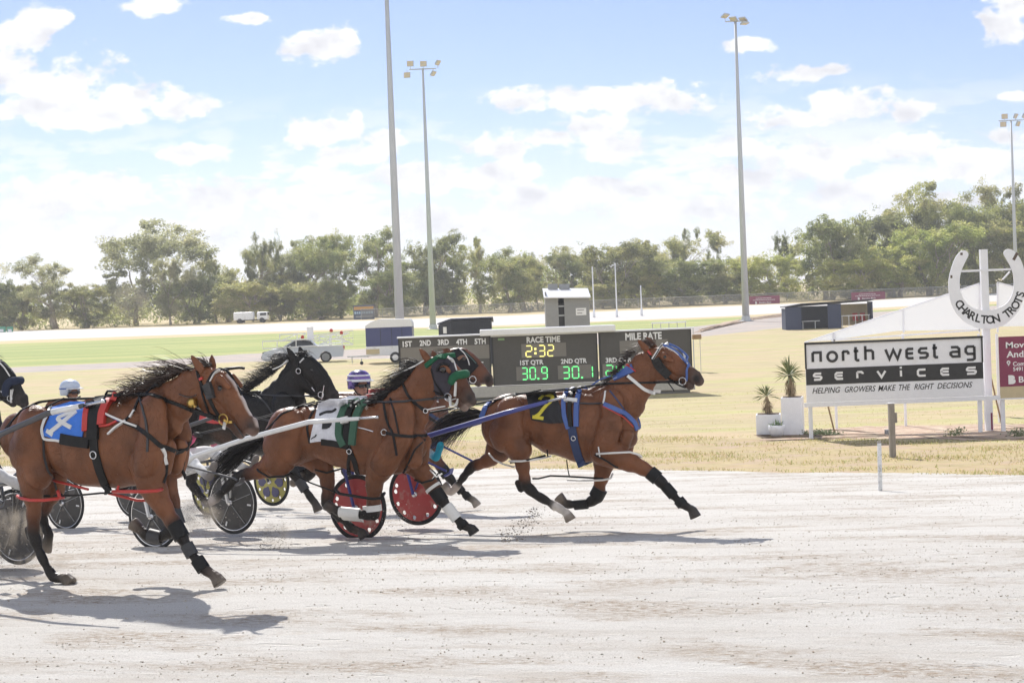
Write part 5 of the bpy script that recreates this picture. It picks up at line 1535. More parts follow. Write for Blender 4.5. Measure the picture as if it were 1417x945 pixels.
def set_col(me, cols):
    at = me.color_attributes.get('Col') or me.color_attributes.new('Col', 'FLOAT_COLOR', 'POINT')
    at.data.foreach_set('color', np.concatenate([cols, np.ones((len(cols), 1))], 1).astype(np.float32).ravel())


def blend_cols(V, stations, soft=.018):
    """colour each vertex from the nearest body segments; stations: list of (A,B,colA,colB)"""
    acc = np.zeros((len(V), 3)); wt = np.zeros(len(V))
    g = (V[:, 0], V[:, 1], V[:, 2])
    best = np.full(len(V), 9.0); ds = []
    for (A, B, ca, cb) in stations:
        d, t = Field.seg(g, A, B); ds.append((d, t, ca, cb)); best = np.minimum(best, d)
    for d, t, ca, cb in ds:
        w = np.exp(-np.clip((d - best) / soft, 0, 30)); c = np.array(ca)[None] * (1 - t[:, None]) + np.array(cb)[None] * t[:, None]
        acc += c * w[:, None]; wt += w
    return acc / wt[:, None]


def coat_material(name, rough=.42, spec=.30):
    mt, nt, b = principled(name); N, L = nt.nodes.new, nt.links.new
    at = N('ShaderNodeAttribute'); at.attribute_name = 'Col'; tc = N('ShaderNodeTexCoord')
    n1 = N('ShaderNodeTexNoise'); n1.inputs['Scale'].default_value = 5; n1.inputs['Detail'].default_value = 5; L(tc.outputs['Object'], n1.inputs[0])
    mr = N('ShaderNodeMapRange'); L(n1.outputs[0], mr.inputs[0]); mr.inputs[1].default_value = .3; mr.inputs[2].default_value = .7; mr.inputs[3].default_value = .68; mr.inputs[4].default_value = 1.28
    # hair grain
    mp = N('ShaderNodeMapping'); mp.inputs['Scale'].default_value = (1, 1, 4); mp.inputs['Rotation'].default_value = (0, .5, 0); L(tc.outputs['Object'], mp.inputs[0])
    n2 = N('ShaderNodeTexNoise'); n2.inputs['Scale'].default_value = 170; n2.inputs['Detail'].default_value = 3; L(mp.outputs[0], n2.inputs[0])
    m2 = N('ShaderNodeMapRange'); L(n2.outputs[0], m2.inputs[0]); m2.inputs[1].default_value = .3; m2.inputs[2].default_value = .7; m2.inputs[3].default_value = .88; m2.inputs[4].default_value = 1.1
    mm = N('ShaderNodeMath'); mm.operation = 'MULTIPLY'; L(mr.outputs[0], mm.inputs[0]); L(m2.outputs[0], mm.inputs[1])
    vs = N('ShaderNodeVectorMath'); vs.operation = 'SCALE'; L(at.outputs['Color'], vs.inputs[0]); L(mm.outputs[0], vs.inputs['Scale'])
    # specks of thrown sand on the coat
    vo = N('ShaderNodeTexVoronoi'); vo.inputs['Scale'].default_value = 26; L(tc.outputs['Object'], vo.inputs['Vector'])
    sp = N('ShaderNodeMapRange'); L(vo.outputs['Distance'], sp.inputs[0]); sp.inputs[1].default_value = .055; sp.inputs[2].default_value = .02
    sc_ = N('ShaderNodeSeparateColor'); L(vo.outputs['Color'], sc_.inputs[0]); gt = N('ShaderNodeMath'); gt.operation = 'GREATER_THAN'; L(sc_.outputs[0], gt.inputs[0]); gt.inputs[1].default_value = .80
    gm = N('ShaderNodeMath'); gm.operation = 'MULTIPLY'; L(sp.outputs[0], gm.inputs[0]); L(gt.outputs[0], gm.inputs[1])
    mx = N('ShaderNodeMix'); mx.data_type = 'RGBA'; L(gm.outputs[0], mx.inputs[0]); L(vs.outputs[0], mx.inputs[6]); mx.inputs[7].default_value = (.5, .44, .37, 1)
    L(mx.outputs[2], b.inputs['Base Color']); b.inputs['Roughness'].default_value = rough; b.inputs['Specular IOR Level'].default_value = spec; b.inputs['Coat Weight'].default_value = .05; b.inputs['Coat Roughness'].default_value = .25
    b.inputs['Sheen Weight'].default_value = 0; b.inputs['Sheen Roughness'].default_value = .4
    n3 = N('ShaderNodeTexNoise'); n3.inputs['Scale'].default_value = 14; n3.inputs['Detail'].default_value = 4; n3.inputs['Roughness'].default_value = .5; L(tc.outputs['Object'], n3.inputs[0])
    bp = N('ShaderNodeBump'); bp.inputs['Strength'].default_value = .6; bp.inputs['Distance'].default_value = .012
    nv = N('ShaderNodeTexNoise'); nv.inputs['Scale'].default_value = 9; nv.inputs['Detail'].default_value = 2; nv.inputs['Distortion'].default_value = 1.2; L(tc.outputs['Object'], nv.inputs[0])
    rg = N('ShaderNodeMath'); rg.operation = 'SUBTRACT'; L(nv.outputs[0], rg.inputs[0]); rg.inputs[1].default_value = .5
    ab = N('ShaderNodeMath'); ab.operation = 'ABSOLUTE'; L(rg.outputs[0], ab.inputs[0])
    vn = N('ShaderNodeMapRange'); L(ab.outputs[0], vn.inputs[0]); vn.inputs[1].default_value = .0; vn.inputs[2].default_value = .02; vn.inputs[3].default_value = .5; vn.inputs[4].default_value = 0
    hh = N('ShaderNodeMath'); hh.operation = 'ADD'; L(n3.outputs[0], hh.inputs[0]); L(vn.outputs[0], hh.inputs[1])
    h3 = N('ShaderNodeMath'); h3.operation = 'MULTIPLY_ADD'; L(n2.outputs[0], h3.inputs[0]); h3.inputs[1].default_value = .10; L(hh.outputs[0], h3.inputs[2]); L(h3.outputs[0], bp.inputs['Height']); L(bp.outputs[0], b.inputs['Normal'])
    return mt


COAT = coat_material('glossy_bay_coat')
HAIR = mat('mane_hair', (1, 1, 1), .45, var=.15, scale=12, attr='Col', spec=.5)
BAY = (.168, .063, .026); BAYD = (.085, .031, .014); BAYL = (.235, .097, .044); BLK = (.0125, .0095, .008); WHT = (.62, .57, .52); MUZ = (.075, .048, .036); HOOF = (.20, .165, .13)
DKBR = (.020, .012, .008); SEAL = (.0085, .0068, .006)
PALETTES = {'bay': dict(b=BAY, d=BAYD, l=BAYL, k=BLK, w=WHT, m=MUZ, h=HOOF), 'dark': dict(b=SEAL, d=SEAL, l=DKBR, k=BLK, w=WHT, m=(.03, .022, .02), h=(.12, .1, .085)),
            'brown': dict(b=(.14, .055, .03), d=(.10, .04, .022), l=(.19, .08, .045), k=BLK, w=WHT, m=(.06, .038, .03), h=HOOF)}

# strap and fitting materials
def cloth(name, c, rough=.75): return mat(name, c, rough, var=.12, scale=14, bump=.002, bscale=160)
LEATHER = mat('black_leather', (.011, .0105, .0105), .55, var=.2, scale=18, spec=.3)
GREYSTRAP = mat('grey_strap', (.040, .040, .043), .55, var=.2, scale=18)
REDS = mat('red_strap', (.50, .045, .035), .45, var=.1, scale=20)
WHITES = mat('white_strap', (.72, .71, .68), .45, var=.06, scale=20)
BLUES = mat('blue_strap', (.065, .125, .36), .5, var=.1, scale=20)
NAVYS = mat('navy_strap', (.022, .040, .11), .6, var=.1, scale=20)
GREENS = mat('green_sheepskin', (.012, .10, .045), .9, var=.25, scale=40, bump=.006, bscale=90)
GREENPAD = mat('green_pad', (.045, .115, .075), .85, var=.15, scale=30)
CL_BLUE = cloth('blue_cloth', (.05, .19, .66)); CL_WHITE = cloth('white_cloth', (.70, .71, .76)); CL_BLACK = cloth('black_cloth', (.020, .020, .022)); CL_YEL = cloth('yellow_cloth', (.70, .60, .06)); CL_RED = cloth('red_cloth', (.55, .07, .07))
HOODG = cloth('grey_hood', (.045, .040, .052), .9); HOODB = cloth('black_hood', (.013, .013, .015), .9)
SHADOWROLL = mat('navy_sheepskin', (.018, .026, .055), .95, var=.3, scale=40, bump=.006, bscale=90)
STEEL = CHROME
EYE = mat('horse_eye', (.012, .008, .006), .05, var=.02, spec=.8)
GOLD = mat('brass', (.62, .42, .12), .3, metal=.9, var=.05)


class Horse:
    def __init__(s, name, label, cx_px, Yc, yaw_deg, palette='bay', shift_px=(0, 0)):
        s.a = R(yaw_deg); s.sh = shift_px; s.cx = cx_px
        x = P(cx_px + shift_px[0], 600, Yc)[0]
        s.O = np.array([x, Yc, float(tz(Yc))]); s.h = np.array([math.cos(s.a), -math.sin(s.a), 0]); s.n = np.array([math.sin(s.a), math.cos(s.a), 0])
        s.Yc = Yc; s.sc = Yc / F; s.pal = PALETTES[palette]
        s.root = empty(name, s.O, -s.a, label, 'horse', 'horses in the race')
        s.st = []; s.paints = []; s.bvh = None

    def L(s, px, py, y=0.0):
        """photo pixel -> local (x,y,z) on the plane y"""
        d = ray(px + s.sh[0], py + s.sh[1]); o = CO - s.O
        t = (y - o @ s.n) / (d @ s.n); p = o + d * t
        return np.array([p @ s.h, y, p[2]])

    def raw(s, px, py):
        d = ray(px + s.sh[0], py + s.sh[1]); o = CO - s.O
        return Vector((o @ s.h, o @ s.n, o[2])), Vector((d @ s.h, d @ s.n, d[2])).normalized()

    def start(s, lo, hi, res=.0095): s.fld = Field(lo, hi, res)

    def chain(s, pts, k=.035, y=0.0, sq=.7, col='b', mirror=False):
        """pts: (px,py,r_px[,sq[,y[,col]]])"""
        st = []; cols = []
        for p in pts:
            q = s.L(p[0], p[1], p[4] if len(p) > 4 and p[4] is not None else y)
            st.append(np.array([q[0], q[1], q[2], p[2] * s.sc, p[3] if len(p) > 3 and p[3] else sq])); cols.append(p[5] if len(p) > 5 else col)
        for sg in ((1, -1) if mirror else (1,)):
            s2 = [np.array([a[0], a[1] * sg, a[2], a[3], a[4]]) for a in st]
            s.fld.chain(s2, k)
            for i in range(max(1, len(s2) - 1)):
                j = min(i + 1, len(s2) - 1); s.st.append((s2[i], s2[j], s.pal[cols[i]], s.pal[cols[j]]))

    def hoof(s, p1, p2, y, col='h', r1=.044, r2=.060):
        a, b = s.L(p1[0], p1[1], y), s.L(p2[0], p2[1], y); s.fld.hoof(a, b, r1, r2)
        A, B = np.array([*a, r1, 1.0]), np.array([*b, r2, 1.0]); s.st.append((A, B, s.pal.get(col, col) if isinstance(col, str) else col, s.pal.get(col, col) if isinstance(col, str) else col))

    def roll(s, name, pts, r, mt, parent=None, off=.6):
        """fat tube over the nose, both sides"""
        dense = []
        for i in range(len(pts) - 1):
            for t in np.linspace(0, 1, 6, endpoint=(i == len(pts) - 2)): dense.append((pts[i][0] * (1 - t) + pts[i + 1][0] * t, pts[i][1] * (1 - t) + pts[i + 1][1] * t))
        Pn = []
        for a, b in dense:
            p, nn, ok = s.hit(a, b, -.04)
            if ok: Pn.append(p + nn * r * off)
        for _ in range(3): Pn = [Pn[0]] + [(Pn[i - 1] + Pn[i] * 2 + Pn[i + 1]) / 4 for i in range(1, len(Pn) - 1)] + [Pn[-1]]
        far = [Vector((p.x, -p.y, p.z)) for p in Pn][::-1]
        allp = Pn + [q for q in far if (q - Pn[-1]).length > .01]
        rad = [r * (.75 + .25 * math.sin(math.pi * i / max(1, len(allp) - 1)) ** .5) for i in range(len(allp))]
        return MB().tube(allp, rad, 12).build(name, mt, parent or s.root, True)

    def groove(s, pts, w, amp, y=-.2, ymin=.06, side=0):
        s.fld.relief([(q[0], q[2]) for q in (s.L(a, b, y) for a, b in pts)], w, amp, ymin, side)

    def dig(s, px, py, r, y, depth_sq=1.0):
        q = s.L(px, py, y); s.fld.chain([np.array([q[0], q[1], q[2], r, depth_sq])], .012, True)
        s.fld.chain([np.array([q[0], -q[1], q[2], r, depth_sq])], .012, True)

    def paint(s, pts, r_px, col, y=-.09, soft=.35, both=True):
        s.paints.append(([s.L(a, b, y) for a, b in pts], r_px * s.sc, col, soft, both))

    def finish(s):
        V, Q = s.fld.polygonise(); C = blend_cols(V, s.st)
        for pts, r, col, soft, both in s.paints:
            for sg in ((1, -1) if both else (1,)):
                e = np.full(len(V), 9.0)
                for i in range(max(1, len(pts) - 1)):
                    a = pts[i] * [1, sg, 1]; b = pts[min(i + 1, len(pts) - 1)] * [1, sg, 1]; d = b - a; t = np.clip((V - a) @ d / max(1e-9, d @ d), 0, 1)
                    e = np.minimum(e, np.linalg.norm(V - a - d * t[:, None], axis=1))
                w = np.clip((r * (1 + soft) - e) / (r * soft * 2), 0, 1)[:, None]; C = C * (1 - w) + np.array(s.pal.get(col, col) if isinstance(col, str) else col) * w
        me = quick_mesh('body', V, Q, COAT, C)
        o = bpy.data.objects.new('body', me); COL.objects.link(o); o.parent = s.root; s.body = o
        s.V, s.Q = V, Q
        s.bvh = BVHTree.FromPolygons([tuple(v) for v in V], [tuple(int(i) for i in q) for q in Q])
        s.fld = None

    # ---- things worn: laid on the body where the photo shows them
    def hit(s, px, py, y=-.12):
        o, d = s.raw(px, py); p, nn, i, t = s.bvh.ray_cast(o, d)
        if p is None:
            q = s.L(px, py, y); return Vector(q), Vector((0, -1, 0)), False
        return p, nn, True

    def strap(s, name, pts, w, mt, parent=None, thick=.006, off=.004, y=-.12, mirror=False, step=2.5, free=False, closed=False):
        """band following the body through photo points; w in metres"""
        dense = []
        for i in range(len(pts) - 1):
            (x0, y0), (x1, y1) = pts[i][:2], pts[i + 1][:2]; n = max(1, int(math.hypot(x1 - x0, y1 - y0) / step))
            for k in range(n): dense.append((x0 + (x1 - x0) * k / n, y0 + (y1 - y0) * k / n))
        dense.append(pts[-1][:2])
        Pn, Nn = [], []
        for (a, b) in dense:
            if free: q = s.L(a, b, y); p, nn = Vector(q), Vector((0, -1, 0))
            else: p, nn, _ = s.hit(a, b, y)
            Pn.append(p); Nn.append(nn)
        for _ in range(2):
            Pn = [Pn[0]] + [(Pn[i - 1] + Pn[i] * 2 + Pn[i + 1]) / 4 for i in range(1, len(Pn) - 1)] + [Pn[-1]]
            Nn = [(Nn[max(0, i - 1)] + Nn[i] + Nn[min(len(Nn) - 1, i + 1)]).normalized() for i in range(len(Nn))]
        return s.band(name, Pn, Nn, w, mt, parent, thick, off, mirror)

    def band(s, name, Pn, Nn, w, mt, parent=None, thick=.006, off=.004, mirror=False):
        V, Fc = [], []
        n = len(Pn)
        for i in range(n):
            t = (Pn[min(i + 1, n - 1)] - Pn[max(i - 1, 0)]); t = t.normalized() if t.length > 1e-7 else Vector((1, 0, 0))
            nn = (Nn[i] - t * Nn[i].dot(t)); nn = nn.normalized() if nn.length > 1e-6 else Vector((0, -1, 0)); b = t.cross(nn)
            c = Pn[i] + nn * off
            V += [c - b * w / 2 - nn * .012, c - b * w / 2 + nn * thick, c + b * w / 2 + nn * thick, c + b * w / 2 - nn * .012]
        for i in range(n - 1):
            for k in range(4): Fc.append((i * 4 + k, i * 4 + (k + 1) % 4, i * 4 + 4 + (k + 1) % 4, i * 4 + 4 + k))
        Fc += [(0, 1, 2, 3), tuple(range(4 * n - 4, 4 * n))[::-1]]
        if mirror:
            m_ = len(V); V = V + [Vector((v.x, -v.y, v.z)) for v in V]; Fc = Fc + [tuple(i + m_ for i in f)[::-1] for f in Fc]
        return mesh_obj(name, V, Fc, mt, parent or s.root)

    def ring(s, name, px, py, r, w, mt, parent=None, y=-.1):
        """metal ring standing on the skin"""
        p, nn, _ = s.hit(px, py, y); nn = Vector((nn.x * .5, min(nn.y, -.5), nn.z * .5)).normalized(); u = nn.orthogonal().normalized(); v = nn.cross(u)
        mb = MB(); mb.tube([p + nn * .02 + (u * math.cos(a) + v * math.sin(a)) * r for a in np.linspace(0, 2 * math.pi, 17)], w, 6, False)
        return mb.build(name, mt, parent or s.root, True)

    def loop_xz(s, name, st, w, mt, parent=None, thick=.006, grow=.0, hop=0.0):
        """band right round a limb or the trunk: st = (centre px, py, normal direction angle in degrees of the cutting plane in x,z), y centre"""
        px, py, ang, y, rmax = st; c = Vector(s.L(px, py, y)); ax = Vector((math.cos(R(ang)), 0, math.sin(R(ang)))); u = Vector((-ax.z, 0, ax.x)); v = Vector((0, 1, 0))
        Pn, Nn = [], []
        for t in np.linspace(0, 2 * math.pi, 41):
            d = u * math.cos(t) + v * math.sin(t); p, nn, i, dist = s.bvh.ray_cast(c + d * rmax, -d, rmax)
            if p is None: p = c + d * .05
            p = Vector(p) + d * grow; Pn.append(p); Nn.append(d)
        for _ in range(2): Pn = [(Pn[i - 1] + Pn[i] * 2 + Pn[(i + 1) % len(Pn)]) / 4 for i in range(len(Pn))]; Pn[-1] = Pn[0].copy()
        return s.band(name, Pn, Nn, w, mt, parent, thick)

    def cloth(s, name, top, bot, mt, parent=None, off=.014, nu=26, nv=20, both=True, thick=.006):
        """cloth between a top and a bottom line given by photo points"""
        def samp(pl, t):
            L_ = [0]; 
            for i in range(len(pl) - 1): L_.append(L_[-1] + math.hypot(pl[i + 1][0] - pl[i][0], pl[i + 1][1] - pl[i][1]))
            q = t * L_[-1]
            return np.interp(q, L_, [p[0] for p in pl]), np.interp(q, L_, [p[1] for p in pl])
        V = []; N_ = []
        for j in range(nv + 1):
            for i in range(nu + 1):
                a, b = samp(top, i / nu), samp(bot, i / nu); t = j / nv
                p, nn, ok = s.hit(a[0] + (b[0] - a[0]) * t, a[1] + (b[1] - a[1]) * t, -.22)
                V.append(p); N_.append(nn)
        # smooth so it hangs rather than shrink-wraps
        A = np.array([v[:] for v in V]).reshape(nv + 1, nu + 1, 3); Nm = np.array([v[:] for v in N_]).reshape(nv + 1, nu + 1, 3)
        for _ in range(4):
            B = A.copy(); B[1:-1, 1:-1] = (A[:-2, 1:-1] + A[2:, 1:-1] + A[1:-1, :-2] + A[1:-1, 2:] + 2 * A[1:-1, 1:-1]) / 6; A = B
        ii, jj = np.meshgrid(np.arange(nu + 1), np.arange(nv + 1))
        wv = .004 * np.sin(ii * .9 + 1.2 * np.sin(jj * .5)) * (jj / nv)
        out = A + Nm * (off + wv)[..., None]; inn = A - Nm * .008
        V = np.concatenate([out.reshape(-1, 3), inn.reshape(-1, 3)]); m_ = (nu + 1) * (nv + 1); Fc = []
        for j in range(nv):
            for i in range(nu):
                a = j * (nu + 1) + i; Fc.append((a, a + nu + 1, a + nu + 2, a + 1)); Fc.append((a + m_, a + 1 + m_, a + nu + 2 + m_, a + nu + 1 + m_))
        bd = [i for i in range(nu + 1)] + [(j + 1) * (nu + 1) - 1 for j in range(1, nv + 1)] + [nv * (nu + 1) + i for i in range(nu - 1, -1, -1)] + [j * (nu + 1) for j in range(nv - 1, 0, -1)]
        for i in range(len(bd)): a, b = bd[i], bd[(i + 1) % len(bd)]; Fc.append((a, b, b + m_, a + m_))
        if both:
            k = len(V); V = np.concatenate([V, V * [1, -1, 1]]); Fc = Fc + [tuple(i + k for i in f)[::-1] for f in Fc]
        return mesh_obj(name, V, Fc, mt, parent or s.root, smooth=False)

    def hair(s, name, roots, flow, n, length, col, seed, w=.012, y=0.0, spread=.06, droop=.25, wild=.35, ysp=.02):
        """strands: roots polyline (px), flow = end offset in photo px (dx,dy)"""
        r = np.random.default_rng(seed); V, Fc, C = [], [], []
        R_ = [s.L(a, b, y) for a, b in roots]; Lc = np.cumsum([0] + [np.linalg.norm(R_[i + 1] - R_[i]) for i in range(len(R_) - 1)])
        fl = np.array([flow[0] * s.sc, 0, -flow[1] * s.sc]); fl = fl / np.linalg.norm(fl)
        n = int(n * 4.2); w = w * .38; wild = wild * .72
        for k in range(n):
            q = r.random() * Lc[-1]; i = max(0, min(len(R_) - 2, int(np.searchsorted(Lc, q) - 1))); t = (q - Lc[i]) / max(1e-6, Lc[i + 1] - Lc[i])
            p = R_[i] * (1 - t) + R_[i + 1] * t + np.array([r.normal(0, .008), r.normal(0, ysp), r.normal(0, .006)])
            d = fl + r.normal(0, wild, 3) * [1, .6, 1]; d /= np.linalg.norm(d); ln = length * r.uniform(.45, 1.15); seg = 7
            up = np.array([-d[2], 0, d[0]]); up = up if up[2] > 0 else -up
            lift = r.uniform(.0, .25); a = len(V); wd = w * r.uniform(.5, 1.2); sdv = np.cross(d, r.normal(0, 1, 3)); sdv /= np.linalg.norm(sdv)
            wav = r.uniform(0, 6.28); pts = []
            for j in range(seg + 1):
                u = j / seg
                pts.append(p + d * ln * u + up * ln * lift * math.sin(u * math.pi * .8) - np.array([0, 0, 1]) * droop * ln * u * u + sdv * .03 * ln * math.sin(u * 5 + wav))
            for j, x in enumerate(pts):
                ww = wd * (1 - .9 * (j / seg) ** 1.5) * .5; V += [x - sdv * ww, x + sdv * ww]
            for j in range(seg): Fc.append((a + 2 * j, a + 2 * j + 1, a + 2 * j + 3, a + 2 * j + 2))
            cc = np.array(col) * r.uniform(.6, 1.6); C += [cc] * (2 * (seg + 1))
        o = mesh_obj(name, V, Fc, HAIR, s.root, smooth=True); set_col(o.data, np.array(C)); return o

    def eye(s, px, py, r=.020, y=-.09):
        p, nn, _ = s.hit(px, py, y)
        for sg in (1, -1):
            c = Vector((p.x, p.y * sg, p.z)) - Vector((nn.x, nn.y * sg, nn.z)) * r * .62
            MB().lathe([(r * math.sin(a), -r * math.cos(a)) for a in np.linspace(0.01, math.pi - .01, 9)], 12, c).build('eye', EYE, s.root, True)


def legs_hoof(px, py, dx, dy): pass

# ------------------------------------------------------------------ lead horse (black cloth, blue harness)
LO, HI = (-1.55, -.42, -.05), (1.9, .42, 2.1)


def ears(h, near, far):
    """near/far: base1, base2, tip pixels"""
    for (bx, by, tx, ty, rb, y, yt) in (near, far):
        h.chain([(bx, by, rb, .55, y, 'b'), ((bx * .55 + tx * .45), (by * .55 + ty * .45), rb * .95, .5, (y + yt) / 2, 'b'), (tx * .85 + bx * .15, ty * .85 + by * .15, rb * .5, .5, yt, 'b'), (tx, ty, rb * .16, .6, yt, 'k')], k=.015)


hC = Horse('race_horse', 'leading bay horse with blue harness and black saddle cloth numbered in yellow', 790, 17.5, 18, 'bay')
h = hC; h.start(LO, HI)
h.chain([(700, 590, 37, .62), (707, 585, 43, .68), (738, 580, 37, .74), (770, 587, 45, .70), (805, 590, 52, .60), (838, 588, 49, .56), (862, 603, 23, .95)], k=.06)
h.chain([(742, 556, 13, .7), (790, 552, 13, .6), (818, 548, 13, .5), (838, 540, 12, .5)], k=.06)
h.chain([(838, 580, 46, .48), (862, 553, 35, .46), (880, 531, 28, .44), (894, 510, 23.5, .44)], k=.07)
# head
h.chain([(901, 495, 13.5, .75, 0, 'b'), (916, 495, 16, .64, 0, 'b'), (932, 505, 15.5, .52, 0, 'b'), (949, 515, 12.5, .50, 0, 'd'), (959, 521, 11, .58, 0, 'm')], k=.025)
h.chain([(908, 512, 16, .50, 0, 'b'), (928, 517, 10, .5, 0, 'b'), (946, 526, 7, .6, 0, 'd'), (955, 534, 6, .7, 0, 'm')], k=.02)
h.chain([(962, 521, 9.5, .66, 0, 'm'), (967, 527, 7.5, .75, 0, 'm')], k=.02)
h.chain([(918, 493, 6, .8, -.075, 'b'), (930, 499, 3, .8, -.075, 'b')], k=.02, mirror=True)
ears(h, (894, 483, 882, 469.5, 5.2, -.055, -.075), (906, 482, 893, 464.5, 5, .055, .07))
# shoulder, breast, thigh masses
h.chain([(846, 556, 18, .6, -.12), (844, 590, 22, .6, -.15), (833, 625, 18.5, .7, -.145)], k=.09, mirror=True)
h.chain([(866, 602, 13, .8, -.08), (860, 622, 12, .8, -.08)], k=.09, mirror=True)
h.chain([(708, 572, 24, .7, -.13), (704, 600, 30, .62, -.14), (718, 622, 19, .7, -.15)], k=.06)
h.chain([(706, 572, 24, .7, .13), (696, 600, 28, .62, .14), (690, 622, 19, .7, .14)], k=.06)
# near hind
h.chain([(712, 612, 24, .6, -.13), (722, 636, 12.5, .8, -.13, 'b'), (725, 655, 9, .85, -.13, 'b'), (727, 671, 9.2, .75, -.13, 'k'), (741, 684, 7.4, .7, -.13, 'k'), (760, 695, 6, .8, -.13, 'k'), (768, 700, 6.9, .8, -.13, 'k')], k=.03)
h.chain([(769, 700, 6.4, .85, -.13, 'w'), (780, 707, 5.6, .9, -.13, 'w'), (783, 709, 6.2, .95, -.13, 'w')], k=.012); h.hoof((784, 709), (790, 720), -.13)
h.chain([(717, 668, 5, .7, -.13, 'k'), (721, 676, 5.5, .7, -.13, 'k')], k=.02)
# far hind, thrown back
h.chain([(692, 616, 22, .6, .13), (680, 634, 12.5, .8, .13, 'b'), (667, 641, 9, .85, .13, 'b'), (654, 645, 8.6, .75, .13, 'k'), (645, 655, 6.5, .7, .13, 'k'), (637, 666, 5.6, .8, .13, 'k'), (631, 674, 6, .8, .13, 'k')], k=.03)
h.chain([(631, 675, 5.5, .85, .13, 'w'), (624, 681, 5.4, .9, .13, 'w'), (622, 680, 5.8, .95, .13, 'w')], k=.012); h.hoof((622, 680), (613, 671), .13)
# near fore, reaching
h.chain([(836, 622, 24, .6, -.12), (860, 634, 17, .7, -.12), (882, 644, 12, .8, -.12, 'b'), (897, 652, 10, .82, -.12, 'b'), (908, 660, 9.6, .85, -.12, 'k'), (922, 674, 7.2, .8, -.12, 'k'), (936, 690, 6.2, .8, -.12, 'k'), (944, 697, 7.0, .85, -.12, 'k')], k=.035)
h.chain([(944, 697, 6.2, .85, -.12, 'k'), (954, 703, 5.6, .9, -.12, 'k'), (956, 704, 6, .95, -.12, 'k')], k=.012); h.hoof((957, 703), (963, 716), -.12, (.07, .06, .052))
# far fore, folded
h.chain([(838, 625, 20, .6, .12), (834, 652, 13, .75, .12, 'b'), (830, 670, 9.5, .82, .12, 'b'), (827, 688, 9.6, .85, .12, 'k'), (812, 697, 6.8, .8, .12, 'k'), (795, 698, 6.0, .8, .12, 'k'), (783, 697, 6.8, .85, .12, 'k')], k=.03)
h.chain([(783, 697, 6, .85, .12, 'k'), (778, 693, 5.5, .9, .12, 'm')], k=.012); h.hoof((780, 694), (772, 686), .12)
# surface anatomy
h.groove([(836, 552), (822, 590), (822, 622)], .035, .009); h.groove([(734, 560), (733, 590), (745, 612)], .035, .008)
h.groove([(868, 560), (858, 590), (848, 615)], .028, .006); h.groove([(690, 552), (680, 575), (684, 600)], .03, .005)
h.groove([(870, 545), (884, 570)], .025, .010, y=-.1, ymin=.03); h.groove([(712, 560), (722, 575)], .025, -.012); h.groove([(905, 500), (920, 520), (935, 525)], .014, .007, y=-.08, ymin=.03)
h.groove([(780, 560), (786, 600)], .02, .005); h.groove([(795, 560), (800, 605)], .02, .005)
h.dig(966, 524.5, .016, -.062, 1.3)
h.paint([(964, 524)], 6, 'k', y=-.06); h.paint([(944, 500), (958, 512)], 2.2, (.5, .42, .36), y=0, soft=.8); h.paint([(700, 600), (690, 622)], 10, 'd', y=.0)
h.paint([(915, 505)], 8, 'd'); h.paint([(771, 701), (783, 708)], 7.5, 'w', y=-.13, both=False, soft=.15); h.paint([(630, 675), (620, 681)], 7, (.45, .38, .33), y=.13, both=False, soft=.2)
h.finish()
h.eye(920, 494)
CSEED = 3
h.hair('mane', [(836, 540), (848, 527), (858, 512), (868, 498), (880, 485)], (-40, 2), 120, .14, (.03, .018, .013), 5, w=.014, wild=.5, droop=.25)
h.hair('forelock', [(893, 479), (906, 476)], (-20, -5), 60, .16, (.07, .04, .03), 6, w=.012, wild=.6)
h.hair('tail', [(664, 571), (667, 578)], (-70, 18), 230, .62, BLK, 7, w=.018, wild=.20, droop=.40, ysp=.03)
# bridle
br = h.strap('bridle', [(896, 487), (902, 496), (908, 507)], .020, LEATHER, mirror=True)
h.strap('brow_band', [(903, 497), (911, 485), (917, 476)], .026, WHITES, br, mirror=True); h.strap('brow_band', [(903.5, 497.5), (911.5, 485.5), (917.5, 476.5)], .008, LEATHER, br, thick=.010, mirror=True)
h.strap('cheek_strap', [(904, 497), (914, 512), (926, 524), (931, 527)], .018, LEATHER, br, mirror=True)
h.strap('face_strap', [(918, 477), (930, 482), (941, 491), (951, 503), (953, 508)], .022, BLUES, br, mirror=True); h.strap('face_strap_piping', [(922, 480), (934, 486), (944, 496), (951, 504)], .007, WHITES, br, thick=.010, mirror=True)
h.strap('nose_band', [(953, 504), (950, 512), (951, 520), (950, 527)], .020, BLUES, br, mirror=True)
h.strap('blinker_cup', [(907, 496), (912, 505), (919, 514), (926, 520)], .085, mat('black_sheepskin', (.028, .027, .026), .95, var=.35, scale=40, bump=.006, bscale=90), br, thick=.028, off=.006, mirror=True)
h.strap('ear_padding', [(896, 485), (901, 491)], .02, REDS, br, mirror=True)
h.strap('chin_strap', [(931, 527), (939, 533), (948, 536)], .012, LEATHER, br, mirror=True)
h.ring('bit_ring', 945, 527, .036, .005, STEEL, br)
h.strap('chin_buckle', [(925, 530), (929, 535), (933, 541)], .008, LEATHER, br, free=True, y=-.07)
h.strap('neck_sleeve', [(849, 524), (862, 516), (876, 509)], .085, BLUES, thick=.010, mirror=True); h.strap('sleeve_trim', [(868, 504), (880, 514)], .010, REDS, thick=.012, mirror=True)
h.strap('neck_collar', [(869, 520), (880, 529), (892, 539), (906, 544)], .030, WHITES, thick=.012, mirror=True)
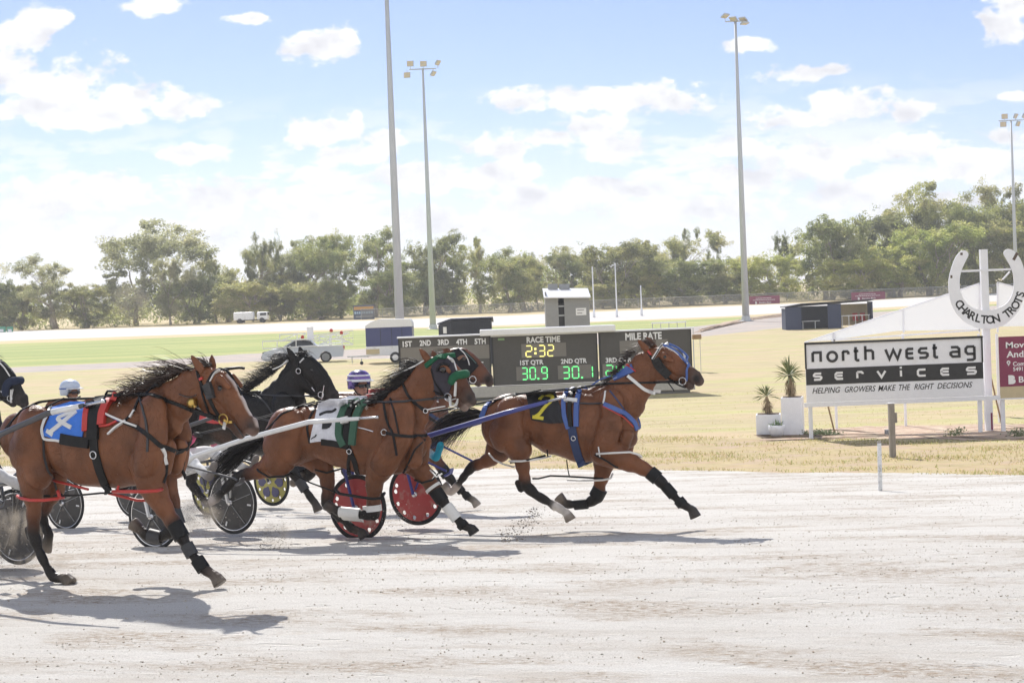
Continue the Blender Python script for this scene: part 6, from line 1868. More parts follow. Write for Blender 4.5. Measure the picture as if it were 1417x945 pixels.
# saddle cloth, saddle, breastplate
h.cloth('saddle_cloth', [(728, 545), (745, 541.5), (768, 541)], [(736, 581), (760, 586), (783, 585)], CL_BLACK)
num = h.strap('cloth_number', [(747, 554), (752, 549), (762, 548.5), (767, 551), (763, 556), (752, 567), (747, 574), (741, 577)], .034, CL_YEL, off=.018, thick=.004)
h.strap('cloth_number_foot', [(738, 577), (753, 579)], .034, CL_YEL, num, off=.018, thick=.004)
sd = h.strap('saddle', [(797, 538.5), (790, 550), (788, 565), (790, 590)], .040, LEATHER, thick=.02, off=.012, mirror=True)
h.strap('saddle_pad', [(803, 538), (799, 555), (798, 575), (798, 590)], .048, BLUES, sd, thick=.024, off=.006, mirror=True); h.strap('saddle_pad', [(786, 540), (780, 556), (781, 575), (787, 593)], .044, BLUES, sd, thick=.020, off=.006, mirror=True)
h.strap('girth', [(791, 590), (795, 612), (800, 630), (806, 645)], .085, NAVYS, thick=.012, off=.003, mirror=True); h.ring('girth_buckle', 794, 606, .022, .006, STEEL)
h.strap('shaft_holder', [(782, 555), (800, 556)], .035, WHITES, sd, thick=.03, off=.02)
h.strap('breast_strap', [(800, 558), (818, 559), (835, 558)], .014, GREYSTRAP, thick=.008, mirror=True); h.strap('breast_plate', [(836, 559), (850, 565), (866, 573), (878, 585), (881, 594)], .045, BLUES, thick=.012, mirror=True)
h.strap('breast_piping', [(835, 562), (848, 569), (864, 578), (876, 590)], .010, REDS, thick=.014, mirror=True)
h.strap('neck_strap', [(838, 541), (837, 550), (835, 558)], .016, WHITES, mirror=True); h.strap('shoulder_strap', [(844, 541), (856, 556), (866, 571)], .014, NAVYS, mirror=True)
h.strap('back_strap', [(670, 568), (690, 552), (715, 545), (738, 543)], .016, LEATHER, thick=.008)
h.strap('tail_guard', [(666, 578), (672, 563), (680, 555)], .05, BLUES, thick=.012)
h.strap('rein', [(742, 543), (790, 539), (830, 532), (870, 530), (905, 529), (926, 529), (944, 528)], .018, LEATHER, thick=.010, y=-.12, mirror=True)
h.strap('head_check', [(815, 536), (830, 525), (845, 520)], .014, BLUES, free=True, y=-.03)
# hopples
def hopple(h, pts_free, mt, w=.020, y=-.2, parent=None, name='hopple_strap'):
    mb = MB(); mb.tube([h.L(a, b, yy) for a, b, yy in pts_free], w * .5, 8, True); return mb.build(name, mt, parent or h.root, True)
hopple(h, [(825, 628, -.27), (850, 626.5, -.27), (872, 625.5, -.25), (884, 629, -.18), (888, 632, -.08), (884, 633, .0)], WHITES)
hopple(h, [(823, 629, -.25), (840, 638, -.26), (852, 646, -.2), (862, 648, -.08)], LEATHER)
hopple(h, [(704, 638, -.27), (722, 638, -.28), (745, 635, -.24), (758, 632, -.12), (762, 631, .05)], WHITES); hopple(h, [(706, 640, -.25), (730, 636.5, -.27), (755, 630, -.2)], LEATHER)
hopple(h, [(676, 627, .0), (684, 636, -.02), (696, 642, -.02), (710, 646, 0.0), (714, 645, .1)], WHITES)
hopple(h, [(785, 664, .05), (810, 665, .04), (834, 664, .03), (845, 662, .08), (848, 655, .14)], WHITES); hopple(h, [(737, 662, -.1), (745, 662, -.05), (762, 658, 0.0), (785, 659, .05), (835, 662, .05)], LEATHER)
hopple(h, [(784, 636, -.05), (786, 650, 0.0), (788, 660, .05)], LEATHER, .012); hopple(h, [(757, 622, -.12), (758, 632, -.15)], LEATHER, .014); hopple(h, [(828, 618, -.26), (830, 632, -.27)], WHITES, .014)
# leg boots
h.loop_xz('knee_boot', (905, 657, -40, -.12, .3), .10, LEATHER); h.loop_xz('leg_boot', (926, 679, -50, -.12, .3), .13, LEATHER); h.loop_xz('fetlock_boot', (942, 695, -50, -.12, .3), .07, LEATHER)
h.loop_xz('knee_boot', (828, 682, 60, .12, .3), .10, LEATHER); h.loop_xz('leg_boot', (804, 698, 5, .12, .3), .14, LEATHER)

# ------------------------------------------------------------------ nearest horse (blue cloth, number 4)
hA = Horse('race_horse', 'nearest bay horse with white blaze, red hopples and blue saddle cloth numbered 4', 140, 14.0, 26, 'bay')
h = hA; h.start(LO, HI)
h.chain([(30, 604, 36, .62), (50, 607, 47, .66), (85, 607, 50, .72), (125, 615, 61, .68), (160, 614, 64, .60), (196, 610, 60, .56), (222, 620, 28, .95)], k=.06)
h.chain([(72, 568, 14, .7), (115, 566, 14, .6), (160, 562, 14, .5), (188, 555, 13, .5)], k=.06)
h.chain([(200, 598, 54, .46), (222, 574, 43, .44), (243, 556, 34, .42), (262, 538, 28, .42), (276, 524, 18, .5)], k=.07)
h.chain([(286, 523, 16, .72, 0, 'b'), (303, 531, 20, .62, 0, 'b'), (318, 551, 20, .50, 0, 'b'), (333, 573, 15.5, .48, 0, 'b'), (343, 588, 13, .58, 0, 'd')], k=.025)
h.chain([(290, 552, 20, .46, 0, 'b'), (308, 567, 15, .46, 0, 'b'), (324, 588, 10, .5, 0, 'd'), (333, 600, 7.5, .7, 0, 'm')], k=.025)
h.chain([(347, 588, 12, .62, 0, 'm'), (350, 594, 9.5, .7, 0, 'm')], k=.02)
h.chain([(304, 525, 7, .8, -.08, 'b'), (316, 535, 4, .8, -.08, 'b')], k=.02, mirror=True)
ears(h, (278, 511, 263.5, 490, 6.6, -.055, -.075), (294, 507, 293, 490, 6.2, .055, .07))
h.chain([(212, 568, 22, .6, -.12), (212, 606, 28, .6, -.15), (204, 645, 25, .7, -.15)], k=.09, mirror=True)
h.chain([(230, 620, 15, .8, -.08), (224, 646, 15, .8, -.08)], k=.09, mirror=True)
h.chain([(50, 590, 30, .7, -.13), (42, 625, 37, .62, -.14), (52, 655, 24, .7, -.15)], k=.06)
h.chain([(50, 590, 30, .7, .13), (52, 625, 35, .62, .14), (68, 655, 24, .7, .14)], k=.06)
# near hind, planted
h.chain([(45, 640, 30, .6, -.13), (44, 672, 20, .75, -.13, 'b'), (47, 700, 12.5, .82, -.13, 'b'), (46, 724, 10.5, .8, -.13, 'd'), (46, 738, 11, .78, -.13, 'k'), (53, 760, 8, .7, -.13, 'k'), (64, 783, 7, .8, -.13, 'k'), (73, 797, 8, .85, -.13, 'k')], k=.03)
h.chain([(73, 798, 7.5, .85, -.13, 'k'), (84, 800, 7, .9, -.13, 'k'), (90, 800, 7.4, .95, -.13, 'k')], k=.015); h.hoof((89, 797.5), (99, 808), -.13)
h.chain([(39, 733, 6, .7, -.13, 'k'), (42, 742, 6.5, .7, -.13, 'k')], k=.02)
# far hind, folded under
h.chain([(74, 655, 24, .6, .13), (76, 675, 17, .75, .13, 'b'), (66, 694, 12, .82, .13, 'd'), (57, 712, 10, .8, .13, 'k'), (62, 727, 7.5, .8, .13, 'k'), (68, 740, 8, .85, .13, 'k'), (66, 748, 7.5, .95, .13, 'k')], k=.025); h.hoof((66, 748), (62, 762), .13)
# near fore, reaching
h.chain([(204, 640, 30, .6, -.13), (209, 668, 24, .7, -.13), (221, 693, 17, .8, -.13, 'b'), (233, 713, 12.5, .84, -.13, 'b'), (245, 731, 12, .86, -.13, 'k'), (256, 751, 9, .8, -.13, 'k'), (268, 770, 7.5, .8, -.13, 'k'), (281, 785, 8.8, .85, -.13, 'k')], k=.035)
h.chain([(281, 786, 8, .85, -.13, 'k'), (293, 794, 7, .9, -.13, 'm'), (297, 797, 7.6, .95, -.13, 'm')], k=.012); h.hoof((298, 796.5), (305, 808), -.13)
# far fore, folded back
h.chain([(222, 650, 24, .6, .12), (232, 680, 17, .75, .12, 'b'), (240, 706, 12, .82, .12, 'd'), (243, 730, 11.5, .85, .12, 'k'), (226, 741, 8.5, .8, .12, 'k'), (206, 744, 8, .8, .12, 'k'), (200, 738, 8.5, .85, .12, 'k')], k=.03)
h.chain([(200, 738, 8, .85, .12, 'k'), (193, 732, 7.5, .9, .12, 'm'), (191, 731, 7.5, .95, .12, 'm')], k=.012); h.hoof((194, 732), (184, 724), .12)
h.groove([(198, 560), (180, 605), (180, 655)], .035, .009); h.groove([(80, 572), (76, 612), (88, 648)], .035, .008); h.groove([(236, 575), (224, 605), (214, 640)], .03, .003)
h.groove([(40, 566), (22, 600), (25, 640)], .03, .004); h.groove([(225, 565), (248, 600)], .025, .008, y=-.1, ymin=.03); h.groove([(52, 572), (66, 590)], .025, -.010)
h.groove([(292, 538), (306, 560), (322, 575)], .016, .006, y=-.08, ymin=.03); h.groove([(309, 548), (330, 575)], .012, -.004, y=-.06, ymin=.03)
for q in range(4): h.groove([(112 + q * 14, 590), (118 + q * 14, 655)], .014, .003)
h.dig(346, 590, .018, -.066, 1.3)
h.paint([(345, 590)], 6.5, (.03, .02, .018), y=-.065); h.paint([(316, 520), (331, 545), (348, 572)], 2.8, (.58, .50, .45), y=0, soft=.6); h.paint([(354, 581), (357, 587)], 3, (.42, .34, .30), y=0, soft=.7); h.paint([(350, 598), (338, 606)], 6, (.16, .10, .08), y=0, soft=.6)
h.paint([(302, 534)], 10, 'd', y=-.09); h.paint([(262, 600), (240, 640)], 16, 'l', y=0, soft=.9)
for q in range(5):
    for w_ in range(2): h.paint([(249 + q * 3.4, 540 - q * 3.2 + w_ * 4.4), (250.2 + q * 3.4, 537.8 - q * 3.2 + w_ * 4.4)], 1.0, (.42, .33, .28), y=-.12, both=False, soft=.5)
h.groove([(296, 530), (303, 526), (311, 531)], .012, -.008, y=-.09, ymin=.03); h.finish(); h.eye(304, 537, .027)
h.hair('mane', [(186, 546), (205, 540), (222, 531), (243, 518), (266, 509)], (-60, 14), 230, .34, (.050, .030, .022), 15, w=.016, wild=.34, droop=-.05)
h.hair('forelock', [(281, 506), (292, 506)], (-25, -2), 70, .17, (.06, .04, .03), 16, w=.014, wild=.4, droop=.1)
h.hair('tail', [(4, 600), (6, 608)], (-70, 30), 150, .55, BLK, 17, w=.016, wild=.25, droop=.5, ysp=.03)
br = h.strap('bridle', [(273, 513), (277, 526), (283, 540), (290, 552), (297, 566), (305, 578)], .026, LEATHER, mirror=True)
h.strap('brow_band', [(287, 530), (294, 517), (304, 510), (313, 512)], .020, LEATHER, br, mirror=True); h.strap('brow_band_piping', [(291, 528), (297, 517), (305, 511.5)], .008, WHITES, br, thick=.010)
h.strap('over_check', [(312, 511), (320, 519), (327, 532), (334, 547)], .016, LEATHER, br, y=.02)
h.strap('blinker', [(287, 530), (292, 540), (294, 551)], .075, GREYSTRAP, br, thick=.02, off=.012, mirror=True)
h.strap('throat_strap', [(277, 526), (281, 548), (290, 572), (304, 578)], .014, LEATHER, br, mirror=True)
h.ring('bit_ring', 311, 580, .042, .006, GOLD, br); h.strap('bit_arm', [(311, 580), (316, 584), (322, 584)], .018, GOLD, br, thick=.012); h.strap('bit_shank', [(312, 584), (310, 594)], .010, WHITES, br, thick=.012)
h.strap('lip_cord', [(324, 586), (332, 596), (337, 605)], .006, GREYSTRAP, br)
h.strap('red_tag', [(277, 525), (281, 523)], .02, REDS, br, thick=.012)
p, nn, _ = h.hit(267, 556); MB().lathe([(.005, -.03), (.034, -.03), (.040, 0), (.034, .03), (.005, .03)], 14, p + nn * .02, 'X').build('ear_plug_tag', GOLD, br, True)
h.strap('tag_cord', [(248, 545), (258, 549), (266, 549), (272, 546)], .006, GREYSTRAP, br)
h.cloth('saddle_cloth', [(74, 563), (98, 556.5), (124, 557)], [(57, 601), (80, 609), (114, 607)], CL_BLUE)
h.strap('cloth_border', [(72, 563), (61, 580), (57, 593), (58, 603), (64, 608), (80, 609), (90, 612)], .020, WHITES, off=.016, thick=.004)
num = h.strap('cloth_number', [(107, 570), (94, 581), (71, 599)], .040, WHITES, off=.018, thick=.005)
h.strap('cloth_number_bar', [(106, 571), (92, 575), (80, 580), (89, 586), (100, 592)], .034, WHITES, num, off=.018, thick=.004); h.strap('cloth_number_foot', [(67, 596), (75, 602)], .032, WHITES, num, off=.018, thick=.004)
h.strap('cloth_weight', [(86, 607), (100, 610), (124, 613)], .085, LEATHER, off=.016, thick=.012)
sd = h.strap('saddle', [(141, 551), (134, 566), (130, 585), (130, 608)], .10, LEATHER, thick=.022, off=.010, mirror=True)
h.strap('saddle_pad', [(161, 549), (148, 560), (143, 573), (142, 588)], .062, REDS, sd, thick=.03, off=.006, mirror=True); h.strap('saddle_pad', [(124, 560), (121, 575), (120, 597)], .05, REDS, sd, thick=.03, off=.006, mirror=True)
h.strap('girth', [(130, 606), (131, 624), (138, 650), (150, 681)], .075, LEATHER, thick=.012, off=.003, mirror=True); h.ring('girth_buckle', 131, 629, .03, .006, STEEL)
MB().tube([h.L(146, 546, .0), h.L(149, 541, .0), h.L(158, 541, .0), h.L(162, 546, .0)], .01, 6).build('saddle_hook', LEATHER, sd, True)
h.strap('shaft_holder', [(124, 566), (134, 564)], .05, LEATHER, sd, thick=.05, off=.02); h.strap('shaft_tie', [(136, 567), (150, 575), (170, 583), (190, 590)], .016, WHITES, thick=.012, off=.012); h.strap('shaft_tie', [(175, 582), (160, 592), (150, 601)], .014, WHITES, thick=.012, off=.012)
h.strap('shaft_tie', [(139, 590), (150, 589), (163, 583)], .016, REDS, thick=.012, off=.010); h.strap('shaft_tie', [(142, 572), (156, 578), (166, 583)], .012, BLUES, thick=.012, off=.010)
h.strap('breast_strap', [(172, 584), (190, 591), (208, 604), (222, 617), (238, 622), (246, 626)], .034, LEATHER, thick=.008, mirror=True); h.strap('neck_strap', [(193, 549), (197, 562), (202, 582), (205, 605), (204, 625)], .018, GREYSTRAP, mirror=True)
h.strap('breast_trim', [(224, 620), (228, 630), (231, 642)], .024, WHITES, thick=.014, off=.006); h.strap('chest_strap', [(231, 642), (230, 655), (226, 668)], .020, LEATHER, mirror=True)
h.strap('wither_strap', [(172, 583), (184, 572), (193, 551), (205, 542), (217, 532)], .018, LEATHER, thick=.008, mirror=True); h.strap('wither_trim', [(180, 578), (186, 568)], .016, WHITES, thick=.012)
h.strap('rein', [(150, 547), (188, 546), (210, 547), (240, 557), (270, 569), (303, 580)], .026, LEATHER, thick=.012, mirror=True)
h.strap('back_strap', [(8, 594), (30, 568), (55, 556), (90, 552), (140, 551)], .02, LEATHER, thick=.008, y=0)
h.strap('hip_strap', [(60, 596), (60, 630), (66, 652), (75, 664), (80, 685)], .016, GREYSTRAP)
hopple(h, [(24, 686, -.05), (28, 689, -.20), (42, 692, -.29), (60, 692, -.29), (78, 690, -.22), (88, 688, -.12)], REDS, .026)
hopple(h, [(63, 660, .0), (78, 666, -.03), (99, 671, -.08), (122, 677, -.1)], REDS, .022); hopple(h, [(80, 679, -.18), (83, 688, -.2)], REDS, .03); hopple(h, [(82, 686, -.19), (110, 685, -.18), (140, 682, -.2), (156, 682, -.25)], LEATHER, .016)
hopple(h, [(156, 680, -.27), (172, 680, -.33), (200, 680, -.33), (216, 679, -.28), (224, 677, -.18)], REDS, .028); hopple(h, [(150, 682, -.1), (170, 687, .0), (190, 692, .05), (215, 692, .08), (234, 684, .12)], REDS, .024); hopple(h, [(164, 672, -.28), (162, 680, -.30)], REDS, .02)
hopple(h, [(61, 686, .0), (70, 686, .08), (86, 684, .1)], LEATHER, .02)
for nm, st, w_, m_ in (('knee_boot', (247, 734, -58, -.13, .3), .13, LEATHER), ('leg_boot', (262, 761, -58, -.13, .3), .10, GREYSTRAP), ('fetlock_boot', (277, 781, -52, -.13, .3), .10, LEATHER), ('knee_boot', (241, 716, -70, .12, .3), .13, GREYSTRAP), ('leg_boot', (215, 743, 170, .12, .3), .12, GREYSTRAP)):
    h.loop_xz(nm, st, w_, m_)

# ------------------------------------------------------------------ second horse (white cloth, grey hood, green nose roll)
hB = Horse('race_horse', 'bay horse in a grey hood with green nose roll and white saddle cloth', 485, 17.2, 20, 'bay')
h = hB; h.start(LO, HI)
h.chain([(398, 606, 37, .62), (406, 603, 43, .67), (440, 597, 38, .74), (475, 603, 46, .70), (510, 608, 52, .60), (546, 606, 49, .56), (568, 618, 26, .95)], k=.06)
h.chain([(440, 572, 13, .7), (480, 572, 13, .6), (510, 569, 13, .5), (532, 562, 13, .5)], k=.06)
h.chain([(540, 598, 48, .46), (560, 572, 38, .44), (578, 546, 28.5, .42), (594, 521, 24, .42)], k=.07)
h.chain([(600, 508, 14, .75, 0, 'b'), (613, 509, 16.5, .62, 0, 'b'), (627, 522, 17, .52, 0, 'b'), (640, 540, 13.5, .50, 0, 'd'), (647, 549, 11.5, .60, 0, 'm')], k=.025)
h.chain([(606, 530, 17, .48, 0, 'b'), (621, 541, 11, .5, 0, 'b'), (634, 553, 7.5, .6, 0, 'd'), (643, 563, 6.5, .7, 0, 'm')], k=.02)
h.chain([(649, 549, 10, .66, 0, 'm'), (652, 555, 8, .72, 0, 'm')], k=.02); h.chain([(613, 507, 6, .8, -.075, 'b'), (622, 514, 3, .8, -.075, 'b')], k=.02, mirror=True)
ears(h, (591, 496, 580, 481.5, 5.6, -.055, -.075), (602, 495, 598, 484, 5.2, .055, .07))
h.chain([(556, 570, 20, .6, -.12), (554, 605, 24, .6, -.15), (531, 640, 21, .7, -.145)], k=.09, mirror=True)
h.chain([(576, 614, 13, .8, -.08), (573, 636, 13, .8, -.08)], k=.09, mirror=True)
h.chain([(404, 590, 26, .7, -.13), (392, 618, 32, .62, -.14), (385, 640, 22, .7, -.15)], k=.06)
h.chain([(408, 590, 26, .7, .13), (420, 618, 30, .62, .14), (440, 636, 20, .7, .14)], k=.06)
# near hind, thrown back
h.chain([(388, 634, 24, .6, -.13), (368, 648, 15, .78, -.13, 'b'), (350, 655, 10, .85, -.13, 'd'), (336, 657, 9.5, .78, -.13, 'k'), (322, 666, 8, .72, -.13, 'k'), (307, 681, 6.6, .8, -.13, 'k'), (298, 690, 7.2, .85, -.13, 'k')], k=.03)
h.chain([(297, 691, 6.6, .85, -.13, 'w'), (290, 695, 6, .9, -.13, 'w'), (289, 694, 6, .95, -.13, 'w')], k=.012); h.hoof((290, 695), (282, 687), -.13)
# far hind, under the belly
h.chain([(440, 632, 20, .6, .12), (452, 656, 13, .78, .12, 'b'), (454, 678, 9.5, .85, .12, 'd'), (452, 696, 9.5, .78, .12, 'k'), (464, 709, 7, .72, .12, 'k'), (478, 722, 6, .8, .12, 'k'), (487, 731, 6.8, .85, .12, 'k')], k=.03)
h.chain([(487, 731, 6.2, .85, .12, 'k'), (497, 735, 5.8, .9, .12, 'm'), (499, 735.5, 6, .95, .12, 'k')], k=.012); h.hoof((499, 734.5), (505, 743), .12, (.06, .05, .045))
# near fore, folded
h.chain([(528, 640, 24, .6, -.12), (519, 662, 15, .75, -.12, 'b'), (517, 685, 10.5, .84, -.12, 'b'), (517, 711, 10, .86, -.12, 'k'), (500, 712, 7, .8, -.12, 'k'), (478, 708, 6.2, .8, -.12, 'k'), (466, 706, 7, .85, -.12, 'k')], k=.03)
h.chain([(466, 706, 6.2, .85, -.12, 'k'), (459, 702, 6.2, .9, -.12, 'm'), (459, 701, 6, .95, -.12, 'm')], k=.012); h.hoof((461, 704), (451, 698), -.12, (.06, .055, .05))
# far fore, reaching
h.chain([(560, 628, 26, .6, .12), (578, 646, 17, .74, .12, 'b'), (592, 664, 12, .82, .12, 'b'), (606, 684, 10, .86, .12, 'k'), (618, 700, 7.6, .8, .12, 'k'), (632, 717, 6.4, .8, .12, 'k'), (640, 726, 7.2, .85, .12, 'k')], k=.035)
h.chain([(640, 726, 6.4, .85, .12, 'k'), (648, 730, 5.8, .9, .12, 'k'), (650, 730, 6, .95, .12, 'k')], k=.012); h.hoof((651, 728.5), (657, 738), .12, (.05, .045, .04))
h.groove([(545, 570), (532, 605), (530, 640)], .035, .009); h.groove([(436, 575), (432, 605), (440, 630)], .035, .008); h.groove([(582, 570), (572, 600), (560, 632)], .03, .004)
h.groove([(396, 570), (385, 595), (385, 625)], .03, .004); h.groove([(566, 560), (584, 588)], .025, .008, y=-.1, ymin=.03); h.groove([(412, 574), (422, 590)], .025, -.010); h.groove([(604, 518), (616, 534), (630, 545)], .014, .006, y=-.08, ymin=.03)
for q in range(3): h.groove([(470 + q * 12, 590), (476 + q * 12, 635)], .014, .003)
h.dig(650, 551, .015, -.060, 1.3)
h.paint([(650, 551)], 5.5, (.03, .02, .018), y=-.06); h.paint([(645, 538), (652, 546)], 2.6, (.45, .33, .27), y=0, soft=.7); h.paint([(296, 691), (289, 696)], 7, (.5, .44, .4), y=-.13, both=False, soft=.2); h.paint([(650, 562), (642, 568)], 5, (.30, .22, .18), y=0, soft=.6)
for q in range(4):
    for w_ in range(2): h.paint([(571.5 + q * 3.4, 525 - q * 3.0 + w_ * 4.4), (572.5 + q * 3.4, 523 - q * 3.0 + w_ * 4.4)], 1.0, (.48, .40, .34), y=-.12, both=False, soft=.5)
h.finish()
h.hair('mane', [(526, 556), (542, 546), (556, 531), (570, 516), (584, 502)], (-60, 10), 240, .30, BLK, 25, w=.015, wild=.34, droop=.12)
h.hair('tail', [(364, 606), (362, 612)], (-50, 38), 200, .72, BLK, 27, w=.018, wild=.045, droop=.02, ysp=.014)
hood = h.cloth('hood', [(597, 506), (605, 497), (616, 495), (626, 500), (633, 513)], [(602, 545), (609, 547), (616, 547), (622, 543), (626, 531)], HOODG, off=.007, nu=20, nv=20, thick=.004)
h.strap('hood_band', [(590, 507), (596, 502), (606, 495), (617, 492.5)], .045, GREENS, hood, thick=.02, mirror=True)
h.roll('nose_roll', [(625, 530), (627, 523), (633, 519), (639, 519)], .042, GREENS, hood)
h.strap('face_cord', [(620, 493), (627, 501), (632, 513)], .012, WHITES, hood, thick=.016); h.strap('hood_seam', [(597, 510), (600, 525), (608, 538), (613, 545)], .012, LEATHER, hood, thick=.012)
p, nn, _ = h.hit(613, 512)
MB().lathe([(.034 * math.sin(a), -.034 * math.cos(a)) for a in np.linspace(.01, math.pi - .01, 9)], 14, p - nn * .006).build('eye', EYE, h.root, True)
h.strap('eye_rim', [(606, 513), (608, 506), (614, 503), (620, 507)], .022, HOODB, hood, thick=.022)
br = h.strap('bridle', [(600, 540), (612, 546), (620, 547)], .016, LEATHER, mirror=True)
h.ring('bit_ring', 621, 549, .036, .006, STEEL, br); h.strap('bit_shank', [(623, 549), (623, 556), (624, 563)], .012, WHITES, br, thick=.014); h.strap('nose_cord', [(631, 528), (631, 538), (630, 548)], .020, WHITES, br, thick=.016); h.strap('bit_bar', [(616, 552), (624, 553), (632, 551)], .010, STEEL, br, thick=.010); h.strap('lip_strap', [(624, 562), (632, 561), (634, 552)], .010, WHITES, br, thick=.012)
h.strap('jaw_buckle', [(602, 548), (606, 552), (606, 556)], .012, STEEL, br, thick=.01)
h.strap('check_rein', [(588, 498), (575, 506), (557, 514), (540, 521)], .014, WHITES, free=True, y=-.03); h.strap('neck_strap', [(558, 532), (564, 546), (574, 558), (588, 567)], .024, LEATHER, thick=.008, mirror=True)
h.strap('throat_strap', [(574, 556), (583, 566), (590, 569)], .02, LEATHER); h.ring('neck_ring', 589, 568, .022, .006, STEEL); h.strap('neck_cord', [(591, 567), (604, 564), (616, 562)], .012, WHITES, free=True, y=-.06)
h.cloth('saddle_cloth', [(441, 558), (456, 552), (482, 552)], [(429, 612), (446, 610), (470, 610)], CL_WHITE)
num = h.strap('cloth_number', [(443, 575), (452, 571), (462, 571), (466, 567)], .026, CL_BLACK, off=.018, thick=.004); h.strap('cloth_number_bowl', [(447, 590), (456, 590), (459, 584), (455, 582)], .055, CL_BLACK, num, off=.018, thick=.004)
h.strap('cloth_border', [(440, 558), (428, 580), (425, 592), (429, 613)], .018, LEATHER, off=.012, thick=.004); h.strap('cloth_weight', [(446, 611), (462, 613), (482, 617)], .060, LEATHER, off=.016, thick=.012)
h.strap('cloth_mark', [(432, 607), (434, 603), (437, 606), (439, 601)], .008, CL_BLACK, off=.018, thick=.004)
sd = h.strap('saddle', [(492, 556), (486, 566), (481, 580), (480, 600), (481, 617)], .06, LEATHER, thick=.02, off=.010, mirror=True)
h.strap('saddle_pad', [(484, 558), (477, 568), (471, 584), (470, 602), (477, 616)], .070, GREENPAD, sd, thick=.036, off=.006, mirror=True); h.strap('saddle_pad', [(505, 556), (497, 569), (491, 584), (489, 600), (488, 615)], .066, GREENPAD, sd, thick=.036, off=.006, mirror=True)
h.strap('girth', [(481, 616), (486, 628), (491, 638), (495, 655)], .05, LEATHER, thick=.012, off=.003, mirror=True); h.ring('girth_buckle', 484, 624, .024, .006, STEEL); h.strap('girth_tail', [(484, 628), (482, 642), (483, 652)], .03, LEATHER, thick=.010)
h.strap('shaft_holder', [(474, 584), (484, 582)], .06, WHITES, sd, thick=.04, off=.02); h.strap('saddle_ties', [(486, 566), (492, 560), (497, 553)], .014, WHITES, sd, thick=.034, off=.01)
h.strap('breast_strap', [(488, 590), (503, 593), (517, 597)], .010, STEEL, thick=.010); h.ring('breast_ring', 532, 598, .028, .006, STEEL); h.strap('breast_plate', [(535, 599), (548, 602), (568, 604), (590, 602)], .030, LEATHER, thick=.008, mirror=True)
h.strap('shoulder_strap', [(531, 557), (534, 580), (544, 600), (549, 630)], .022, LEATHER, thick=.006, mirror=True); h.strap('chest_strap', [(588, 608), (574, 622), (566, 640), (558, 654)], .016, LEATHER); h.strap('shoulder_strap', [(540, 551), (546, 570), (552, 600)], .016, LEATHER, mirror=True)
h.strap('rein', [(440, 556), (480, 556), (520, 557), (560, 556), (600, 551), (619, 549)], .018, GREYSTRAP, thick=.012, mirror=True); h.strap('back_strap', [(368, 596), (390, 573), (415, 563), (438, 560)], .018, LEATHER, thick=.008)
hopple(h, [(352, 643, -.1), (358, 652, -.24), (372, 660, -.27), (392, 659, -.24), (404, 655, -.12)], LEATHER, .022); hopple(h, [(404, 655, -.15), (430, 668, -.1), (460, 679, -.08), (470, 684, -.1)], LEATHER, .016)
hopple(h, [(463, 676, -.1), (470, 683, -.24), (495, 687, -.30), (515, 690, -.29), (528, 689, -.22), (532, 682, -.1)], LEATHER, .030); hopple(h, [(436, 650, .0), (452, 654, .02), (466, 650, .1), (480, 646, .1)], LEATHER, .02); hopple(h, [(574, 664, .06), (584, 668, .0), (598, 664, .0), (606, 655, .1)], LEATHER, .022)
hopple(h, [(595, 650, .0), (604, 660, -.02), (612, 655, 0)], WHITES, .016)
for nm, st, w_, m_ in (('knee_boot', (517, 703, -85, -.12, .3), .06, WHITES), ('leg_boot', (484, 709, 175, -.12, .3), .22, WHITES), ('knee_boot', (606, 685, -55, .12, .3), .15, LEATHER), ('knee_boot_trim', (599, 675, -55, .12, .3), .03, WHITES), ('leg_boot', (625, 709, -52, .12, .3), .17, WHITES), ('fetlock_boot', (640, 726, -45, .12, .3), .05, LEATHER), ('leg_boot', (468, 713, -45, .12, .3), .10, LEATHER)):
    h.loop_xz(nm, st, w_, m_)

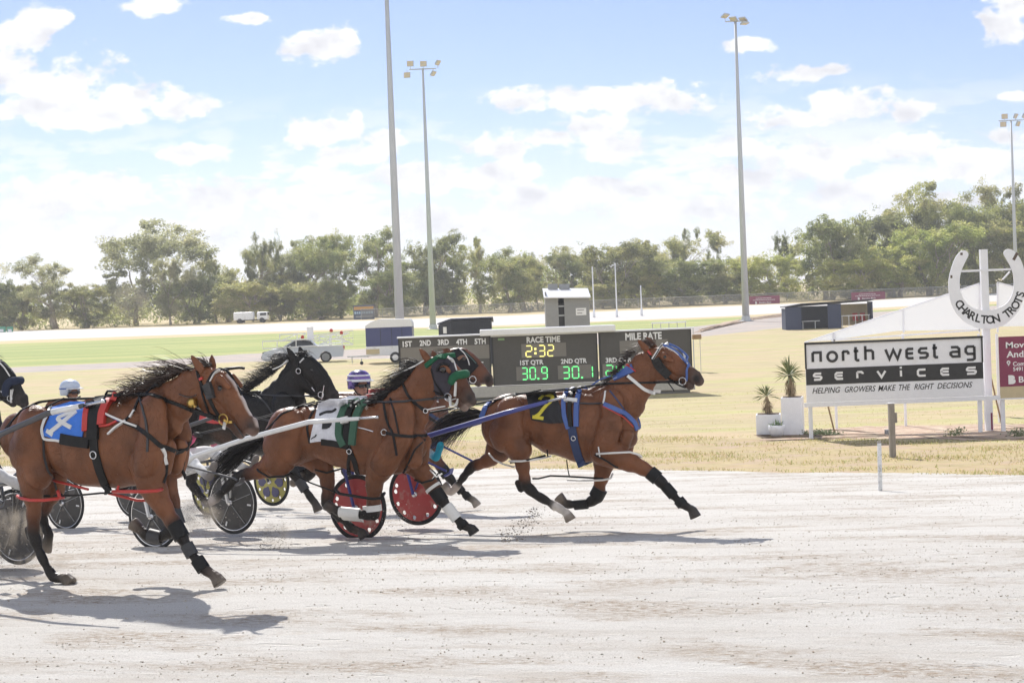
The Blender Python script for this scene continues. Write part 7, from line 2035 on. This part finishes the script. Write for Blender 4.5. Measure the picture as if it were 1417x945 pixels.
# ------------------------------------------------------------------ dark horses
def dark_horse(label, sh, Yc, kind):
    h = Horse('race_horse', label, 330, Yc, 22, 'dark', sh); h.start(LO, HI, .0115)
    h.chain([(262, 585, 35, .62), (270, 582, 39, .67), (300, 579, 35, .74), (330, 584, 41, .70), (360, 587, 45, .60), (388, 584, 43, .56), (404, 594, 22, .95)], k=.06)
    h.chain([(300, 556, 12, .7), (335, 554, 12, .6), (360, 551, 12, .5)], k=.06)
    h.chain([(384, 572, 42, .46), (396, 549, 31, .44), (405, 529, 25, .42), (414, 510, 20, .42)], k=.07)
    h.chain([(415, 503, 12.5, .75), (427, 508, 16, .62), (441, 523, 16, .52), (453, 539, 12.5, .50), (459, 547, 10.5, .60, 0, 'm')], k=.025)
    h.chain([(421, 526, 16, .48), (434, 538, 11, .5), (448, 551, 7.5, .6, 0, 'm')], k=.02); h.chain([(461, 547, 9.5, .66, 0, 'm'), (463, 553, 7.5, .7, 0, 'm')], k=.02)
    ears(h, (406, 495, 396.5, 480, 5.2, -.055, -.075), (418, 492, 414, 478, 5, .055, .07))
    h.chain([(392, 560, 18, .6, -.13), (392, 588, 21, .6, -.16), (380, 614, 18, .7, -.15)], k=.06, mirror=True); h.chain([(262, 575, 24, .7, -.13), (254, 598, 28, .62, -.14), (256, 615, 18, .7, -.15)], k=.06, mirror=True)
    h.chain([(382, 612, 18, .6, -.12), (391, 630, 11.5, .75, -.12), (402, 648, 9, .84, -.12, 'k'), (414, 666, 6.6, .8, -.12, 'k'), (425, 681, 5.6, .8, -.12, 'k'), (431, 690, 6.4, .85, -.12, 'k'), (436, 696, 5.5, .9, -.12, 'k')], k=.03); h.hoof((436, 696), (441, 707), -.12)
    h.chain([(388, 612, 18, .6, .12), (405, 632, 11.5, .75, .12, 'd'), (424, 642, 8.8, .84, .12, 'd'), (432, 655, 6.8, .8, .12, 'k'), (424, 662, 6, .85, .12, 'k'), (419, 655, 6.4, .95, .12, 'h')], k=.03)
    h.chain([(254, 612, 20, .6, -.13), (243, 636, 12, .78, -.13), (232, 656, 9, .84, -.13, 'k'), (222, 668, 8.6, .8, -.13, 'k'), (212, 688, 6, .8, -.13, 'k'), (206, 698, 6.4, .85, -.13, 'k'), (200, 703, 6.6, .95, -.13, 'h')], k=.03)
    h.chain([(262, 612, 20, .6, .13), (268, 636, 12, .78, .13), (266, 658, 9, .84, .13, 'k'), (264, 668, 8.6, .8, .13, 'k'), (276, 684, 6, .8, .13, 'k'), (283, 692, 6.2, .85, .13, 'k'), (290, 696, 6.6, .95, .13, 'h')], k=.03)
    h.groove([(386, 562), (374, 590), (374, 612)], .035, .008); h.groove([(296, 562), (296, 590), (304, 610)], .035, .008); h.groove([(404, 545), (398, 575)], .025, .008, y=-.1)
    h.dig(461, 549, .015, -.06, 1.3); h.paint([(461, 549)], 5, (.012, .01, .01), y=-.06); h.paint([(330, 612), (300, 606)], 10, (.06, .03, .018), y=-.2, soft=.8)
    h.finish()
    if kind == 'hair':
        h.eye(431, 512)
    h.hair('mane', [(342, 543), (360, 530), (378, 516), (392, 505), (403, 494)], (-45, -8), 260, .28, (.018, .016, .016), 35, w=.014, wild=.42, droop=.15)
    h.hair('forelock', [(409, 489), (420, 487)], (20, 4), 50, .14, (.018, .016, .016), 36, w=.012, wild=.5)
    h.hair('tail', [(228, 574), (228, 582)], (-50, 32), 150, .62, (.018, .016, .016), 37, w=.016, wild=.2, droop=.35, ysp=.03)
    br = h.strap('bridle', [(408, 494), (413, 506), (416, 520), (428, 538), (440, 546)], .022, LEATHER, mirror=True)
    h.strap('brow_band', [(413, 500), (421, 494), (429, 494)], .018, LEATHER, br, mirror=True); h.strap('brow_trim', [(415, 502), (421, 496)], .010, WHITES, br, thick=.012)
    h.strap('face_strap', [(424, 490), (436, 502), (446, 515), (451, 521)], .014, LEATHER, br, y=0); h.ring('bridle_ring', 414, 513, .03, .006, STEEL, br); h.ring('bit_ring', 445, 546, .034, .006, STEEL, br)
    h.strap('bit_chain', [(449, 533), (448, 541), (446, 552)], .010, STEEL, br, thick=.012); h.strap('jaw_buckle', [(432, 536), (436, 541)], .010, STEEL, br, thick=.012)
    if kind == 'roll':
        hd = h.cloth('hood', [(408, 502), (418, 494), (430, 496), (445, 514)], [(412, 540), (420, 543), (432, 545), (440, 538)], HOODB, off=.008, nu=16, nv=16, thick=.004)
        h.roll('nose_roll', [(440, 540), (440, 530), (444, 524), (450, 523)], .05, SHADOWROLL, hd); h.strap('face_cord', [(424, 492), (436, 504), (444, 516)], .014, WHITES, hd, thick=.016); h.strap('cheek_cord', [(446, 534), (446, 544), (446, 552)], .018, WHITES, hd, thick=.014)
    else:
        h.strap('nose_band', [(439, 540), (446, 528), (452, 522)], .022, LEATHER, br, mirror=True)
    h.strap('rein', [(362, 546), (384, 548), (410, 548), (440, 548)], .016, GREYSTRAP, thick=.010, mirror=True); h.strap('neck_strap', [(352, 545), (366, 556), (378, 572), (386, 590)], .018, GREYSTRAP, mirror=True)
    h.strap('check_rein', [(403, 494), (388, 500), (372, 507), (360, 514)], .014, LEATHER, free=True, y=-.03); h.strap('crest_cord', [(399, 499), (388, 507), (378, 511)], .012, WHITES, thick=.014)
    h.strap('saddle', [(330, 545), (324, 558), (321, 575), (322, 590)], .07, LEATHER, thick=.02, off=.01, mirror=True); h.strap('girth', [(322, 588), (326, 610), (332, 628)], .06, LEATHER, thick=.012, mirror=True)
    if kind == 'hair':
        h.cloth('saddle_cloth', [(284, 547), (300, 544), (318, 545)], [(276, 582), (296, 586), (314, 586)], CL_RED)
    h.strap('breast_strap', [(322, 575), (350, 576), (380, 584), (404, 592)], .026, GREYSTRAP, thick=.008, mirror=True)
    h.loop_xz('knee_boot', (404, 650, -58, -.12, .3), .10, LEATHER); h.loop_xz('leg_boot', (418, 671, -55, -.12, .3), .14, GREYSTRAP)
    hopple(h, [(360, 620, -.27), (385, 620, -.26), (402, 622, -.16), (408, 622, .05)], LEATHER, .02); hopple(h, [(232, 634, -.1), (246, 638, -.26), (264, 634, -.2), (300, 628, -.2), (360, 622, -.25)], LEATHER, .018)
    return h


hD = dark_horse('black horse with silver bit behind the white-clothed horse', (0, 0), 20.3, 'hair')
hF = dark_horse('dark horse with a navy nose roll cut by the left edge', (-430, 5), 20.8, 'roll')

# ------------------------------------------------------------------ far bay horse in a black hood
hE = Horse('race_horse', 'brown bay horse in a black hood on the far side of the field, red cloth', 530, 22.5, 20, 'brown')
h = hE; h.start(LO, HI, .0115)
h.chain([(468, 576, 31, .62), (477, 575, 35, .67), (505, 571, 31, .74), (533, 575, 37, .70), (560, 577, 40, .60), (586, 575, 38, .56), (602, 584, 20, .95)], k=.06)
h.chain([(505, 550, 11, .7), (540, 549, 11, .6), (562, 546, 11, .5)], k=.06)
h.chain([(588, 562, 37, .46), (602, 541, 28, .44), (613, 521, 22.5, .42), (622, 503, 19, .42)], k=.07)
h.chain([(629, 493, 11.5, .75), (640, 494, 13.5, .62), (655, 506, 13, .52), (668, 518, 10, .50, 0, 'b'), (673, 523, 9, .60, 0, 'm')], k=.025)
h.chain([(634, 508, 13.5, .48), (648, 517, 9, .5), (662, 529, 6.2, .6, 0, 'm')], k=.02); h.chain([(675, 523, 7.8, .66, 0, 'm'), (677, 529, 6.5, .7, 0, 'm')], k=.02)
ears(h, (619, 486, 608.5, 474.5, 4.6, -.055, -.075), (630, 484, 624.5, 473, 4.4, .055, .07))
h.chain([(590, 552, 15, .6, -.13), (590, 578, 18, .6, -.16), (580, 604, 16, .7, -.15)], k=.06, mirror=True); h.chain([(474, 568, 21, .7, -.13), (466, 588, 25, .62, -.14), (468, 604, 16, .7, -.15)], k=.06, mirror=True)
h.chain([(582, 604, 16, .6, -.12), (594, 622, 11.5, .75, -.12), (606, 640, 8.5, .82, -.12, 'd'), (618, 656, 7.6, .84, -.12, 'k'), (628, 668, 5.8, .8, -.12, 'k'), (641, 681, 5, .8, -.12, 'k'), (648, 688, 5.6, .85, -.12, 'k'), (654, 691, 5, .9, -.12, 'k')], k=.03); h.hoof((655, 691), (661, 700), -.12, (.30, .26, .22))
h.chain([(584, 604, 16, .6, .12), (586, 628, 10, .75, .12), (584, 648, 8, .84, .12, 'k'), (570, 655, 5.8, .8, .12, 'k'), (556, 656, 5.4, .85, .12, 'k'), (550, 652, 5.8, .95, .12, 'h')], k=.03)
h.chain([(466, 602, 18, .6, -.13), (452, 622, 11, .78, -.13), (440, 634, 8, .84, -.13, 'k'), (432, 640, 7.4, .8, -.13, 'k'), (420, 656, 5.4, .8, -.13, 'k'), (412, 664, 5.6, .85, -.13, 'k'), (406, 668, 6, .95, -.13, 'h')], k=.03)
h.chain([(474, 602, 18, .6, .13), (482, 624, 11, .78, .13), (480, 642, 8, .84, .13, 'k'), (478, 652, 7.6, .8, .13, 'k'), (490, 668, 5.4, .8, .13, 'k'), (498, 678, 5.6, .85, .13, 'k'), (506, 682, 6, .95, .13, 'h')], k=.03)
h.groove([(584, 552), (573, 580), (573, 602)], .035, .008); h.groove([(610, 532), (600, 562)], .025, .008, y=-.1)
h.dig(675, 525, .014, -.06, 1.3); h.paint([(675, 525)], 4.6, (.02, .014, .012), y=-.06); h.paint([(664, 508), (672, 515)], 2, (.42, .30, .25), y=0, soft=.7); h.paint([(670, 535)], 4, (.3, .22, .18), y=0, soft=.7)
h.finish()
h.hair('mane', [(562, 543), (580, 530), (596, 512), (610, 496), (618, 486)], (-45, 4), 150, .24, BLK, 45, w=.014, wild=.35, droop=.2)
h.hair('tail', [(442, 566), (442, 574)], (-50, 30), 110, .6, BLK, 47, w=.016, wild=.2, droop=.3, ysp=.03)
hd = h.cloth('hood', [(623, 489), (631, 482.5), (642, 484), (656, 497), (661, 503)], [(627, 512), (636, 520), (646, 519), (652, 516), (657, 512)], HOODB, off=.008, nu=16, nv=16, thick=.004)
h.strap('hood_trim', [(640, 486), (650, 493), (659, 503)], .012, mat('dusty_green_trim', (.08, .12, .11), .8), hd, thick=.014)
p, nn, _ = h.hit(642, 496); MB().lathe([(.034 * math.sin(a), -.034 * math.cos(a)) for a in np.linspace(.01, math.pi - .01, 9)], 12, p - nn * .012).build('eye', EYE, h.root, True)
h.strap('eye_opening', [(634, 497), (640, 492), (645, 496)], .04, mat('eye_skin', (.20, .10, .06), .5), hd, thick=.008)
br = h.strap('bridle', [(650, 518), (656, 512), (662, 505)], .018, LEATHER, mirror=True); h.ring('bit_ring', 655, 525, .045, .008, STEEL, br); h.strap('jaw_strap', [(640, 520), (648, 525), (656, 527)], .012, LEATHER, br); h.strap('cheek_cord', [(634, 482), (642, 488), (648, 497), (650, 505)], .010, WHITES, br, thick=.018)
h.cloth('saddle_cloth', [(502, 542), (518, 538.5), (540, 538)], [(496, 570), (516, 574), (536, 573)], CL_RED)
h.strap('cloth_number', [(514, 546), (526, 546), (524, 560)], .03, WHITES, off=.018, thick=.004)
h.strap('saddle', [(552, 538), (546, 550), (543, 565), (544, 580)], .08, LEATHER, thick=.022, off=.01, mirror=True); h.strap('girth', [(544, 578), (548, 598), (552, 616)], .06, LEATHER, thick=.012, mirror=True)
h.strap('breast_strap', [(545, 566), (570, 570), (594, 578), (606, 586)], .03, LEATHER, thick=.008, mirror=True); h.strap('breast_pad', [(594, 572), (604, 580), (612, 583)], .04, NAVYS, thick=.014); h.strap('rein', [(545, 540), (575, 538), (610, 530), (652, 525)], .016, LEATHER, thick=.010, mirror=True)
h.loop_xz('knee_boot', (616, 653, -55, -.12, .3), .12, LEATHER); h.loop_xz('leg_boot', (634, 674, -50, -.12, .3), .16, LEATHER); h.loop_xz('fetlock_boot', (646, 686, -48, -.12, .3), .07, LEATHER)
hopple(h, [(560, 608, -.27), (585, 608, -.26), (600, 611, -.16), (606, 612, .05)], LEATHER, .02)

# ------------------------------------------------------------------ sulkies
WRED = mat('red_wheel_disc', (.40, .055, .055), .35, var=.08, scale=8, dirt=((.42, .33, .27), 9, .56, .6))
WBLK = mat('black_wheel_disc', (.050, .048, .047), .5, var=.12, scale=10, dirt=((.30, .27, .24), 12, .58, .5))
WYEL = mat('yellow_wheel_disc', (.42, .38, .10), .45, var=.1, scale=10)
WPUR = mat('violet_wheel_panel', (.085, .08, .17), .5, var=.1, scale=10)
FBLUE = mat('blue_frame', (.060, .072, .27), .28, var=.06, scale=6)
FWHITE = mat('white_frame', (.74, .74, .73), .3, var=.04, scale=6)
FGREY = mat('grey_frame', (.075, .075, .08), .3, var=.08, scale=6)


def wheel(root, sy, style, Rw=.342):
    c = (0, sy * .60, Rw)
    rng_ = np.random.default_rng(11 + int(sy))
    holes = []
    if style == 'red': holes = [(.26, a) for a in (20, 48, 62, 118, 160, 175, 205, 232, 262, 300, 330)]
    if style == 'yellow': holes = [(.262, a) for a in range(8, 360, 33)]
    nr, na = (56, 200) if holes else (10, 60)
    V, Fc = [], []; r0 = .03; R1 = Rw - .03
    for side in (-1, 1):
        for i in range(nr + 1):
            r = r0 + (R1 - r0) * i / nr; y = side * (.030 * (1 - r / R1) ** 1.2 + .005)
            for k in range(na):
                a = 2 * math.pi * k / na; V.append((c[0] + r * math.cos(a), c[1] + y, c[2] + r * math.sin(a)))
    hp = [(r * math.cos(R(a)), r * math.sin(R(a))) for r, a in holes]
    for s_ in (0, 1):
        b0 = s_ * (nr + 1) * na
        for i in range(nr):
            for k in range(na):
                if hp:
                    r = r0 + (R1 - r0) * (i + .5) / nr; a = 2 * math.pi * (k + .5) / na; x, z = r * math.cos(a), r * math.sin(a)
                    if any((x - q[0]) ** 2 + (z - q[1]) ** 2 < .0245 ** 2 for q in hp): continue
                f = (b0 + i * na + k, b0 + i * na + (k + 1) % na, b0 + (i + 1) * na + (k + 1) % na, b0 + (i + 1) * na + k)
                Fc.append(f if s_ else f[::-1])
    w = mesh_obj('wheel', V, Fc, {'red': WRED, 'black': WBLK, 'yellow': WYEL}[style], root, smooth=True)
    t = MB(); t.tube([(c[0] + (Rw - .016) * math.cos(a), c[1], c[2] + (Rw - .016) * math.sin(a)) for a in np.linspace(0, 2 * math.pi, 61)], .017, 10, False); t.build('tyre', RUBBER, w, True)
    t = MB(); t.tube([(c[0] + (Rw - .038) * math.cos(a), c[1], c[2] + (Rw - .038) * math.sin(a)) for a in np.linspace(0, 2 * math.pi, 61)], .0095, 8, False); t.build('rim', CHROME if style == 'black' else RUBBER, w, True)
    MB().lathe([(.004, -.06), (.028, -.06), (.034, -.03), (.034, .03), (.028, .06), (.004, .06)], 16, c, 'Y').build('hub', CHROME, w, True)
    if style == 'black':
        sp = MB()
        for k in range(5):
            a = k * 2 * math.pi / 5 + .35
            for sd in (-1, 1): sp.bar((c[0] + .04 * math.cos(a), c[1] + sd * .036, c[2] + .04 * math.sin(a)), (c[0] + .28 * math.cos(a), c[1] + sd * .012, c[2] + .28 * math.sin(a)), .007)
        sp.build('spoke_lines', GREYP, w)
        for a in (60, 100, 250, 355):
            sl = MB(); M = Matrix.Rotation(-R(a), 3, 'Y'); sl.box((c[0] + .245 * math.cos(R(a)), c[1] - .012, c[2] + .245 * math.sin(R(a))), (.05, .006, .018), M)
            sl.build('white_slot', WHITE_CLEAN, w)
    if style == 'yellow':
        pt = MB()
        for k in range(6):
            a0 = k * math.pi / 3; L_ = []
            for t_ in np.linspace(0, 2 * math.pi, 22, endpoint=False):
                rr_ = .155 + .080 * math.cos(t_); th = a0 + .42 * math.sin(t_) * (1.0 if math.cos(t_) > -.3 else .8); L_.append((c[0] + rr_ * math.cos(th), c[2] + rr_ * math.sin(th)))
            for sd in (-1, 1): pt.prism(L_, c[1] + sd * .0150, c[1] + sd * .0165) if False else pt.prism(L_, c[1] + sd * .012, c[1] + sd * .026)
        pt.build('violet_panels', WPUR, w)
    return w


def sulky(label, x, Y, yaw, style, frame, horse, tip, mids, braces=(), sleeve=0):
    a = R(yaw); g = float(tz(Y)); root = empty('racing_sulky', (x, Y, g), -a, label, 'sulky', 'sulkies in the race')
    hv, nv_ = np.array([math.cos(a), -math.sin(a), 0]), np.array([math.sin(a), math.cos(a), 0]); O = np.array([x, Y, g])
    def loc(p): d = np.array(p) - O; return np.array([d @ hv, d @ nv_, d[2]])
    def hw(q): return horse.O + horse.h * q[0] + horse.n * q[1] + np.array([0, 0, q[2]])
    gz = (float(tz(Y + .5 * math.cos(a))) - float(tz(Y - .5 * math.cos(a))))
    for s in (-1, 1):
        wheel(root, s, style)
        f = MB()
        for o in (-.07, .07): f.bar((0, s * .60 + o, .342), (-.10, s * .60 + o, .735), .030, .022, .004)
        f.bar((-.10, s * .60 - .085, .735), (-.10, s * .60 + .085, .735), .035, None, .004); f.build('wheel_fork', frame, root)
        q = [horse.L(tip[0], tip[1], -.40)] + [horse.L(b, c, -.43) for b, c in mids]
        pts = [loc(hw(np.array([p[0], p[1] * (-s), p[2]]))) for p in q]
        pts = [np.array(p) for p in pts] + [np.array([.15, s * .40, .76]), np.array([-.10, s * .46, .735])]
        sh = MB(); sh.tube(pts, [.018] + [.025] * (len(pts) - 1), 10); shaft = sh.build('shaft', frame, root, True)
        d = (pts[0] - pts[1]); d = d / np.linalg.norm(d)
        MB().tube([pts[0] - d * .05, pts[0] + d * .16, pts[0] + d * .20], [.012, .012, .018], 8).build('shaft_tip', CHROME, shaft, True)
        if sleeve: MB().tube([pts[0] - d * sleeve, pts[0] - d * .04], [.026, .022], 10).build('shaft_sleeve', FWHITE, shaft, True)
        k = pts[-3] * .35 + pts[-2] * .65
        b_ = MB(); b_.tube([k, (.02, s * .55, .40)], .012, 8); b_.tube([(-.1, s * .3, .735), (-.3, s * .12, .66)], .014, 8); b_.build('brace', frame, shaft, True)
        st = MB(); e = np.array([.92, s * .35, .70]); st.tube([pts[-2] * .5 + pts[-3] * .5, e + [-.05, 0, .02], e], .012, 8); st.box(e + np.array([.02, 0, -.03]), (.08, .07, .02), Matrix.Rotation(R(-30), 3, 'Y'), .006); st.box(e + np.array([.055, 0, .0]), (.014, .07, .06), Matrix.Rotation(R(20), 3, 'Y'), .004)
        st.build('foot_rest', FGREY if frame is not FBLUE else FBLUE, root)
    MB().tube([(-.10, -.6, .735), (-.16, -.3, .735), (-.18, 0, .735), (-.16, .3, .735), (-.10, .6, .735)], .022, 10).build('arch', frame, root, True)
    st = MB().tube([(-.18, 0, .735), (-.30, 0, .70), (-.36, 0, .70)], .02, 8); st.build('seat_post', frame, root, True)
    MB().lathe([(.02, 0), (.15, .0), (.18, .03), (.17, .055), (.06, .05), (.01, .045)], 20, (-.33, 0, .70)).build('seat', LEATHER, root, True)
    ax = MB().tube([(0, -.66, .342), (0, -.55, .342)], .012, 8).tube([(0, .55, .342), (0, .66, .342)], .012, 8); ax.build('axle_ends', CHROME, root, True)
    return root, loc


# ------------------------------------------------------------------ drivers
SKIN = (.40, .21, .15)
DRV = mat('driver_cloth', (1, 1, 1), .75, var=.14, scale=9, attr='Col', spec=.3, bump=.006, bscale=26)
_drv = {}


def driver_base():
    fl = Field((-.62, -.50, -.25), (1.12, .50, 1.10), .0105); st = []
    def ch(pts, k, zone, mirror=True):
        for s in ((1, -1) if mirror else (1,)):
            q = [np.array([p[0], p[1] * s, p[2], p[3], p[4] if len(p) > 4 else 1.0]) for p in pts]
            fl.chain(q, k)
            zs = zone if isinstance(zone, (list, tuple)) else [zone] * len(q)
            for i in range(max(1, len(q) - 1)): st.append((q[i], q[min(i + 1, len(q) - 1)], zs[i], zs[min(i + 1, len(q) - 1)]))
    ch([(0, 0, .05, .12, 1.35), (-.06, 0, .20, .125, 1.25), (-.13, 0, .40, .135, 1.35), (-.14, 0, .48, .10, 1.7)], .05, ['leg', 'top', 'top', 'top'], False)
    ch([(-.14, 0, .52, .055), (-.115, 0, .62, .05)], .04, ['top', 'skin'], False)
    ch([(-.12, 0, .745, .098, .85), (-.085, 0, .68, .072, .82), (-.055, 0, .645, .042, .9)], .03, 'skin', False)
    ch([(-.035, 0, .715, .013), (-.012, 0, .695, .017)], .015, 'skin', False)
    ch([(-.03, 0, .662, .014, 1.6), (-.028, 0, .65, .013, 1.5)], .01, 'lip', False)
    ch([(-.11, .085, .72, .018, .4), (-.11, .085, .69, .014, .4)], .01, 'skin')
    ch([(-.14, .13, .49, .075), (-.10, .20, .45, .065), (.03, .25, .27, .048), (.12, .21, .28, .043), (.28, .11, .36, .030)], .035, ['top', 'top', 'top', 'top', 'top'])
    ch([(.28, .11, .36, .029), (.335, .095, .375, .032, .7)], .015, ['glove', 'glove'])
    for i, (dy, ln) in enumerate(((.028, .046), (.010, .054), (-.009, .052), (-.027, .042))):     # fingers closed round the rein
        x, y, z = .355, .095 + dy * .55, .385
        ch([(x, y, z, .0125), (x + ln * .6, y, z - .008, .0115), (x + ln * .55, y, z - .036, .0105), (x + .010, y, z - .040, .0095)], .006, 'glove')
    ch([(.315, .07, .39, .0135), (.345, .058, .395, .012), (.375, .066, .385, .0105)], .008, 'glove')
    ch([(.0, .09, .06, .115), (.22, .14, .15, .088), (.43, .18, .19, .064), (.46, .19, .165, .060), (.63, .25, .08, .055), (.80, .31, .00, .042)], .035, 'leg')
    ch([(.80, .31, .0, .047), (.845, .315, -.02, .047), (.885, .32, .03, .040, .95), (.925, .325, .115, .034, 1.1)], .02, ['boot'] * 4)
    V, Q = fl.polygonise(2)
    zones = ['leg', 'top', 'skin', 'lip', 'glove', 'boot']; oh = {z: np.eye(3) for z in ()}
    wts = []
    for z in zones:
        wts.append(blend_cols(V, [(A, B, (1. if a == z else 0.,) * 3, (1. if b == z else 0.,) * 3) for A, B, a, b in st], .008)[:, 0])
    return V, Q, np.stack(wts, 1)


def driver(label, sroot, sx, head_z, yaw, cols, helmet, goggles=True, stripe=None, turn=0, extra=0):
    if 'm' not in _drv: _drv['m'] = driver_base()
    V, Q, Wt = _drv['m']
    c = np.array([cols.get(z, d) for z, d in zip(['leg', 'top', 'skin', 'lip', 'glove', 'boot'], [(.7, .7, .7), (.7, .7, .7), SKIN, (.30, .10, .09), (.04, .04, .04), (.03, .03, .03)])])
    C = Wt @ c / Wt.sum(1)[:, None]
    w = sroot.matrix_basis @ Vector((sx, 0, head_z - .72))
    r = empty('person', w, sroot.rotation_euler.z + R(extra), label, 'driver', 'drivers in the sulkies')
    o = bpy.data.objects.new('body', quick_mesh('body', V, Q, DRV, C)); COL.objects.link(o); o.parent = r
    hc = Vector((-.128, 0, .800)); M = Matrix.Rotation(R(turn), 3, 'Z')
    prof = [(.134, -.022), (.138, -.005), (.133, .022), (.113, .058), (.077, .082), (.03, .093), (.002, .095)]
    mb = MB(); mb.lathe(prof, 26); mb.lathe([(.120, -.024), (.134, -.022)], 26)
    mb.V = [(v[0] * 1.02 - .005, v[1] * .88, v[2]) for v in mb.V]
    # shell lower at the back and sides
    mb.V = [(v[0], v[1], v[2] - (.085 if v[0] < .045 and v[2] < -.015 else 0)) for v in mb.V]
    mb.V = [tuple(Vector(v) + hc) for v in mb.V]
    hm = mb.build('helmet', helmet, r, True)
    pk = MB(); n = 14
    Vv = []
    for i in range(n + 1):
        t = -1.15 + 2.3 * i / n
        for rr_, dz in ((.130, -.010), (.130 + .058 * math.cos(t) ** .6, -.022)):
            for th in (0, -.006): Vv.append((hc.x + rr_ * math.cos(t), hc.y + rr_ * .88 * math.sin(t), hc.z + dz + th))
    Fc = []
    for i in range(n):
        b0 = i * 4; Fc += [(b0, b0 + 2, b0 + 6, b0 + 4), (b0 + 1, b0 + 5, b0 + 7, b0 + 3), (b0 + 2, b0 + 3, b0 + 7, b0 + 6), (b0, b0 + 4, b0 + 5, b0 + 1)]
    pk.add(Vv, Fc); pk.build('peak', WHITE_CLEAN, hm, True)
    if stripe:
        sb = MB(); 
        for zz, rr_ in stripe[1]: sb.tube([(hc.x - .005 + rr_ * 1.02 * math.cos(t), rr_ * .885 * math.sin(t), hc.z + zz) for t in np.linspace(0, 2 * math.pi, 31)], .009, 6, False)
        sb.build('helmet_stripe', stripe[0], hm, True)
    if goggles:
        g_ = MB(); 
        for s in (-1, 1): g_.box((-.018, s * .036, .725), (.03, .062, .040), Matrix.Rotation(R(s * 22), 3, 'Z'), .012)
        gg = g_.build('goggles', GLASS, r)
        MB().tube([(-.12 + .105 * math.cos(t), .092 * math.sin(t), .728) for t in np.linspace(.5, 2 * math.pi - .5, 20)], .010, 6).build('goggle_strap', LEATHER, gg, True)
        MB().tube([(-.10, .088, .70), (-.07, .060, .640), (-.05, 0, .615), (-.07, -.060, .640), (-.10, -.088, .70)], .008, 6).build('chin_strap', LEATHER, hm, True)
    return r


def rein(horse, drv, a_px, y, n='rein'):
    """loose rein from the driver's hands to the saddle of the horse"""
    for s in (-1, 1):
        wpt = drv.matrix_basis @ Vector((.37, s * .095, .375)); d = np.array(wpt) - horse.O; A = np.array([d @ horse.h, d @ horse.n, d[2]])
        B = horse.L(a_px[0], a_px[1], 0); B = np.array([B[0], s * .10, B[2] + .02]); mid = (A + B) / 2 - [0, 0, .03]
        MB().tube([A * (1 - t) ** 2 + 2 * mid * t * (1 - t) + B * t * t for t in np.linspace(0, 1, 9)], .007, 6).build('rein', LEATHER, horse.root, True)
        # cloth or strap end held in the hand
def mid_root(near, Yn, far, Yf):
    xn = P(near, 700, Yn)[0]; xf = P(far, 700, Yf)[0]; return (xn + xf) / 2, (Yn + Yf) / 2


bpy.context.view_layer.update()
sC, lC = sulky('racing sulky with red disc wheels and blue shafts behind the leading horse', *mid_root(494, 17.75, 577.6, 18.85), 27, 'red', FBLUE, hC, (757, 556), [(700, 571), (640, 589), (592, 603)])
sB, lB = sulky('racing sulky with black disc wheels and white shafts behind the white-clothed horse', *mid_root(211, 17.6, 322.6, 18.6), 32, 'black', FWHITE, hB, (497, 579), [(427, 584), (340, 607), (267, 632)])
sA, lA = sulky('racing sulky with dusty dark wheels behind the nearest horse, cut by the left edge', -4.84, 15.05, 32, 'black', FGREY, hA, (116, 561), [(68, 571), (0, 601)], sleeve=.30)
sD, lD = sulky('racing sulky with dark wheels seen under the nearest horse, behind the black horse', *mid_root(90.5, 21.5, 186, 22.5), 33, 'black', FGREY, hD, (318, 570), [(270, 586), (215, 606)])
sE, lE = sulky('racing sulky with yellow and violet wheels on the far side of the field', *mid_root(288, 23.4, 380, 24.4), 36, 'yellow', FGREY, hE, (530, 562), [(490, 572), (440, 588)])
bpy.context.view_layer.update()
HPUR = mat('violet_helmet', (.20, .12, .42), .25, var=.35, scale=9, col2=(.06, .05, .16), c2=(.48, .52)); HLB = mat('pale_blue_helmet', (.55, .62, .74), .3, var=.05, scale=6); HDB = mat('dark_helmet', (.04, .045, .06), .3); HREDH = mat('red_helmet', (.45, .04, .04), .3)
def head_z(px, py, root, Y): return float(P(px, py, Y)[2] - root.location.z)
dC = driver('driver in violet helmet and white jacket with blue collar behind the leading horse', sC, -.22, head_z(490, 534.5, sC, 18.5), 27, dict(top=(.68, .70, .76), leg=(.70, .70, .72), boot=(.02, .30, .42)), HPUR, stripe=(WHITE_CLEAN, [(-.012, .137), (.035, .127)]), extra=-28)
dB = driver('driver in white trousers with grey boot soles behind the white-clothed horse', sB, -.33, 1.46, 32, dict(top=(.62, .10, .22), leg=(.70, .70, .70), boot=(.22, .20, .185)), HREDH)
dD = driver('driver in pale blue cap and dark goggles behind the black horse', sD, -.33, head_z(107, 544, sD, 22.1), 33, dict(top=(.05, .05, .06), leg=(.60, .60, .6), skin=(.30, .15, .10)), HLB, stripe=(BLUES, [(-.02, .137)]))
dE = driver('driver in dark colours on the yellow-wheeled sulky', sE, -.33, 1.46, 36, dict(top=(.50, .06, .14), leg=(.65, .65, .65)), HDB)
dA = driver('driver in blue and white behind the nearest horse, cut off by the left edge', sA, -.33, 1.46, 32, dict(top=(.06, .18, .55), leg=(.7, .7, .7)), HDB)
for hh, dd, q in ((hC, dC, (745, 543)), (hB, dB, (442, 557)), (hA, dA, (100, 553)), (hD, dD, (300, 546)), (hE, dE, (505, 541))): rein(hh, dd, q, 0)
